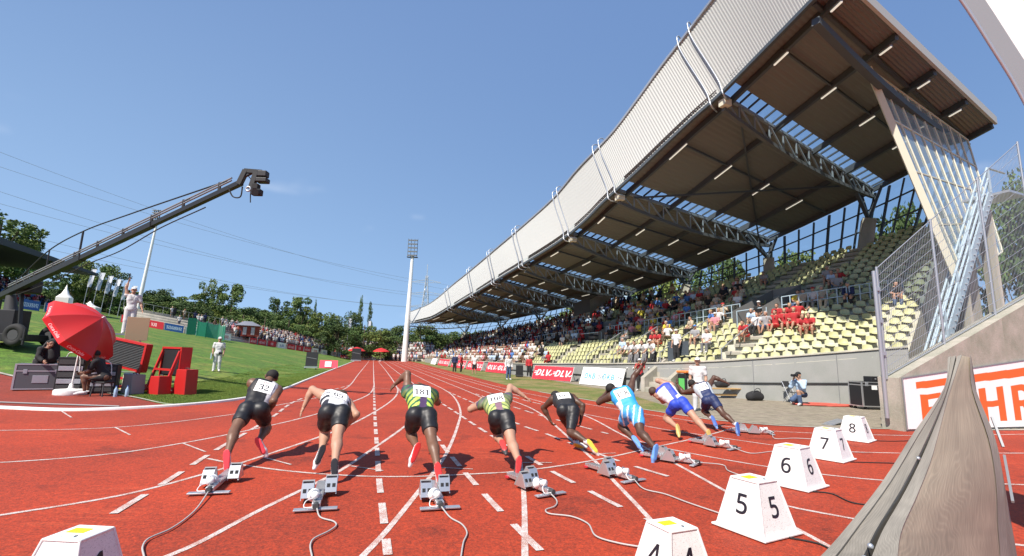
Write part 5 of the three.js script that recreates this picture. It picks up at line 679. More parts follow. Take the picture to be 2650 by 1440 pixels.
// spectators one can tell apart on the near rows
{
  reseed(77); let n = 0;
  const inRoof = (j) => j > 6;
  const seatP = (s, j, o, pose) => {
    const p = rowPt(s, j, 0.62), q = rowPt(s + 0.01, j, 0.62), ry = Math.atan2(-(q.z - p.z), q.x - p.x) + Math.PI + rnd(-0.35, 0.35);
    const where = s < 0.5 ? 'near the glazed end of the stand' : s < 1.1 ? 'beside the entrance tunnel' : s < 2.0 ? 'above the concrete steps' : s < 2.7 ? 'in the shaded middle block' : 'further along the stand';
    const label = `seated spectator in ${o.shirt} top and ${o.legs} ${o.shorts ? 'shorts' : 'trousers'} ${where}`;
    person(label, 'spectator', pose || pick(['sit', 'sitFwd', 'sitArm']), [p.x, p.y, p.z], ry, { cell: 0.042, ...o, group: label });
  };
  const red = { shirt: 'red', legs: 'red', shorts: true };
  for (const [s, j] of [[1.06, 3], [0.83, 4], [0.77, 4], [0.67, 3], [0.62, 3], [0.84, 5], [0.79, 5], [0.9, 4], [0.94, 5], [1.96, 3], [1.91, 3]]) seatP(s, j, { ...red, hair: pick(['brown', 'blond', 'black']) });
  seatP(0.52, 7, { shirt: 'navy', legs: 'black', sleeve: true, hair: 'grey' });
  seatP(0.12, 6, { shirt: 'black', legs: 'denim', hair: 'black' });
  const anyone = () => ({ shirt: pick(['white', 'white', 'red', 'navy', 'blue', 'light blue', 'grey', 'pink', 'beige', 'yellow', 'black']), legs: pick(['denim', 'beige', 'grey', 'black', 'brown']), shorts: rnd() < 0.4, hair: pick(['brown', 'black', 'grey', 'blond']), long: rnd() < 0.4, cap: rnd() < 0.2 ? pick(['white', 'blue', 'red']) : undefined });
  const occ = new Set();
  for (const [s, j] of [[1.14, 5], [1.04, 4], [0.97, 4], [0.9, 7], [0.86, 7], [0.78, 7], [0.72, 7], [0.78, 10], [0.74, 10], [0.88, 11], [0.70, 9], [1.16, 6], [1.58, 6], [1.54, 6], [1.58, 7], [1.48, 5], [1.5, 3]]) seatP(s, j, anyone());
  for (let i = 0; i < 80; i++) { const s = rnd(1.6, 3.4), j = Math.floor(rnd(rnd() < 0.8 ? 6 : 2, 15)), k = Math.round(s * 22) + ',' + j; if (occ.has(k) || (s > 3.2 && j < 11)) continue; occ.add(k); seatP(Math.round(s * 22) / 22 + 0.005 * (j % 3), j, anyone()); }
  // the packed far half of the stand, the end terrace and the far bank read as one crowd
  const crowdGeo = (pose) => { const f = figure(pose, 0.075, true, false); const c = (g, k) => paintBy(g.clone(), () => k); const strip = (g) => { g.deleteAttribute('uv'); return g; }; return mergeGeometries([strip(c(f.skin, [0.62, 0.4, 0.3])), strip(c(f.shirt, [1, 1, 1])), strip(c(f.legs, [0.22, 0.22, 0.26]))]); };
  const mk = (name, label, geo, list) => { const im = finish(new THREE.InstancedMesh(geo, std(0xffffff, 0.85, { vertexColors: true }), list.length)); im.name = name; im.userData = { kind: 'stuff', label, category: 'crowd' }; const m = new THREE.Matrix4(), c = new THREE.Color(); list.forEach(([x, y, z, ry, col], i) => { m.makeRotationY(ry).setPosition(x, y, z); im.setMatrixAt(i, m); c.setRGB(...col); im.setColorAt(i, c); }); scene.add(im); };
  const colr = (pale) => pale && rnd() < pale ? [0.6, 0.59, 0.57] : SHIRT[pick(['white', 'white', 'red', 'navy', 'blue', 'grey', 'pink', 'beige', 'black', 'light blue', 'brown'])];
  const seated = [], standing = [];
  for (let j = 0; j < ROWS; j++) for (let s = 3.0; s < 7.9; s += 0.055) { const dens = j < 6 ? sst(3.2, 5.2, s) * 0.62 : sst(2.9, 4.2, s) * 0.55; if (rnd() > dens || (s > 4.1 && s < 4.65 && j > 13)) continue; const p = rowPt(s, j, 0.62); seated.push([p.x, p.y, p.z, Math.PI * 1.75 + rnd(-0.4, 0.4), j < 6 ? colr(0.45) : SHIRT[pick(['white', 'navy', 'grey', 'black', 'brown', 'beige', 'navy', 'grey', 'red', 'light blue'])]]); }
  mk('stand_crowd', 'packed crowd seated in the far half of the roofed stand', crowdGeo('sit'), seated);
  // people standing along the far bank and at the end of the straight
  const bank = [[-50.8, -50.5], [-53.4, -64.5], [-49.0, -67.5], [-45.6, -71], [-43.8, -77], [-43.6, -84], [-42.0, -92], [-40.4, -101], [-38.8, -110]];
  const bc = new THREE.CatmullRomCurve3(bank.map(([x, z]) => V(x, 0, z)), false, 'centripetal');
  for (let i = 0; i < 420; i++) { const u = lerp(0.3, 1, Math.pow(rnd(), 0.6)), p = bc.getPointAt(u), k = Math.floor(rnd(0, 5)), off = 1.6 + k * 0.9; const x = p.x - off * 0.9, z = p.z - off * 0.42; if (u < 0.5 && rnd() < 0.75) continue; standing.push([x, hgt(x, z) + 0.36 * (k + 1) - 0.05, z, rnd(0.2, 1.4), colr(0.5)]); }
  for (let i = 0; i < 520; i++) { const u = rnd(), k = Math.floor(rnd(0, 6)); const x = lerp(-45, -18.5, u), z = -118 - k * 1.3 + 6 * u; standing.push([x, k * 0.62 + 0.02, z, rnd(-0.4, 0.4), colr(0.5)]); }
  for (let i = 0; i < 70; i++) { const x = rnd(-27.5, -19), z = rnd(-102, -113); if (x < -0.29 * -z + 3.5 + 0) standing.push([x + 3, 0.01, z, rnd(-0.5, 0.8), colr(0.5)]); }
  mk('bank_crowd', 'spectators standing along the far bank and end terrace', crowdGeo('stand'), standing);
}
// ---------- equipment beside the bend ----------
{
  // red umbrella
  const U = thing('umbrella', 'tilted red parasol with white lettering on its valance', 'umbrella', [-13.95, 0, -15.7]);
  part('pole', [rod([0, 0.1, 0], [0.05, 1.3, 0], 0.022), rod([0.05, 1.25, 0], [0.12, 2.35, -0.05], 0.018)], M.white, U);
  part('foot', new THREE.LatheGeometry([[0, 0.0], [0.40, 0.0], [0.42, 0.03], [0.42, 0.15], [0.39, 0.185], [0.12, 0.2], [0.07, 0.23], [0.05, 0.36], [0, 0.36]].map(([r, y]) => new THREE.Vector2(r, y)), 28), M.whiteGloss, U);
  const can = new THREE.Group(); can.name = 'canopy'; can.position.set(0.15, 2.1, 0.05); can.quaternion.setFromUnitVectors(V(0, 1, 0), V(0.74, 0.58, -0.06).normalize()); U.add(can);
  const R0 = 1.18, prof = (t) => 0.62 * (1 - Math.pow(t, 1.7)), A = (i) => (i + 0.35) * Math.PI / 4, P = (i, t) => { const i0 = Math.floor(i + 1e-6), f = i - i0, a = V(Math.cos(A(i0)), 0, Math.sin(A(i0))), b = V(Math.cos(A(i0 + 1)), 0, Math.sin(A(i0 + 1))); const sag = Math.sin(Math.PI * f) * 0.05 * t; return a.lerp(b, f).multiplyScalar(R0 * t * (1 - sag)).setY(prof(t) - sag * 0.6); };
  const redA = std(lin(0.52, 0.022, 0.02), 0.42), word = std(0xffffff, 0.5, { map: canvasTex(512, 96, (c, w, h) => { c.fillStyle = '#d8232a'; c.fillRect(0, 0, w, h); c.fillStyle = '#f4d7d7'; c.font = 'italic bold 62px serif'; c.textAlign = 'center'; c.fillText('Coca-Cola', w / 2, 68); }) });
  for (let i = 0; i < 8; i++) { part('panel', sheet(6, 8, (u, v) => P(i + Math.min(u, 0.999), 0.03 + 0.97 * v)), redA, can); part('valance', sheet(6, 1, (u, v) => { const p = P(i + Math.min(1 - u, 0.999), 1); return p.multiplyScalar(1).add(V(p.x * 0.015 * (1 - v), -0.19 * (1 - v), p.z * 0.015 * (1 - v))); }), word, can); part('rib', tube([P(i, 0.04), P(i, 0.5).add(V(0, -0.015, 0)), P(i, 1)].map((p) => p.add(V(0, -0.012, 0))), 0.01), M.galv, can); }
  part('finial', new THREE.ConeGeometry(0.03, 0.12, 10).translate(0, 0.67, 0), M.galv, can);
  // flight case, rucksack, racks
  const caseMat = std(lin(0.10, 0.105, 0.12), 0.6);
  const flight = (T, w, h, d, wheels) => {
    part('shell', rbox(w, h, d, 0.01, 0, h / 2 + (wheels ? 0.12 : 0), 0), caseMat, T); const y0 = wheels ? 0.12 : 0, e = [];
    for (const sx of [-1, 1]) for (const sz of [-1, 1]) e.push(box(0.05, h, 0.05, sx * (w / 2 - 0.018), y0 + h / 2, sz * (d / 2 - 0.018)));
    for (const y of [0.02, h * 0.72, h - 0.02]) { for (const sz of [-1, 1]) e.push(box(w + 0.012, 0.035, 0.02, 0, y0 + y, sz * (d / 2 - 0.002))); for (const sx of [-1, 1]) e.push(box(0.02, 0.035, d + 0.012, sx * (w / 2 - 0.002), y0 + y, 0)); }
    part('edging', e, M.alu, T); for (const sx of [-0.3, 0.3]) part('latch', rbox(0.1, 0.14, 0.02, 0.006, sx * w, y0 + h * 0.7, d / 2 + 0.008), M.galv, T); part('plate', rbox(w * 0.3, h * 0.3, 0.012, 0.006, 0, y0 + h * 0.4, d / 2 + 0.004), M.galv, T);
    if (wheels) for (const sx of [-1, 1]) for (const sz of [-1, 1]) part('caster', rod([sx * w * 0.4 - 0.02, 0.06, sz * d * 0.36], [sx * w * 0.4 + 0.02, 0.06, sz * d * 0.36], 0.06, 0.06, 12), M.rubber, T);
  };
  flight(thing('flight_case', 'grey metal-edged flight case on the red apron under a rucksack', 'flight case', [-15.9, 0.08, -16.75], 0.62), 1.3, 0.84, 0.85);
  const bag = thing('backpack', 'black rucksack standing on the flight case', 'backpack', [-15.7, 0.93, -16.7], 0.6); part('bag_body', blob([bone(V(0, 0.2, 0), V(0, 0.7, -0.02), 0.24, 0.16), bone(V(0.05, 0.2, 0.1), V(0.02, 0.42, 0.12), 0.14, 0.1)], 0.03, 0.06, (x, y) => -y), M.blackMatt, bag); part('strap', tube([[-0.14, 0.75, 0.12], [-0.22, 0.5, 0.2], [-0.16, 0.15, 0.2]], 0.025), M.dark, bag);
  for (const [x, z, w, h, lab] of [[-14.6, -16.4, 0.7, 1.15, 'black equipment rack with cables behind the umbrella pole'], [-13.6, -16.5, 0.75, 0.95, 'low black equipment rack beside the seated technician'], [-16.9, -18.0, 0.8, 0.95, 'silver equipment case standing on the grass edge']]) {
    const T = thing('equipment_rack', lab, 'equipment rack', [x, hgt(x, z) + 0.0, z], 0.5); part('frame', rbox(w, h, 0.6, 0.01, 0, h / 2, 0), lab[0] === 's' ? M.galv : M.black, T); for (let i = 0; i < 5; i++) part('rack_unit', rbox(w * 0.88, h * 0.13, 0.03, 0.006, 0, h * (0.14 + i * 0.18), 0.305), i % 2 ? M.galv : M.dark, T); part('cable', tube([[-0.2, h, 0.1], [-0.1, h + 0.15, 0.2], [0.15, h + 0.05, 0.28], [0.25, h * 0.5, 0.36]], 0.014), M.white, T);
  }
  const stool = thing('stool', 'low dark stool under the seated technician', 'stool', [-12.85, 0, -15.57]); part('seat', rbox(0.42, 0.06, 0.42, 0.02, 0, 0.44, 0), M.black, stool); for (const [x, z] of [[-1, -1], [1, -1], [-1, 1], [1, 1]]) part('leg', rod([x * 0.19, 0, z * 0.19], [x * 0.15, 0.42, z * 0.15], 0.018), M.dark, stool);
  for (const [x, z, lab] of [[-12.15, -15.7, 'blue-tinted water bottle standing beside the technician'], [-12.35, -15.5, 'clear water bottle with blue label near the stool']]) { const T = thing('water_bottle', lab, 'bottle', [x, 0.01, z]); part('bottle_body', new THREE.LatheGeometry([[0, 0], [0.05, 0], [0.05, 0.22], [0.018, 0.29], [0.018, 0.32], [0, 0.32]].map(([r, y]) => new THREE.Vector2(r, y)), 14), std(lin(0.35, 0.5, 0.65), 0.2), T); part('cap', rod([0, 0.31, 0], [0, 0.34, 0], 0.02), M.blue, T); }
  // red-framed result displays
  const dispTex = canvasTex(512, 256, (c, w, h) => { c.fillStyle = '#24272a'; c.fillRect(0, 0, w, h); c.fillStyle = '#6b3a36'; c.font = 'bold 150px monospace'; c.fillText('0:4', 200, 170); });
  const D1 = thing('result_display', 'red-framed display with dark louvred face seen from the front', 'display', [-14.75, 0.12, -18.3], -0.30);
  { const w = 2.9, h = 0.92, y = 0.78, tilt = new THREE.Group(); tilt.name = 'screen_panel'; tilt.position.set(0, y, 0); tilt.rotation.z = -0.13; D1.add(tilt);
    part('housing', box(w, h, 0.16, 0, h / 2, -0.02), M.black, tilt); part('screen', sheet(1, 1, (u, v) => V((u - 0.5) * w * 0.95, 0.05 + v * (h - 0.1), 0.066)), std(0xffffff, 0.5, { map: dispTex }), tilt);
    for (let i = 0; i < 15; i++) part('louvre', box(w * 0.95, 0.012, 0.05, 0, 0.05 + i * 0.058, 0.09, 0, 0.5), M.dark, tilt);
    part('frame', [box(w + 0.12, 0.07, 0.24, 0, h + 0.02, 0.02), box(w + 0.12, 0.07, 0.24, 0, -0.02, 0.02), box(0.08, h, 0.24, -w / 2 - 0.02, h / 2, 0.02), box(0.10, h, 0.24, w / 2 + 0.02, h / 2, 0.02)], M.red, tilt);
    for (const s of [-1, 1]) part('foot', [bar([s * 1.2, 0.05, -0.6], [s * 1.2, 0.05, 0.7], 0.12, 0.1), bar([s * 1.2, 0.1, 0], [s * 1.2, y + 0.12, 0], 0.1, 0.1)], M.red, D1); part('cross_tube', bar([-1.2, 0.3, 0.05], [1.2, 0.3, 0.05], 0.09), M.red, D1); }
  const D2 = thing('result_display', 'red and black display turned away with red ballast boxes', 'display', [-12.05, 0.02, -17.6], -0.55);
  part('housing', rbox(1.3, 0.95, 0.3, 0.02, 0, 1.05, 0), M.black, D2); part('frame', [box(1.42, 0.07, 0.36, 0, 1.56, 0), box(0.07, 1.0, 0.36, -0.68, 1.06, 0), box(0.09, 1.3, 0.36, 0.68, 0.9, 0)], M.red, D2); for (const s of [-0.62, 0.62]) part('leg', [bar([s, 0.03, 0.55], [s, 1.45, 0.17], 0.09, 0.08), bar([s, 0.05, -0.3], [s, 0.05, 0.6], 0.09)], M.red, D2); part('brace', bar([-0.62, 0.8, 0.36], [0.62, 0.8, 0.36], 0.07), M.red, D2);
  for (const [x, z, w, h, m, lab, nm] of [[-11.25, -17.1, 0.62, 0.82, M.red, 'tall red ballast box on the grass beside the display', 'ballast_box'], [-11.95, -16.85, 0.55, 0.58, M.red, 'low red ballast box in front of the display leg', 'ballast_box'], [-12.75, -16.7, 0.55, 0.62, M.grey, 'grey wedge-shaped weight at the foot of the display', 'ballast_box']]) { const T = thing(nm, lab, 'ballast box', [x, 0.0, z], -0.4); const sh = new THREE.Shape([new THREE.Vector2(-w / 2, 0), new THREE.Vector2(w / 2, 0), new THREE.Vector2(w * 0.42, h), new THREE.Vector2(-w * 0.36, h)]); part('block', new THREE.ExtrudeGeometry(sh, { depth: 0.4, bevelSize: 0.015, bevelThickness: 0.015, bevelSegments: 2 }).translate(0, 0.015, -0.2), m, T); part('handle', tube([[-0.1, h, 0], [-0.08, h + 0.06, 0], [0.08, h + 0.06, 0], [0.1, h, 0]], 0.014), M.dark, T); }
  const jb = thing('junction_box', 'white electrical junction box standing open among cables', 'junction box', [-13.35, 0.05, -17.3], -0.2); part('box_body', rbox(0.42, 0.46, 0.2, 0.02, 0, 0.38, 0), M.white, jb); part('door', rbox(0.4, 0.44, 0.02, 0.008, 0.02, 0.38, 0.115), M.cream, jb); part('lock', rod([-0.14, 0.4, 0.12], [-0.14, 0.4, 0.14], 0.02), M.dark, jb); part('stake', rod([0, 0, 0], [0, 0.2, 0], 0.02), M.galv, jb);
  reseed(5); for (let i = 0; i < 7; i++) { const x = rnd(-14.4, -12.6), z = rnd(-16.9, -17.9), pts = []; for (let k = 0; k < 7; k++) { const a = x + rnd(-0.9, 0.9), b = z + rnd(-0.5, 0.5); pts.push([a, hgt(a, b) + 0.025, b]); } solo('cable', tube(pts, 0.016, 6, 60), [M.white, M.yellow, M.grey][i % 3], `loose ${['white', 'yellow', 'grey'][i % 3]} cable tangled on the grass under the displays`, 'cable', `loose ${['white', 'yellow', 'grey'][i % 3]} cables under the displays`); }
  solo('cable', tube([[-24, 0.03, -13.6], [-17, 0.03, -13.4], [-13, 0.03, -13.1], [-10.2, 0.03, -13.0]], 0.02, 6, 80), M.grey, 'long grey cable lying along the kerb on the apron', 'cable');
}
// ---------- camera crane ----------
{
  const bx = -25.6, bz = -24.9, by = hgt(bx, bz), C = thing('camera_crane', 'black camera crane with long boom reaching over the bend', 'camera crane', [bx, by, bz]);
  const L = (x, y, z) => V(x - bx, y - by, z - bz), piv = L(-26.17, 4.2, -24.9), tip = L(-8.95, 6.98, -15.0), ax = tip.clone().sub(piv), at = (t, up = 0) => piv.clone().addScaledVector(ax, t).add(V(0, up, 0));
  part('dolly', [rbox(2.2, 0.35, 1.8, 0.03, 0, 0.45, 0), rbox(1.1, 1.3, 0.9, 0.04, -0.2, 1.2, 0)], M.black, C); part('column', [rod([-0.3, 1.7, 0], piv.clone().add(V(0.1, -0.2, 0)), 0.32, 0.2, 12)], M.dark, C);
  for (const [x, z] of [[-1, -0.9], [1.1, -0.9], [-1, 0.95], [1.1, 0.95]]) { const w = part('wheel', new THREE.TorusGeometry(0.4, 0.17, 10, 24).translate(x, 0.57, z), M.rubber, C); part('hub', rod([x, 0.57, z - 0.12], [x, 0.57, z + 0.12], 0.26, 0.26, 14), M.dark, w); }
  part('outrigger', [bar([0.9, 0.6, 0.9], [1.7, 0.35, 1.1], 0.1), bar([1.7, 0.1, 1.1], [1.7, 0.9, 1.1], 0.07), bar([0.8, 1.0, 0.5], [0.35, 2.9, 0.3], 0.14)], M.black, C); part('control_head', rbox(0.8, 0.7, 0.6, 0.1, 0.65, 3.05, 0.2), M.black, C);
  const secs = [[-0.25, 0.42, 0.25], [0.40, 0.72, 0.2], [0.70, 1.0, 0.15]]; for (const [a, b, w] of secs) part('boom_section', bar(at(a), at(b), w, w * 1.05), M.black, C);
  part('counterweight', rbox(1.6, 1.4, 1.4, 0.05, ...at(-0.27).toArray()), M.black, C);
  for (const o of [0.34, 0.46]) part('boom_rail', rod(at(-0.02, o), at(0.97, o * 0.75), 0.035, 0.03, 6), M.steel, C);
  for (let i = 0; i < 9; i++) { const t = 0.04 + i * 0.112; part('bracket', [bar(at(t), at(t, 0.5 - t * 0.12), 0.07), bar(at(t, 0.48 - t * 0.12), at(t + 0.02, 0.3), 0.05)], M.black, C); }
  part('stay_rope', [tube([at(-0.12, 0.1), at(0.05, 0.55), at(0.22, 1.25), at(0.4, 1.3), at(0.62, 0.95), at(0.94, 0.35)], 0.028, 6, 60), rod(at(0.4), at(0.4, 1.3), 0.04), rod(at(0.22), at(0.22, 1.25), 0.03)], M.black, C);
  part('boom_cable', tube([at(0.05, -0.35), at(0.3, -0.5), at(0.45, -0.42), at(0.6, -0.5), at(0.75, -0.3), at(0.9, -0.3)], 0.022, 6, 60), M.rubber, C);
  const q = (dx, dy, dz = 0) => tip.clone().add(V(dx * 0.68, dy * 0.68, dz * 0.6));
  const head = part('remote_head', [bar(q(-0.1, -0.1), q(0.15, 0.62), 0.16, 0.15), bar(q(0.1, 0.6), q(1.0, 0.52, 0.1), 0.13, 0.13), bar(q(0.12, 0.35), q(0.45, 0.55), 0.1), rbox(0.3, 0.2, 0.24, 0.03, ...q(1.05, 0.42, 0.1).toArray()), rbox(0.36, 0.15, 0.28, 0.03, ...q(1.06, 0.1, 0.1).toArray()), bar(q(0.72, 0.5, 0.1), q(0.55, -0.35, 0.1), 0.15, 0.15)], M.black, C);
  part('mounted_camera', [rbox(0.32, 0.2, 0.22, 0.03, ...q(0.85, -0.5, 0.1).toArray()), rod(q(0.95, -0.5, 0.2), q(1.0, -0.62, 0.6), 0.09, 0.11, 14), rbox(0.2, 0.18, 0.2, 0.02, ...q(0.78, -0.22, 0.1).toArray())], M.blackMatt, head); part('steel_ring', new THREE.TorusGeometry(0.07, 0.03, 8, 16).translate(...q(0.5, -0.38, 0.25).toArray()), M.galv, head);
  part('hanging_cable', [tube([q(-0.6, -0.25), q(-0.3, -0.72), q(0.02, -0.72), q(0.08, -0.2)], 0.022), tube([q(0.25, 0.4), q(0.48, 0.1), q(0.5, -0.5), q(0.55, -0.98)], 0.016)], M.rubber, C);
}
// ---------- things along the concourse ----------
{
  const dlv = canvasTex(512, 160, (c, w, h) => { c.fillStyle = '#d2323f'; c.fillRect(0, 0, w, h); c.fillStyle = '#f6dfe0'; c.font = 'italic bold 104px sans-serif'; for (const x of [30, 286]) { c.fillText('DLV', x, 116); c.strokeStyle = '#f6dfe0'; c.lineWidth = 9; c.beginPath(); c.moveTo(x + 190, 96); c.quadraticCurveTo(x + 196, 122, x + 228, 90); c.stroke(); c.beginPath(); c.moveTo(x - 14, 66); c.lineTo(x + 22, 66); c.moveTo(x - 18, 86); c.lineTo(x + 18, 86); c.stroke(); } });
  const dkb = canvasTex(512, 160, (c, w, h) => { c.fillStyle = '#f2f3f2'; c.fillRect(0, 0, w, h); for (const x of [40, 270]) { c.font = 'bold 74px sans-serif'; c.fillStyle = '#2f8fc4'; c.fillText('DKB', x, 106); c.fillStyle = '#222c36'; c.font = '70px sans-serif'; c.fillText('.de', x + 142, 106); } });
  const plain = (bg, fg, t) => canvasTex(512, 128, (c, w, h) => { c.fillStyle = bg; c.fillRect(0, 0, w, h); c.fillStyle = fg; c.font = 'bold 66px sans-serif'; c.textAlign = 'center'; c.fillText(t, w / 2, 88); });
  function board(a, b, h, map, label, group, lean = 0.35, y = 0) {   // leaning board from a to b on the ground, printed side to the track
    const T = thing('advertising_board', label, 'board', [(a[0] + b[0]) / 2, y, (a[1] + b[1]) / 2], Math.atan2(-(b[1] - a[1]), b[0] - a[0]), group), w = Math.hypot(b[0] - a[0], b[1] - a[1]), top = V(0, h * Math.cos(lean), -h * Math.sin(lean));
    part('panel', [bar(V(0, 0.03, 0), top.clone().add(V(0, 0.03, 0)), w, 0.04, V(0, 0, 1))], M.white, T); part('print', sheet(1, 1, (u, v) => V((u - 0.5) * w * 0.99, 0.04, 0).addScaledVector(top, v * 0.98).add(V(0, 0.012, 0.03))), std(0xffffff, 0.6, { map }), T);
    for (const s of [-0.42, 0, 0.42]) part('prop', bar(V(s * w, h * Math.cos(lean) * 0.95, -h * Math.sin(lean) - 0.03), V(s * w, 0.01, -h * Math.sin(lean) - 0.45), 0.035), M.galv, T); return T;
  }
  board([1.75, -37.6], [4.35, -34.4], 1.05, dlv, 'red board with white lettering next to the white bank board', 'red boards along the verge');
  board([4.55, -31.6], [6.6, -28.7], 1.15, dkb, 'white board with blue lettering beside the red boards');
  board([-2.5, -51.0], [-0.3, -46.6], 1.05, dlv, 'red lettered board in front of the wall behind the verge', 'red lettered boards further along the verge'); board([-5.2, -58.4], [-3.1, -53.0], 1.05, dlv, 'red lettered board in front of the wall behind the verge', 'red lettered boards further along the verge'); board([-8.2, -68], [-5.6, -60], 1.05, dlv, 'red lettered board in front of the wall behind the verge', 'red lettered boards further along the verge'); board([-11.5, -78], [-8.8, -69.6], 1.05, dlv, 'red lettered board in front of the wall behind the verge', 'red lettered boards further along the verge'); board([-14, -86.5], [-12.2, -80], 1.05, plain('#f2f2f0', '#9aa', 'DKB.de'), 'small white board at the far end of the verge');
  // concrete steps cut into the wall
  const stp = thing('concrete_steps', 'pale concrete stair block with sloping parapets against the stand wall', 'steps', [8.45, 0, -26.1], Math.atan2(2.2, 3.1) + 0.05);
  const wedge = (w) => new THREE.ExtrudeGeometry(new THREE.Shape([new THREE.Vector2(-1.1, 0), new THREE.Vector2(1.2, 0), new THREE.Vector2(1.2, 1.75), new THREE.Vector2(0.9, 1.75), new THREE.Vector2(-1.1, 0.75)]), { depth: w, bevelEnabled: true, bevelSize: 0.02, bevelThickness: 0.02, bevelSegments: 2 });
  part('parapet', wedge(0.2).translate(0, 0, 0.75), M.concrete, stp); part('parapet', wedge(0.2).translate(0, 0, -0.85), M.concrete, stp); for (let i = 0; i < 6; i++) part('stair', box(0.34, 0.26 * (i + 1), 1.4, -0.9 + i * 0.36, 0.13 * (i + 1), 0), M.concrete, stp); part('gate', [box(0.05, 1.1, 1.3, 1.1, 2.2, 0)], M.steelDark, stp);
  // litter bin, bench, bags
  const bin = thing('litter_bin', 'black litter bin with orange lid and printed side panels', 'bin', [8.95, 0.01, -24.6], 0.35); part('bin_body', rbox(0.62, 1.0, 0.6, 0.04, 0, 0.52, 0), M.black, bin); part('lid', rbox(0.72, 0.12, 0.7, 0.05, 0, 1.12, 0), M.orange, bin); part('side_panel', box(0.42, 0.6, 0.012, 0, 0.5, 0.307), std(lin(0.45, 0.5, 0.42), 0.5), bin); part('side_panel', box(0.012, 0.6, 0.42, -0.317, 0.5, 0), std(lin(0.12, 0.5, 0.12), 0.5), bin); for (const s of [-0.2, 0.2]) part('wheel', rod([s - 0.03, 0.08, -0.28], [s + 0.03, 0.08, -0.28], 0.08, 0.08, 12), M.rubber, bin);
  const ben = thing('bench', 'long low wooden bench standing along the stand wall', 'bench', [10.2, 0.01, -22.9], Math.atan2(2.2, 3.1) - 0.35); part('seat', rbox(2.7, 0.06, 0.34, 0.015, 0, 0.44, 0), M.wood, ben); part('stretcher', rbox(2.5, 0.09, 0.05, 0.01, 0, 0.16, 0), M.wood, ben); for (const s of [-1.1, 1.1]) part('leg', [bar([s, 0, -0.14], [s * 0.97, 0.42, -0.1], 0.1, 0.06), bar([s, 0, 0.14], [s * 0.97, 0.42, 0.1], 0.1, 0.06)], M.wood, ben);
  const sack = (name, label, p, s, ry) => { const T = thing(name, label, 'bag', p, ry); part('bag_body', blob([bone(V(-0.2 * s, 0.14 * s, 0), V(0.2 * s, 0.14 * s, 0), 0.16 * s, 0.15 * s), bone(V(-0.1 * s, 0.22 * s, 0.02), V(0.1 * s, 0.24 * s, 0), 0.12 * s)], 0.03, 0.06, (x, y) => -y), M.blackMatt, T); part('strap', tube([[-0.2 * s, 0.26 * s, 0.1 * s], [-0.05 * s, 0.42 * s, 0.12 * s], [0.12 * s, 0.42 * s, 0.1 * s], [0.2 * s, 0.26 * s, 0.08 * s]], 0.016), M.dark, T); };
  sack('holdall', 'black holdall lying on the paving near the bench end', [11.0, 0.012, -21.9], 1.25, 0.3); sack('backpack', 'dark backpack leaning at the end of the bench', [11.3, 0.012, -23.1], 1.1, 1.3); sack('backpack', 'black backpack resting on the wooden bench', [10.0, 0.49, -22.95], 0.95, 0.2);
  const c1 = thing('silver_case', 'silver equipment case against the wall behind the holdall', 'case', [12.0, 0.01, -23.0], 0.2); part('shell', rbox(0.8, 0.6, 0.28, 0.02, 0, 0.3, 0), M.galv, c1); part('handle', tube([[-0.1, 0.6, 0], [-0.08, 0.66, 0], [0.08, 0.66, 0], [0.1, 0.6, 0]], 0.012), M.dark, c1);
  const c2 = thing('monitor_speaker', 'small black loudspeaker box on the ground by the wall', 'loudspeaker', [12.9, 0.01, -22.6], 0.1); part('cabinet', rbox(0.66, 0.52, 0.4, 0.02, 0, 0.26, 0), M.black, c2); part('grille', rbox(0.58, 0.42, 0.02, 0.005, 0, 0.26, 0.205), M.dark, c2); part('edge_trim', box(0.04, 0.52, 0.41, 0.33, 0.262, 0), M.galv, c2);
  const fc = thing('flight_case', 'large black flight case on casters at the end of the stand wall', 'flight case', [14.35, 0.0, -19.3], 0.05); { const w = 1.4, h = 0.95, d = 0.7; part('shell', rbox(w, h, d, 0.012, 0, 0.12 + h / 2, 0), M.black, fc); const e = []; for (const sx of [-1, 1]) for (const sz of [-1, 1]) e.push(box(0.045, h, 0.045, sx * (w / 2 - 0.015), 0.12 + h / 2, sz * (d / 2 - 0.015))); for (const y of [0.02, h * 0.86, h - 0.02]) e.push(box(w + 0.01, 0.035, d + 0.012, 0, 0.12 + y, 0)); part('edging', e, M.alu, fc); for (const s of [-0.5, 0.5]) part('latch', rbox(0.12, 0.14, 0.02, 0.006, s, 0.97, d / 2 + 0.006), M.galv, fc); part('sticker', box(0.22, 0.16, 0.006, -0.2, 0.85, d / 2 + 0.004), M.white, fc); part('sticker', box(0.12, 0.14, 0.006, 0.06, 0.87, d / 2 + 0.004), M.white, fc); for (const sx of [-1, 1]) for (const sz of [-1, 1]) part('caster', rod([sx * 0.55 - 0.025, 0.055, sz * 0.26], [sx * 0.55 + 0.025, 0.055, sz * 0.26], 0.055, 0.055, 12), M.rubber, fc); }
  const lb = thing('carry_case', 'small black carry case lying on the large flight case', 'case', [14.55, 1.075, -19.25], 0.06); part('shell', rbox(0.85, 0.2, 0.4, 0.02, 0, 0.1, 0), M.black, lb); part('latch', [box(0.06, 0.05, 0.01, -0.25, 0.11, 0.204), box(0.06, 0.05, 0.01, 0.25, 0.11, 0.204)], M.galv, lb);
  const coil = []; reseed(9); for (let i = 0; i < 150; i++) { const a = i * 0.26, r = 0.55 + 0.22 * Math.sin(i * 0.13); coil.push([Math.cos(a) * r * 1.35 + 0.35 * Math.sin(i * 0.05), 0.02 + (i % 40) * 0.0012, Math.sin(a) * r * 0.6]); }
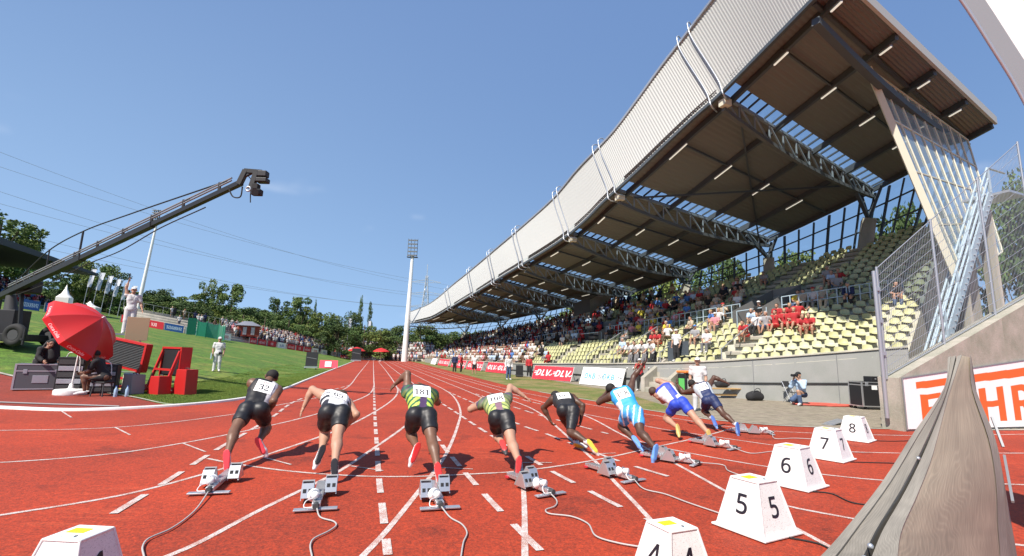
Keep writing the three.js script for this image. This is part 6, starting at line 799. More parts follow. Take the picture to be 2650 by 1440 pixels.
  const hs = thing('hose_coil', 'loosely coiled red hose on the paving near the photographer', 'hose', [13.0, 0.012, -20.2]); part('hose', tube(coil, 0.034, 6, 600), std(lin(0.5, 0.1, 0.07), 0.5), hs); part('coupling', rod([0.8, 0.03, 0.2], [0.95, 0.03, 0.22], 0.028), M.galv, hs);
  const fch = thing('folding_chair', 'grey folding chair standing behind the photographer', 'chair', [12.35, 0.01, -21.5], 0.3); part('seat', rbox(0.42, 0.03, 0.4, 0.01, 0, 0.44, 0), M.dark, fch); part('backrest', rbox(0.42, 0.25, 0.03, 0.01, 0, 0.78, -0.22), M.dark, fch); for (const s of [-0.2, 0.2]) part('leg', [rod([s, 0, 0.22], [s, 0.9, -0.22], 0.014), rod([s, 0, -0.22], [s, 0.45, 0.18], 0.014)], M.galv, fch);
  for (const [x, z, lab] of [[0.85, -40.6, 'small black loudspeaker on a stand by the red helper']]) { const T = thing('loudspeaker', lab, 'loudspeaker', [x, 0.0, z]); part('cabinet', rbox(0.6, 0.75, 0.5, 0.03, 0, 0.6, 0), M.black, T); part('trolley', [box(0.7, 0.06, 0.6, 0, 0.18, 0), rod([-0.3, 0.1, 0.2], [0.3, 0.1, 0.2], 0.09)], M.dark, T); }
  const rp = thing('metal_ramp', 'grey metal ramp section lying beside the concrete wall end', 'ramp', [9.25, 0.01, -13.9], 0.5); rp.scale.setScalar(0.6); part('plate', bar([-0.6, 0.06, 0], [0.5, 0.2, 0], 0.5, 0.03), M.galv, rp); part('lip', bar([-0.62, 0.03, 0], [-0.85, 0.02, 0], 0.5, 0.02), M.galv, rp);
}
// ---------- concrete wall with banner, mesh fence and outside stair at the right ----------
{
  const A = V(10.28, 0, -12.85), B = V(19, 0, -15.6), dir = unit(A, B), nb = V(-dir.z, 0, dir.x).multiplyScalar(-1);   // nb: away from the camera
  if (nb.z > 0) nb.negate();
  const Lw = A.distanceTo(B), top = (u) => lerp(1.36, 3.35, Math.pow(u / 5, 1.0)) , at = (u, y, o = 0) => A.clone().addScaledVector(dir, u).addScaledVector(nb, o).setY(y);
  const wall = thing('concrete_wall', 'weathered concrete retaining wall with sloping top at the end of the stand', 'wall');
  const N = 6; for (let i = 0; i < N; i++) { const u0 = Lw * i / N + 0.004, u1 = Lw * (i + 1) / N - 0.004; const f = (o, u, v) => at(lerp(u0, u1, u), v * Math.min(top(lerp(u0, u1, u)), 5), o); part('wall_block', [sheet(2, 3, (u, v) => f(0, u, v), (u, v, p) => [u * 2, p.y]), sheet(2, 3, (u, v) => f(0.55, u, v), (u, v, p) => [u * 2, p.y]), sheet(2, 1, (u, v) => at(lerp(u0, u1, u), Math.min(5, top(lerp(u0, u1, u))), v * 0.55), (u, v) => [u * 2, v * 0.5]), ...[0, 1].map((e) => sheet(1, 3, (u, v) => f(u * 0.55, e, v), (u, v, p) => [u * 0.6, p.y]))], M.concrete, wall); }
  const ban = canvasTex(1024, 380, (c, w, h) => { c.fillStyle = '#f3f2f0'; c.fillRect(0, 0, w, h); c.fillStyle = '#e8682c'; c.fillRect(70, 40, 954, 52); c.font = 'bold 290px sans-serif'; c.fillText('FAHR', 60, 345); });
  const bn = thing('banner', 'white banner with large orange letters fixed to the concrete wall', 'banner'); part('cloth', sheet(8, 1, (u, v) => at(0.1 + u * 7, lerp(0.06, lerp(1.34, 2.15, u), v), -0.03)), std(0xffffff, 0.65, { map: ban }), bn); part('batten', [bar(at(0.1, 1.36, -0.03), at(7.1, 2.17, -0.03), 0.03), bar(at(0.08, 0.04, -0.03), at(0.08, 1.36, -0.03), 0.03)], M.steel, bn);
  // fence
  const fen = thing('mesh_fence', 'galvanised wire mesh fence rising along the top of the concrete wall', 'fence'), ft = (u) => lerp(4.35, 7.7, u / 4.9), fb = (u) => Math.min(5, top(u)) + 0.05, o = 0.3;
  [0.0, 2.45, 4.9, 7.3].forEach((u) => part('post', [rod(at(u, fb(u) - 0.1, o), at(u, ft(u) + 0.05, o), 0.03, 0.03, 8)], M.galv, fen)); part('gate_post', [rod(at(-0.12, 0.3, o), at(-0.12, ft(-0.12), o), 0.05), ...[0.2, 0.5, 0.8].map((t) => box(0.12, 0.1, 0.12, 0, 0, 0).translate(...at(-0.06, lerp(fb(0), ft(0), t), o).toArray()))], M.galv, fen);
  for (let k = 0; k < 3; k++) { const u0 = 2.45 * k, u1 = u0 + 2.45, w = []; for (let i = 1; i < 34; i++) { const u = lerp(u0, u1, i / 34); w.push(rod(at(u, fb(u), o), at(u, ft(u), o), 0.0045, 0.0045, 4)); } for (let i = 0; i <= 13; i++) { const t = i / 13; w.push(rod(at(u0, lerp(fb(u0), ft(u0), t), o), at(u1, lerp(fb(u1), ft(u1), t), o), i % 13 ? 0.007 : 0.016, i % 13 ? 0.007 : 0.016, 5)); } part('mesh_panel', w, M.galv, fen); }
  // stair
  const st = thing('outside_stair', 'steel stair with pale blue handrails climbing the end of the stand', 'stair'), p0 = V(15.0, 1.2, -17.2), p1 = V(20.0, 9.1, -19.2), acr = V(0.55, 0, -0.83), n = 32, SP = (t, w, y = 0) => p0.clone().lerp(p1, t).addScaledVector(acr, w).add(V(0, y, 0));
  for (let i = 0; i < n; i++) part('tread', bar(SP(i / n, 0.0), SP(i / n, 1.5), 0.3, 0.04), M.galv, st);
  for (const w of [-0.05, 1.55]) { part('stringer', bar(SP(0, w, -0.15), SP(1, w, -0.15), 0.06, 0.35), w < 0 ? M.paleBlue : M.concrete, st); for (const y of [0.55, 1.0]) part('handrail', rod(SP(-0.02, w, y), SP(1.0, w, y), 0.045, 0.045), M.paleBlue, st); for (let i = 0; i <= 5; i++) part('baluster', bar(SP(i / 5, w, -0.1), SP(i / 5, w, 1.0), 0.09), M.paleBlue, st); }
  part('landing', [bar(SP(1, 0.75), SP(1.25, 0.75).setY(9.1), 1.6, 0.1), rod(SP(1, -0.05, 1.0), SP(1.25, -0.05).setY(10.1), 0.045)], M.galv, st); part('support', [bar(SP(0.5, 0.75, -0.3), SP(0.5, 0.75).setY(0.2), 0.35), bar(SP(0.95, 0.75, -0.3), SP(0.95, 0.75).setY(0.2), 0.35)], M.concrete, st);
  const wing = thing('wing_wall', 'sloping concrete wing wall between the seats and the stair', 'wall'); part('slab', [sheet(6, 1, (u, v) => V(lerp(15.5, 19.8, u), v ? lerp(1.9, 6.9, u) : 0, lerp(-18.0, -20.0, u)), (u, v, p) => [p.x, p.y]), sheet(6, 1, (u, v) => V(lerp(15.5, 19.8, u) + 0.25 * v, lerp(1.9, 6.9, u), lerp(-18.0, -20.0, u) - 0.3 * v), (u, v, p) => [p.x, p.z]), sheet(6, 1, (u, v) => V(lerp(15.5, 19.8, u) + 0.25, v ? lerp(1.9, 6.9, u) : 0, lerp(-18.0, -20.0, u) - 0.3), (u, v, p) => [p.x, p.y])], M.concrete, wing);
}
// ---------- weathered timber board and white banner sail in the right foreground ----------
{
  const grain = (b, sc, amp) => tex(1024, (u, v) => { const w = u + 0.035 * Math.sin(v * 12.566 + 3 * pnoise(u * 6, v * 3, 3, 91)) + amp * (fbm(u, v, 4, 92) - 0.5), r = 0.5 + 0.5 * Math.sin(w * 6.2832 * sc), f = pnoise(u * 512, v * 32, 32, 93), d = fbm(u, v, 6, 94); const k = 0.84 + 0.06 * Math.pow(r, 2.5) + 0.14 * (f - 0.5) + 0.2 * (d - 0.5); return [b[0] * k, b[1] * k, b[2] * k]; }, true, 1);
  const ply = std(0xffffff, 0.75, { map: grain([0.70, 0.64, 0.55], 46, 0.26) }), plank = std(0xffffff, 0.8, { map: grain([0.60, 0.57, 0.52], 38, 0.05) }), plankB = std(0xffffff, 0.8, { map: grain([0.64, 0.61, 0.56], 60, 0.03) });
  const outer = [TB.outer[0], ...TB.outer.slice(1)].map(V3), inner = TB.inner.map(V3), right = TB.right.map(V3);
  const cv = (p) => new THREE.CatmullRomCurve3(p, false, 'centripetal'), O = cv(outer), I = cv(inner), R = cv(right), T = thing('timber_barrier', 'weathered timber barrier board with split top rail in the right foreground', 'barrier');
  const strip = (a, b, dy, mat, name) => part(name, [sheet(28, 1, (u, v) => O.getPoint(u).lerp(I.getPoint(u), lerp(a, b, v)).add(V(0, dy, 0)), (u, v) => [lerp(a, b, v) * 0.5, u * 1.6]), sheet(28, 1, (u, v) => O.getPoint(u).lerp(I.getPoint(u), a).add(V(0, dy - v * 0.05, 0)), (u, v) => [v * 0.1, u * 1.6]), sheet(28, 1, (u, v) => O.getPoint(u).lerp(I.getPoint(u), b).add(V(0, dy - v * 0.05, 0)), (u, v) => [v * 0.1, u * 1.6])], mat, T);
  strip(0.0, 0.2, 0.004, plankB, 'rail_plank'); strip(0.215, 0.56, 0.0, plank, 'rail_plank'); strip(0.66, 1.0, -0.006, plankB, 'rail_plank'); strip(0.5, 0.75, -0.055, M.blackMatt, 'rail_packing');
  part('outer_face', sheet(28, 1, (u, v) => { const p = O.getPoint(u).add(V(0.01, -0.02, 0)); return v ? p : p.setY(0.02); }, (u, v) => [u, v]), plank, T);
  part('plywood_face', sheet(28, 14, (u, v) => I.getPoint(u).lerp(R.getPoint(u), v).add(V(0, -0.012, 0)), (u, v) => [v * 0.8 + 0.1, u * 0.9]), ply, T);
  part('edge_strip', sheet(28, 1, (u, v) => I.getPoint(u).lerp(R.getPoint(u), lerp(0.86, 1.0, v)).add(V(-0.012, 0.002, 0.012)), (u, v) => [v * 0.1, u]), plankB, T);
  part('lower_skirt', sheet(28, 1, (u, v) => { const p = R.getPoint(u); return v ? p.clone().setY(0.02).add(V(0.05, 0, 0)) : p; }, (u, v) => [u, v]), plank, T);
  for (const k of [0.12, 0.22, 0.62]) part('bolt', new THREE.SphereGeometry(0.007, 10, 8).translate(...O.getPoint(k).lerp(I.getPoint(k), 0.61).add(V(0, 0.004, 0)).toArray()), M.galv, T);
  for (const p of TB.props) part('prop_leg', bar(V3(p[0]), V3(p[1]), 0.012), M.steel, T);
  const F = thing('sail_banner', 'tall white curved banner with grey edge leaning in above the barrier', 'banner'), sl = cv(TB.sail.map(V3)), so = V(1, 0.62, 0).normalize();
  part('edge_sleeve', sheet(24, 1, (u, v) => sl.getPoint(u).addScaledVector(V(0.86, 0.48, -0.15), v * 0.22)), std(lin(0.26, 0.27, 0.28), 0.6), F); part('cloth', sheet(24, 4, (u, v) => sl.getPoint(u).addScaledVector(V(0.86, 0.48, -0.15), 0.22).addScaledVector(so, v * 0.9)), M.white, F); part('pole', tube(TB.sail.map(V3), 0.012, 8, 40), M.galv, F); part('base_plate', rbox(0.7, 0.04, 0.7, 0.01, TB.sail[0][0], 0.028, TB.sail[0][2]), M.dark, F);
}
// ---------- trees ----------
{
  const leafMat = [std(0xffffff, 0.8, { vertexColors: true })];
  const sprig = (pos, col, p, s, c) => {   // one small leaf spray: two crossed quads of unequal tilt
    const a = rnd(0, 6.28), t = rnd(-1.2, 1.2), ux = V(Math.cos(a), 0, Math.sin(a)).multiplyScalar(s), uy = V(-Math.sin(a) * Math.sin(t), Math.cos(t), Math.cos(a) * Math.sin(t)).multiplyScalar(s * rnd(0.6, 1));
    const A = p.clone().sub(ux), B = p.clone().addScaledVector(uy, -0.7), C = p.clone().add(ux), D = p.clone().add(uy);
    for (const q of [A, B, C, A, C, D]) { pos.push(q.x, q.y, q.z); col.push(...c); }
  };
  function crown(kind, sd) {   // unit crown: height 1 (from 0 to 1), width 1
    reseed(sd); const pos = [], col = [], blobs = [];
    const nb = kind === 'poplar' ? 16 : kind === 'bush' ? 22 : 26;
    for (let i = 0; i < nb; i++) {
      const y = kind === 'poplar' ? lerp(0.1, 0.97, i / nb) : kind === 'bush' ? rnd(0.10, 0.9) : kind === 'tall' ? rnd(0.22, 0.93) : rnd(0.28, 0.92);
      const env = kind === 'poplar' ? 0.34 * Math.sin(Math.PI * (0.12 + 0.86 * y)) : kind === 'bush' ? 0.46 * Math.sqrt(Math.max(0.05, 1 - Math.pow(y * 1.0 - 0.25, 2) * 1.6)) : 0.44 * Math.sqrt(Math.max(0.03, 1 - Math.pow((y - 0.58) / 0.42, 2)));
      const a = rnd(0, 6.28), r = env * Math.sqrt(rnd(0.1, 1)) * (kind === 'poplar' ? 0.5 : 1), br = kind === 'poplar' ? rnd(0.10, 0.16) : rnd(0.10, 0.19) * (kind === 'tall' ? 0.85 : 1);
      blobs.push([V(Math.cos(a) * r, y, Math.sin(a) * r), br]);
    }
    const per = kind === 'poplar' ? 150 : 200;
    for (const [c, br] of blobs) {
      const tone = rnd(0.75, 1.2) * (sd % 3 === 0 ? 0.72 : 1), warm = rnd(0, 1) * (sd % 3 === 0 ? 0.4 : 1);
      for (let k = 0; k < per; k++) {
        const d = V(rnd(-1, 1), rnd(-1, 1), rnd(-1, 1)).normalize(), p = c.clone().addScaledVector(d, br * Math.pow(rnd(0.25, 1), 0.5) * (kind === 'poplar' ? 1 : 1)); p.y = c.y + (p.y - c.y) * (kind === 'poplar' ? 0.8 : 0.62); const v = tone * rnd(0.7, 1.25);
        sprig(pos, col, p, rnd(0.012, 0.026), [lerp(0.062, 0.145, warm) * v, lerp(0.128, 0.18, warm) * v, lerp(0.034, 0.034, warm) * v]);
      }
    }
    const g = geoFrom(pos, null, null, col); return { g, blobs };
  }
  const trunkOf = (kind, blobs) => { const q = [tube([[0, 0, 0], [0.008, 0.25, 0.004], [-0.006, 0.55, 0.004], [0.004, 0.9, 0]], 0.012, 6, 10)]; blobs.forEach(([c], i) => { if (i % 3 === 0 && kind !== 'poplar') q.push(tube([[0, Math.max(0.08, c.y * 0.45), 0], [c.x * 0.5, c.y * 0.72, c.z * 0.5], [c.x * 0.95, c.y, c.z * 0.95]], 0.006, 5, 6)); }); return merge(q); };
  const lib = {}; [['broad', 3], ['bush', 3], ['tall', 3], ['poplar', 2]].forEach(([k, n], i) => { lib[k] = Array.from({ length: n }, (_, j) => { const { g, blobs } = crown(k, 100 + i * 17 + j * 5); return { g, t: trunkOf(k, blobs) }; }); });
  const nm = { broad: 'broadleaf_tree', bush: 'bushy_tree', bushy2: 'bushy_tree', tall: 'tall_tree', poplar: 'poplar_tree' };
  reseed(404);
  TREES.forEach(([x, y0, z, h, w, kind], i) => {
    const gy = hgt(x, z), top = y0 + h, hh = top - gy + 0.1, K = kind === 'bushy2' ? 'bush' : kind, lb = lib[K][i % lib[K].length];
    const where = x > 20 ? 'behind the stair at the end of the stand' : x > 2 ? 'behind the rear glazing of the stand' : x > -32 && z < -105 ? 'beyond the end of the straight' : x < -76 ? 'beyond the smaller stand on the infield side' : 'behind the far bank';
    const size = K === 'poplar' ? 'slender dark poplar' : K === 'tall' ? 'tall airy tree with open crown' : K === 'bush' ? 'low dense bushy tree' : 'full round-crowned green tree', label = `${size} ${where}`;
    const T = thing(nm[kind], label, 'tree', [x, gy - 0.1, z], rnd(0, 6.28), label);
    const cr = part('crown', lb.g, leafMat[0], T); const wf = K === 'poplar' ? 1.5 : K === 'bush' ? 1.85 : 1.4; cr.scale.set(w * wf, hh, w * wf);
    const tr = part('trunk', lb.t, M.trunk, T); tr.scale.set(w * wf, hh * 0.98, w * wf);
  });
  // far wood closing the gaps
  const far = [], c = new THREE.Color(); for (let i = 0; i < 150; i++) { const u = i / 149, x = lerp(-150, 40, u) + rnd(-3, 3), z = -lerp(118, 165, u) - rnd(0, 22); far.push([x, x < -45 ? hgt(x, z) : 0, z, rnd(7, 11) * (u < 0.35 ? 0.8 : 1), rnd(10, 15)]); }
  const im = finish(new THREE.InstancedMesh(lib.bush[1].g, leafMat[0], far.length)); im.name = 'far_wood'; im.userData = { kind: 'stuff', label: 'far wood closing the horizon behind the stadium', category: 'wood' }; const m = new THREE.Matrix4(); far.forEach(([x, y, z, h, w], i) => { m.makeRotationY(rnd(0, 6)).scale(V(w, h, w)).setPosition(x, y - 0.3, z); im.setMatrixAt(i, m); c.setScalar(rnd(0.8, 1.1)); im.setColorAt(i, c); }); scene.add(im);
}
// ---------- far side of the stadium ----------
{
  const bank = [[-50.5, -48], [-50.6, -51], [-53.1, -64.8], [-48.5, -66.8], [-45.2, -70.6], [-43.3, -76.5], [-43.1, -84], [-41.6, -92], [-40, -101], [-38.4, -110.5]], bc = new THREE.CatmullRomCurve3(bank.map(([x, z]) => V(x, 0, z)), false, 'centripetal');
  const Bp = (u, off) => { const p = bc.getPointAt(u); p.x -= off * 0.9; p.z -= off * 0.42; return p; };
  const bt = thing('bank_terrace', 'low grey stepped terrace along the far side of the infield', 'terrace'); for (let k = 0; k < 5; k++) part('terrace_step', sheet(60, 2, (u, v) => { const i = Math.round(v * 2), p = Bp(0.3 + 0.7 * u, 1.2 + k * 0.9 + (i === 2 ? 0.9 : 0)); p.y = hgt(p.x, p.z) + 0.36 * (i === 0 ? k : k + 1) - (i === 0 && k === 0 ? 0.6 : 0); return p; }, (u, v, p) => [p.x, p.z]), M.concrete, bt);
  part('parapet', sheet(60, 1, (u, v) => { const p = Bp(0.3 + 0.7 * u, 5.8); p.y = hgt(p.x, p.z) + 1.7 + v * 0.5; return p; }, (u, v, p) => [p.x, p.y]), M.concrete, bt);
  const bt2 = []; for (let i = 0; i <= 40; i++) { const p = Bp(0.3 + 0.7 * i / 40, 5.8); p.y = hgt(p.x, p.z) + 2.1; bt2.push(rod(p, p.clone().add(V(0, 1.0, 0)), 0.03)); if (i < 40) { const q = Bp(0.3 + 0.7 * (i + 1) / 40, 5.8); q.y = hgt(q.x, q.z) + 3.1; bt2.push(rod(p.clone().add(V(0, 1.0, 0)), q, 0.025)); } } part('railing', bt2, M.steel, bt);
  const adTex = [['#c62433', '#f3d9d9', 'Coca-Cola'], ['#f1f1ef', '#3b62a8', 'DKB.de'], ['#2b5fa8', '#e6eef7', 'SPARKASSE'], ['#f4f0ee', '#c03040', 'ERDGAS'], ['#c62433', '#f6e4e4', 'DLV']].map(([b, f, t]) => std(0xffffff, 0.6, { map: canvasTex(256, 64, (c) => { c.fillStyle = b; c.fillRect(0, 0, 256, 64); c.fillStyle = f; c.font = 'bold 40px sans-serif'; c.textAlign = 'center'; c.fillText(t, 128, 47); }) }));
  const seq = [[0.02, 2], [0.065, 2], [0.26, 0], [0.30, 4], [0.335, 2], [0.372, 1], [0.408, 1], [0.444, 3], [0.55, 0], [0.59, 0], [0.63, 4], [0.67, 1], [0.71, 0], [0.75, 4], [0.79, 0], [0.83, 3], [0.88, 1], [0.94, 3], [0.98, 1]], nmC = ['red lettered', 'white with blue lettering', 'blue lettered', 'white with red lettering', 'plain red'];
  seq.forEach(([u, c]) => { const a = bc.getPointAt(u), b = bc.getPointAt(Math.min(1, u + 0.033)), y = hgt(a.x, a.z), y2 = hgt(b.x, b.z), lab = `${nmC[c]} advertising board at the foot of the far terrace`; const T = thing('perimeter_board', lab, 'board', [0, 0, 0], 0, lab); part('panel', sheet(1, 1, (s, v) => V(lerp(a.x, b.x, s), lerp(y, y2, s) + v * 1.0, lerp(a.z, b.z, s)), (s, v) => [1 - s, v]), adTex[c], T); part('posts', [rod([a.x - 0.1, y, a.z], [a.x - 0.1, y + 1, a.z], 0.04), rod([b.x - 0.1, y2, b.z], [b.x - 0.1, y2 + 1, b.z], 0.04)], M.steel, T); });
  // brick hut with hipped roof
  const hx = -45.0, hz = -82.5, hy = hgt(hx, hz) + 1.3, hut = thing('brick_hut', 'small red brick hut with grey hipped roof on the far terrace', 'hut', [hx, hy, hz], 0.75); part('wall', box(5.2, 2.9, 3.6, 0, 1.0, 0), M.brick, hut); hut.scale.setScalar(0.62); { const e = 0.35, w = 2.6 + e, d = 1.8 + e, pos = [-w, 2.45, d, w, 2.45, d, w, 2.45, -d, -w, 2.45, -d, -1, 3.7, 0, 1, 3.7, 0]; part('roof', geoFrom(pos, [0, 1, 5, 0, 5, 4, 1, 2, 5, 2, 3, 4, 2, 4, 5, 3, 0, 4]).toNonIndexed(), M.slate, hut); } for (const x of [-1.1, 0.9]) { const d = part('door', box(0.9, 2.0, 0.06, x, 0.95, 1.83), M.galv, hut); part('door_frame', box(1.05, 0.08, 0.1, x, 2.0, 1.84), M.concrete, d); } part('gutter', [box(5.9, 0.1, 0.1, 0, 2.43, 2.16)], M.steel, hut);
  // hammer cage
  const cg = thing('throwing_cage', 'green netted throwing cage at the edge of the infield', 'cage'), cp = [[-43.9, -67.6], [-43.5, -69], [-42.3, -70], [-41.1, -69.5], [-40.6, -68.2]], net = new THREE.MeshPhysicalMaterial({ color: lin(0.05, 0.36, 0.22), transmission: 0.72, roughness: 0.9, thickness: 0, side: THREE.DoubleSide });
  cp.forEach(([x, z]) => part('post', rod([x, hgt(x, z) - 0.1, z], [x, hgt(x, z) + 2.3, z], 0.05), M.green, cg)); for (let i = 0; i < 4; i++) { const [a, b] = [cp[i], cp[i + 1]]; part('net', sheet(6, 4, (u, v) => V(lerp(a[0], b[0], u), hgt(lerp(a[0], b[0], u), lerp(a[1], b[1], u)) + 0.05 + 2.1 * v * (1 - 0.06 * Math.sin(Math.PI * u)), lerp(a[1], b[1], u))), net, cg); } part('gate_net', sheet(1, 1, (u, v) => V(-44.4 + u * 0.6, hgt(-44.4, -66.5) + 2.3 * v, -66.2 - u)), M.green, cg); part('gate_net', sheet(1, 1, (u, v) => V(-40.6 + u * 0.6, hgt(-40.3, -67) + 1.8 * v, -67.6 + u)), M.green, cg);
  // smaller roofed stand on the left with its crowd
  const ls = thing('covered_terrace', 'old covered terrace with dark flat roof packed with spectators', 'stand'), f0 = V(-62.6, 0, -52), f1 = V(-69.4, 0, -76), nx = V(-0.962, 0, 0.272), LP = (u, o, y) => f0.clone().lerp(f1, u).addScaledVector(nx, o).setY(y);
  part('roof', [sheet(6, 1, (u, v) => LP(u, v * 16 - 2.5, lerp(13.2, 12.6, u) + v * 0.8)), sheet(6, 1, (u, v) => LP(u, v * 16 - 2.5, lerp(14.1, 13.0, u) + v * 0.8)), sheet(6, 1, (u, v) => LP(u, -2.5, lerp(lerp(13.2, 12.6, u), lerp(14.1, 13.0, u), v))), sheet(1, 1, (u, v) => LP(1, u * 16 - 2.5, lerp(12.6, 13.0, v) + u * 0.8))], M.dark, ls); part('rear_wall', sheet(4, 1, (u, v) => LP(u, 13, 3 + v * 10.8)), M.dark, ls); for (const u of [0.05, 0.35, 0.65, 0.95]) part('pillar', rod(LP(u, 6, 5), LP(u, 6, 13.4), 0.18), M.steel, ls);
  for (let k = 0; k < 9; k++) part('tier', sheet(8, 2, (u, v) => { const i = Math.round(v * 2); return LP(u, 1 + k * 1.1 + (i === 2 ? 1.1 : 0), 6.6 + (i === 0 ? k : k + 1) * 0.55 - (k ? 0 : i ? 0 : 1.2)); }, (u, v, p) => [p.x, p.z]), M.concrete, ls);
  { const g = figCache.get('sit,0.075,true,false'), c = (q, k) => { const r = paintBy(q.clone(), () => k); r.deleteAttribute('uv'); return r; }, geo = mergeGeometries([c(g.skin, [0.6, 0.4, 0.3]), c(g.shirt, [1, 1, 1]), c(g.legs, [0.2, 0.2, 0.24])]), list = []; reseed(63); for (let k = 0; k < 9; k++) for (let u = 0; u < 1; u += 0.024) if (rnd() < 0.78) { const p = LP(u + rnd(-0.004, 0.004), 1.6 + k * 1.1, 7.15 + k * 0.55 - 0.4); list.push(p); } const im = finish(new THREE.InstancedMesh(geo, std(0xffffff, 0.85, { vertexColors: true }), list.length)), m = new THREE.Matrix4(), col = new THREE.Color(); list.forEach((p, i) => { m.makeRotationY(1.3 + rnd(-0.4, 0.4)).setPosition(p); im.setMatrixAt(i, m); col.setRGB(...SHIRT[pick(['white', 'blue', 'navy', 'red', 'black', 'grey', 'pink', 'beige'])]); im.setColorAt(i, col); }); im.name = 'terrace_crowd'; im.userData = { kind: 'stuff', label: 'spectators packed under the dark roof of the old terrace', category: 'crowd' }; scene.add(im); }
  // pointed tent, marquee and flags
  const tent = (x, z, w, h, lab) => { const y = hgt(x, z), T = thing('pagoda_tent', lab, 'tent', [x, y, z], 0.4); part('walls', [0, 1, 2, 3].map((i) => box(w, h * 0.42, 0.03, 0, h * 0.21, w / 2).rotateY(i * Math.PI / 2)), M.white, T); part('tent_roof', new THREE.LatheGeometry([[w * 0.72, h * 0.42], [w * 0.34, h * 0.58], [w * 0.12, h * 0.8], [0, h]].map(([r, yy]) => new THREE.Vector2(r, yy)), 4).rotateY(Math.PI / 4), M.white, T); };
  tent(-74.3, -79.5, 1.7, 3.9, 'white pointed tent beside the covered terrace'); tent(-72.6, -82.5, 2.6, 1.9, 'pale low tent between the pointed tent and the flags');
  const flagM = std(lin(0.66, 0.68, 0.74), 0.8); for (let i = 0; i < 6; i++) { const x = -72.4 + i * 0.62, z = -81 - i * 1.1, y = hgt(x, z), T = thing('flagpole', 'white banner flag on a tall pole beside the covered terrace', 'flag', [x, y, z], rnd(0.1, 0.5), 'flags beside the covered terrace'); part('pole', rod([0, 0, 0], [0.35, 7.4 - i * 0.28, 0], 0.05, 0.035), M.galv, T); part('flag', sheet(3, 6, (u, v) => V(0.12 + u * 0.75 * (0.65 + 0.35 * v) + v * 0.25, 4.1 - i * 0.25 + v * 3.1, Math.sin(u * 4 + v * 5) * 0.14)), flagM, T); }
  for (const [x, z, h] of [[-37.4, -111, 9.5], [-33.8, -114, 9.2]]) { const T = thing('flagpole', 'single pole with a slim white flag at the end terrace', 'flag', [x, 0, z], 0.3, 'flagpoles at the end terrace'); part('pole', rod([0, 0, 0], [0, h, 0], 0.06, 0.04), M.galv, T); part('flag', sheet(2, 5, (u, v) => V(0.05 + u * 0.6, h - 2.6 + v * 2.5, Math.sin(v * 5 + u * 3) * 0.1)), flagM, T); }
  // end terrace behind the finish
  const et = thing('end_terrace', 'stepped concrete terrace behind the end of the straight', 'terrace'); for (let k = 0; k < 6; k++) part('terrace_step', sheet(20, 2, (u, v) => { const i = Math.round(v * 2), x = lerp(-47, -17, u); return V(x, 0.62 * (i === 0 ? k - 1 : k) + (k === 0 && i === 0 ? 0.5 : 0), -117.4 - k * 1.3 - (i === 2 ? 1.3 : 0) + 6 * u); }, (u, v, p) => [p.x, p.z]), M.concrete, et);
  const eb = thing('end_fence_board', 'long white lettered boards across the end of the straight', 'board'); for (let i = 0; i < 6; i++) part('panel', sheet(1, 1, (u, v) => V(-44 + (i + u) * 2.6, v * 0.95, -112.5 + 0.5 * i), (u, v) => [u, v]), adTex[[3, 3, 0, 1, 3, 1][i]], eb);
  for (const [x, z, lab] of [[-30.6, -97, 'red parasol over the far officials\' table'], [-26.8, -101, 'red parasol beyond the far black display']]) { const T = thing('parasol', lab, 'umbrella', [x, 0, z]); part('pole', rod([0, 0, 0], [0, 2.4, 0], 0.03), M.white, T); part('canopy', new THREE.LatheGeometry([[0, 2.75], [0.9, 2.5], [1.7, 2.05], [1.68, 1.9]].map(([r, y]) => new THREE.Vector2(r, y)), 8), M.redCloth, T); part('foot', rod([0, 0, 0], [0, 0.12, 0], 0.3, 0.3, 14), M.white, T); }
  // black lean-to displays and red wedge on the infield
  const bd = (x, z, s, lab) => { const T = thing('lap_display', lab, 'display', [x, hgt(x, z), z], 0.25); part('panel', [bar(V(0, 0.3 * s, 0), V(0.0, 1.55 * s, -0.12 * s), 1.0 * s, 0.1 * s, V(0, 0, 1))], M.black, T); for (const y of [0.62, 1.02]) part('gap_strip', box(0.86 * s, 0.035 * s, 0.03, -0.02 * s, y * s, -0.02 * s, 0, 0, -0.16), M.steel, T); part('trolley', [box(1.1 * s, 0.12 * s, 0.7 * s, 0, 0.2 * s, 0)], M.galv, T); for (const sx of [-0.45, 0.45]) part('wheel', rod([sx * s - 0.03, 0.09 * s, 0.25], [sx * s + 0.03, 0.09 * s, 0.25], 0.09 * s, 0.09 * s, 12), M.rubber, T); };
  bd(-17.55, -43.2, 0.98, 'black three-panel display on a trolley standing on the infield'); bd(-26.2, -83, 1.5, 'distant black display beside the red parasols');
  const wd = thing('wedge_board', 'red wedge-shaped board lying behind the black display', 'board', [-18.6, 0.02, -48.6], 0.35); part('wedge', new THREE.ExtrudeGeometry(new THREE.Shape([new THREE.Vector2(-0.7, 0), new THREE.Vector2(0.7, 0), new THREE.Vector2(0.1, 0.75)]), { depth: 1.7, bevelEnabled: false }).rotateY(Math.PI / 2).translate(-0.3, 0, 0), M.redPink, wd); part('print', sheet(1, 1, (u, v) => V(lerp(0.2, 0.8, u), 0.1 + v * 0.5, 0.62 - v * 0.42).add(V(0, 0.03, 0.04))), M.white, wd);
}
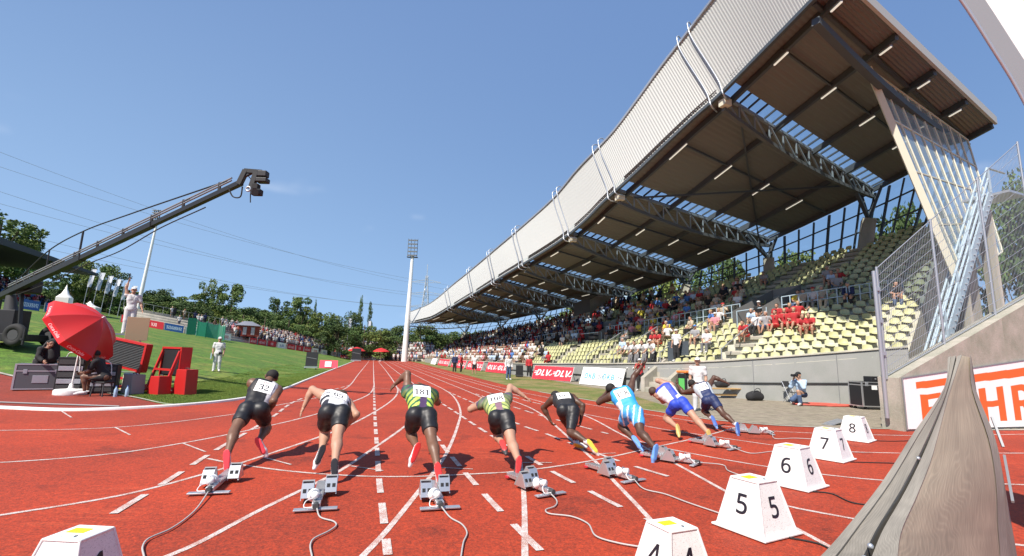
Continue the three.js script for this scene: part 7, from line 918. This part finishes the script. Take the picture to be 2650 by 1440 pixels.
// ---------- floodlights, pylon and power lines ----------
{
  const mast = (b, t, rack, lab) => { const T = thing('floodlight_mast', lab, 'floodlight', b), d = V3(t).sub(V3(b)); part('mast', rod(V(0, 0, 0), d, 0.72 * rack, 0.34 * rack, 16), M.white, T); const q = [], l = []; for (let r = 0; r < 5; r++) { q.push(box(2.2 * rack, 0.08, 0.08, d.x, d.y + r * 0.9 * rack, d.z + 0.3)); for (let c = -2; c <= 2; c++) l.push(rod(V(d.x + c * 0.44 * rack, d.y + (r * 0.9 + 0.12) * rack, d.z + 0.3), V(d.x + c * 0.44 * rack, d.y + r * 0.9 * rack, d.z + 0.75), 0.17 * rack, 0.2 * rack, 10)); } for (const s of [-1.1, -0.4, 0.4, 1.1]) q.push(box(0.08, 4.4 * rack, 0.08, d.x + s * rack, d.y + 1.9 * rack, d.z + 0.25)); q.push(box(2.5 * rack, 0.08, 1.0 * rack, d.x, d.y - 0.3, d.z)); part('rack', q, M.dark, T); part('floodlight', l, M.steel, T); };
  mast([-22.7, 0, -105], [-22.4, 23.3, -105], 0.95, 'tall white floodlight mast at the far end of the stand'); mast([-56.2, hgt(-56, -72), -72], [-55.2, 20.8, -72], 0.42, 'white floodlight mast rising behind the starter');
  const T = thing('power_pylon', 'steel lattice power pylon far beyond the stand roof', 'pylon', [-45, 0, -250]), q = [], W = (y) => lerp(3.6, 0.5, Math.min(1, y / 40)), C = (y, i) => V([1, 1, -1, -1][i] * W(y), y, [1, -1, -1, 1][i] * W(y)); for (let k = 0; k < 13; k++) for (let i = 0; i < 4; i++) { const y = k * 3.3, y2 = y + 3.3; q.push(bar(C(y, i), C(y2, i), 0.28), bar(C(y, i), C(y2, (i + 1) % 4), 0.16), bar(C(y, (i + 1) % 4), C(y2, i), 0.16)); } part('lattice_tower', [...q, bar([0, 42, 0], [0, 49, 0], 0.3)], M.galv, T);
  const arms = [[40, 7.5], [33.5, 9.5], [27, 8]]; for (const [y, w] of arms) for (const s of [-1, 1]) part('cross_arm', [bar([0, y + 0.8, 0], [s * w, y - 0.6, 0], 0.25), bar([0, y - 0.9, 0], [s * w, y - 0.7, 0], 0.2), bar([s * w * 0.5, y + 0.1, 0], [s * w * 0.5, y - 0.8, 0], 0.14)], M.galv, T);
  const ends = [[-172, 64, -120], [-171, 58, -121], [-170, 51, -122], [-169, 46, -123], [-168, 39, -124], [-167, 35, -125]]; let k = 0; for (const [y, w] of arms) for (const s of [-1, 1]) { const a = V(-45 + s * w, y - 1.2, -250), b = V3(ends[k]), pts = []; for (let i = 0; i <= 16; i++) { const t = i / 16, p = a.clone().lerp(b, t); p.y -= 4 * 5.0 * t * (1 - t); pts.push(p); } solo('power_line', tube(pts, 0.045, 4, 60), M.steel, 'thin overhead power line running from the pylon across the sky', 'power line', 'overhead power lines'); k++; const pr = []; for (let i = 0; i <= 8; i++) { const t = i / 8, p = a.clone().lerp(V(60, y - 4, -330), t); p.y -= 8 * t * (1 - t); pr.push(p); } solo('power_line', tube(pr, 0.045, 4, 30), M.steel, 'overhead power line running on behind the stand roof', 'power line', 'overhead power lines behind the stand'); }
}

renderer.render(scene, camera);
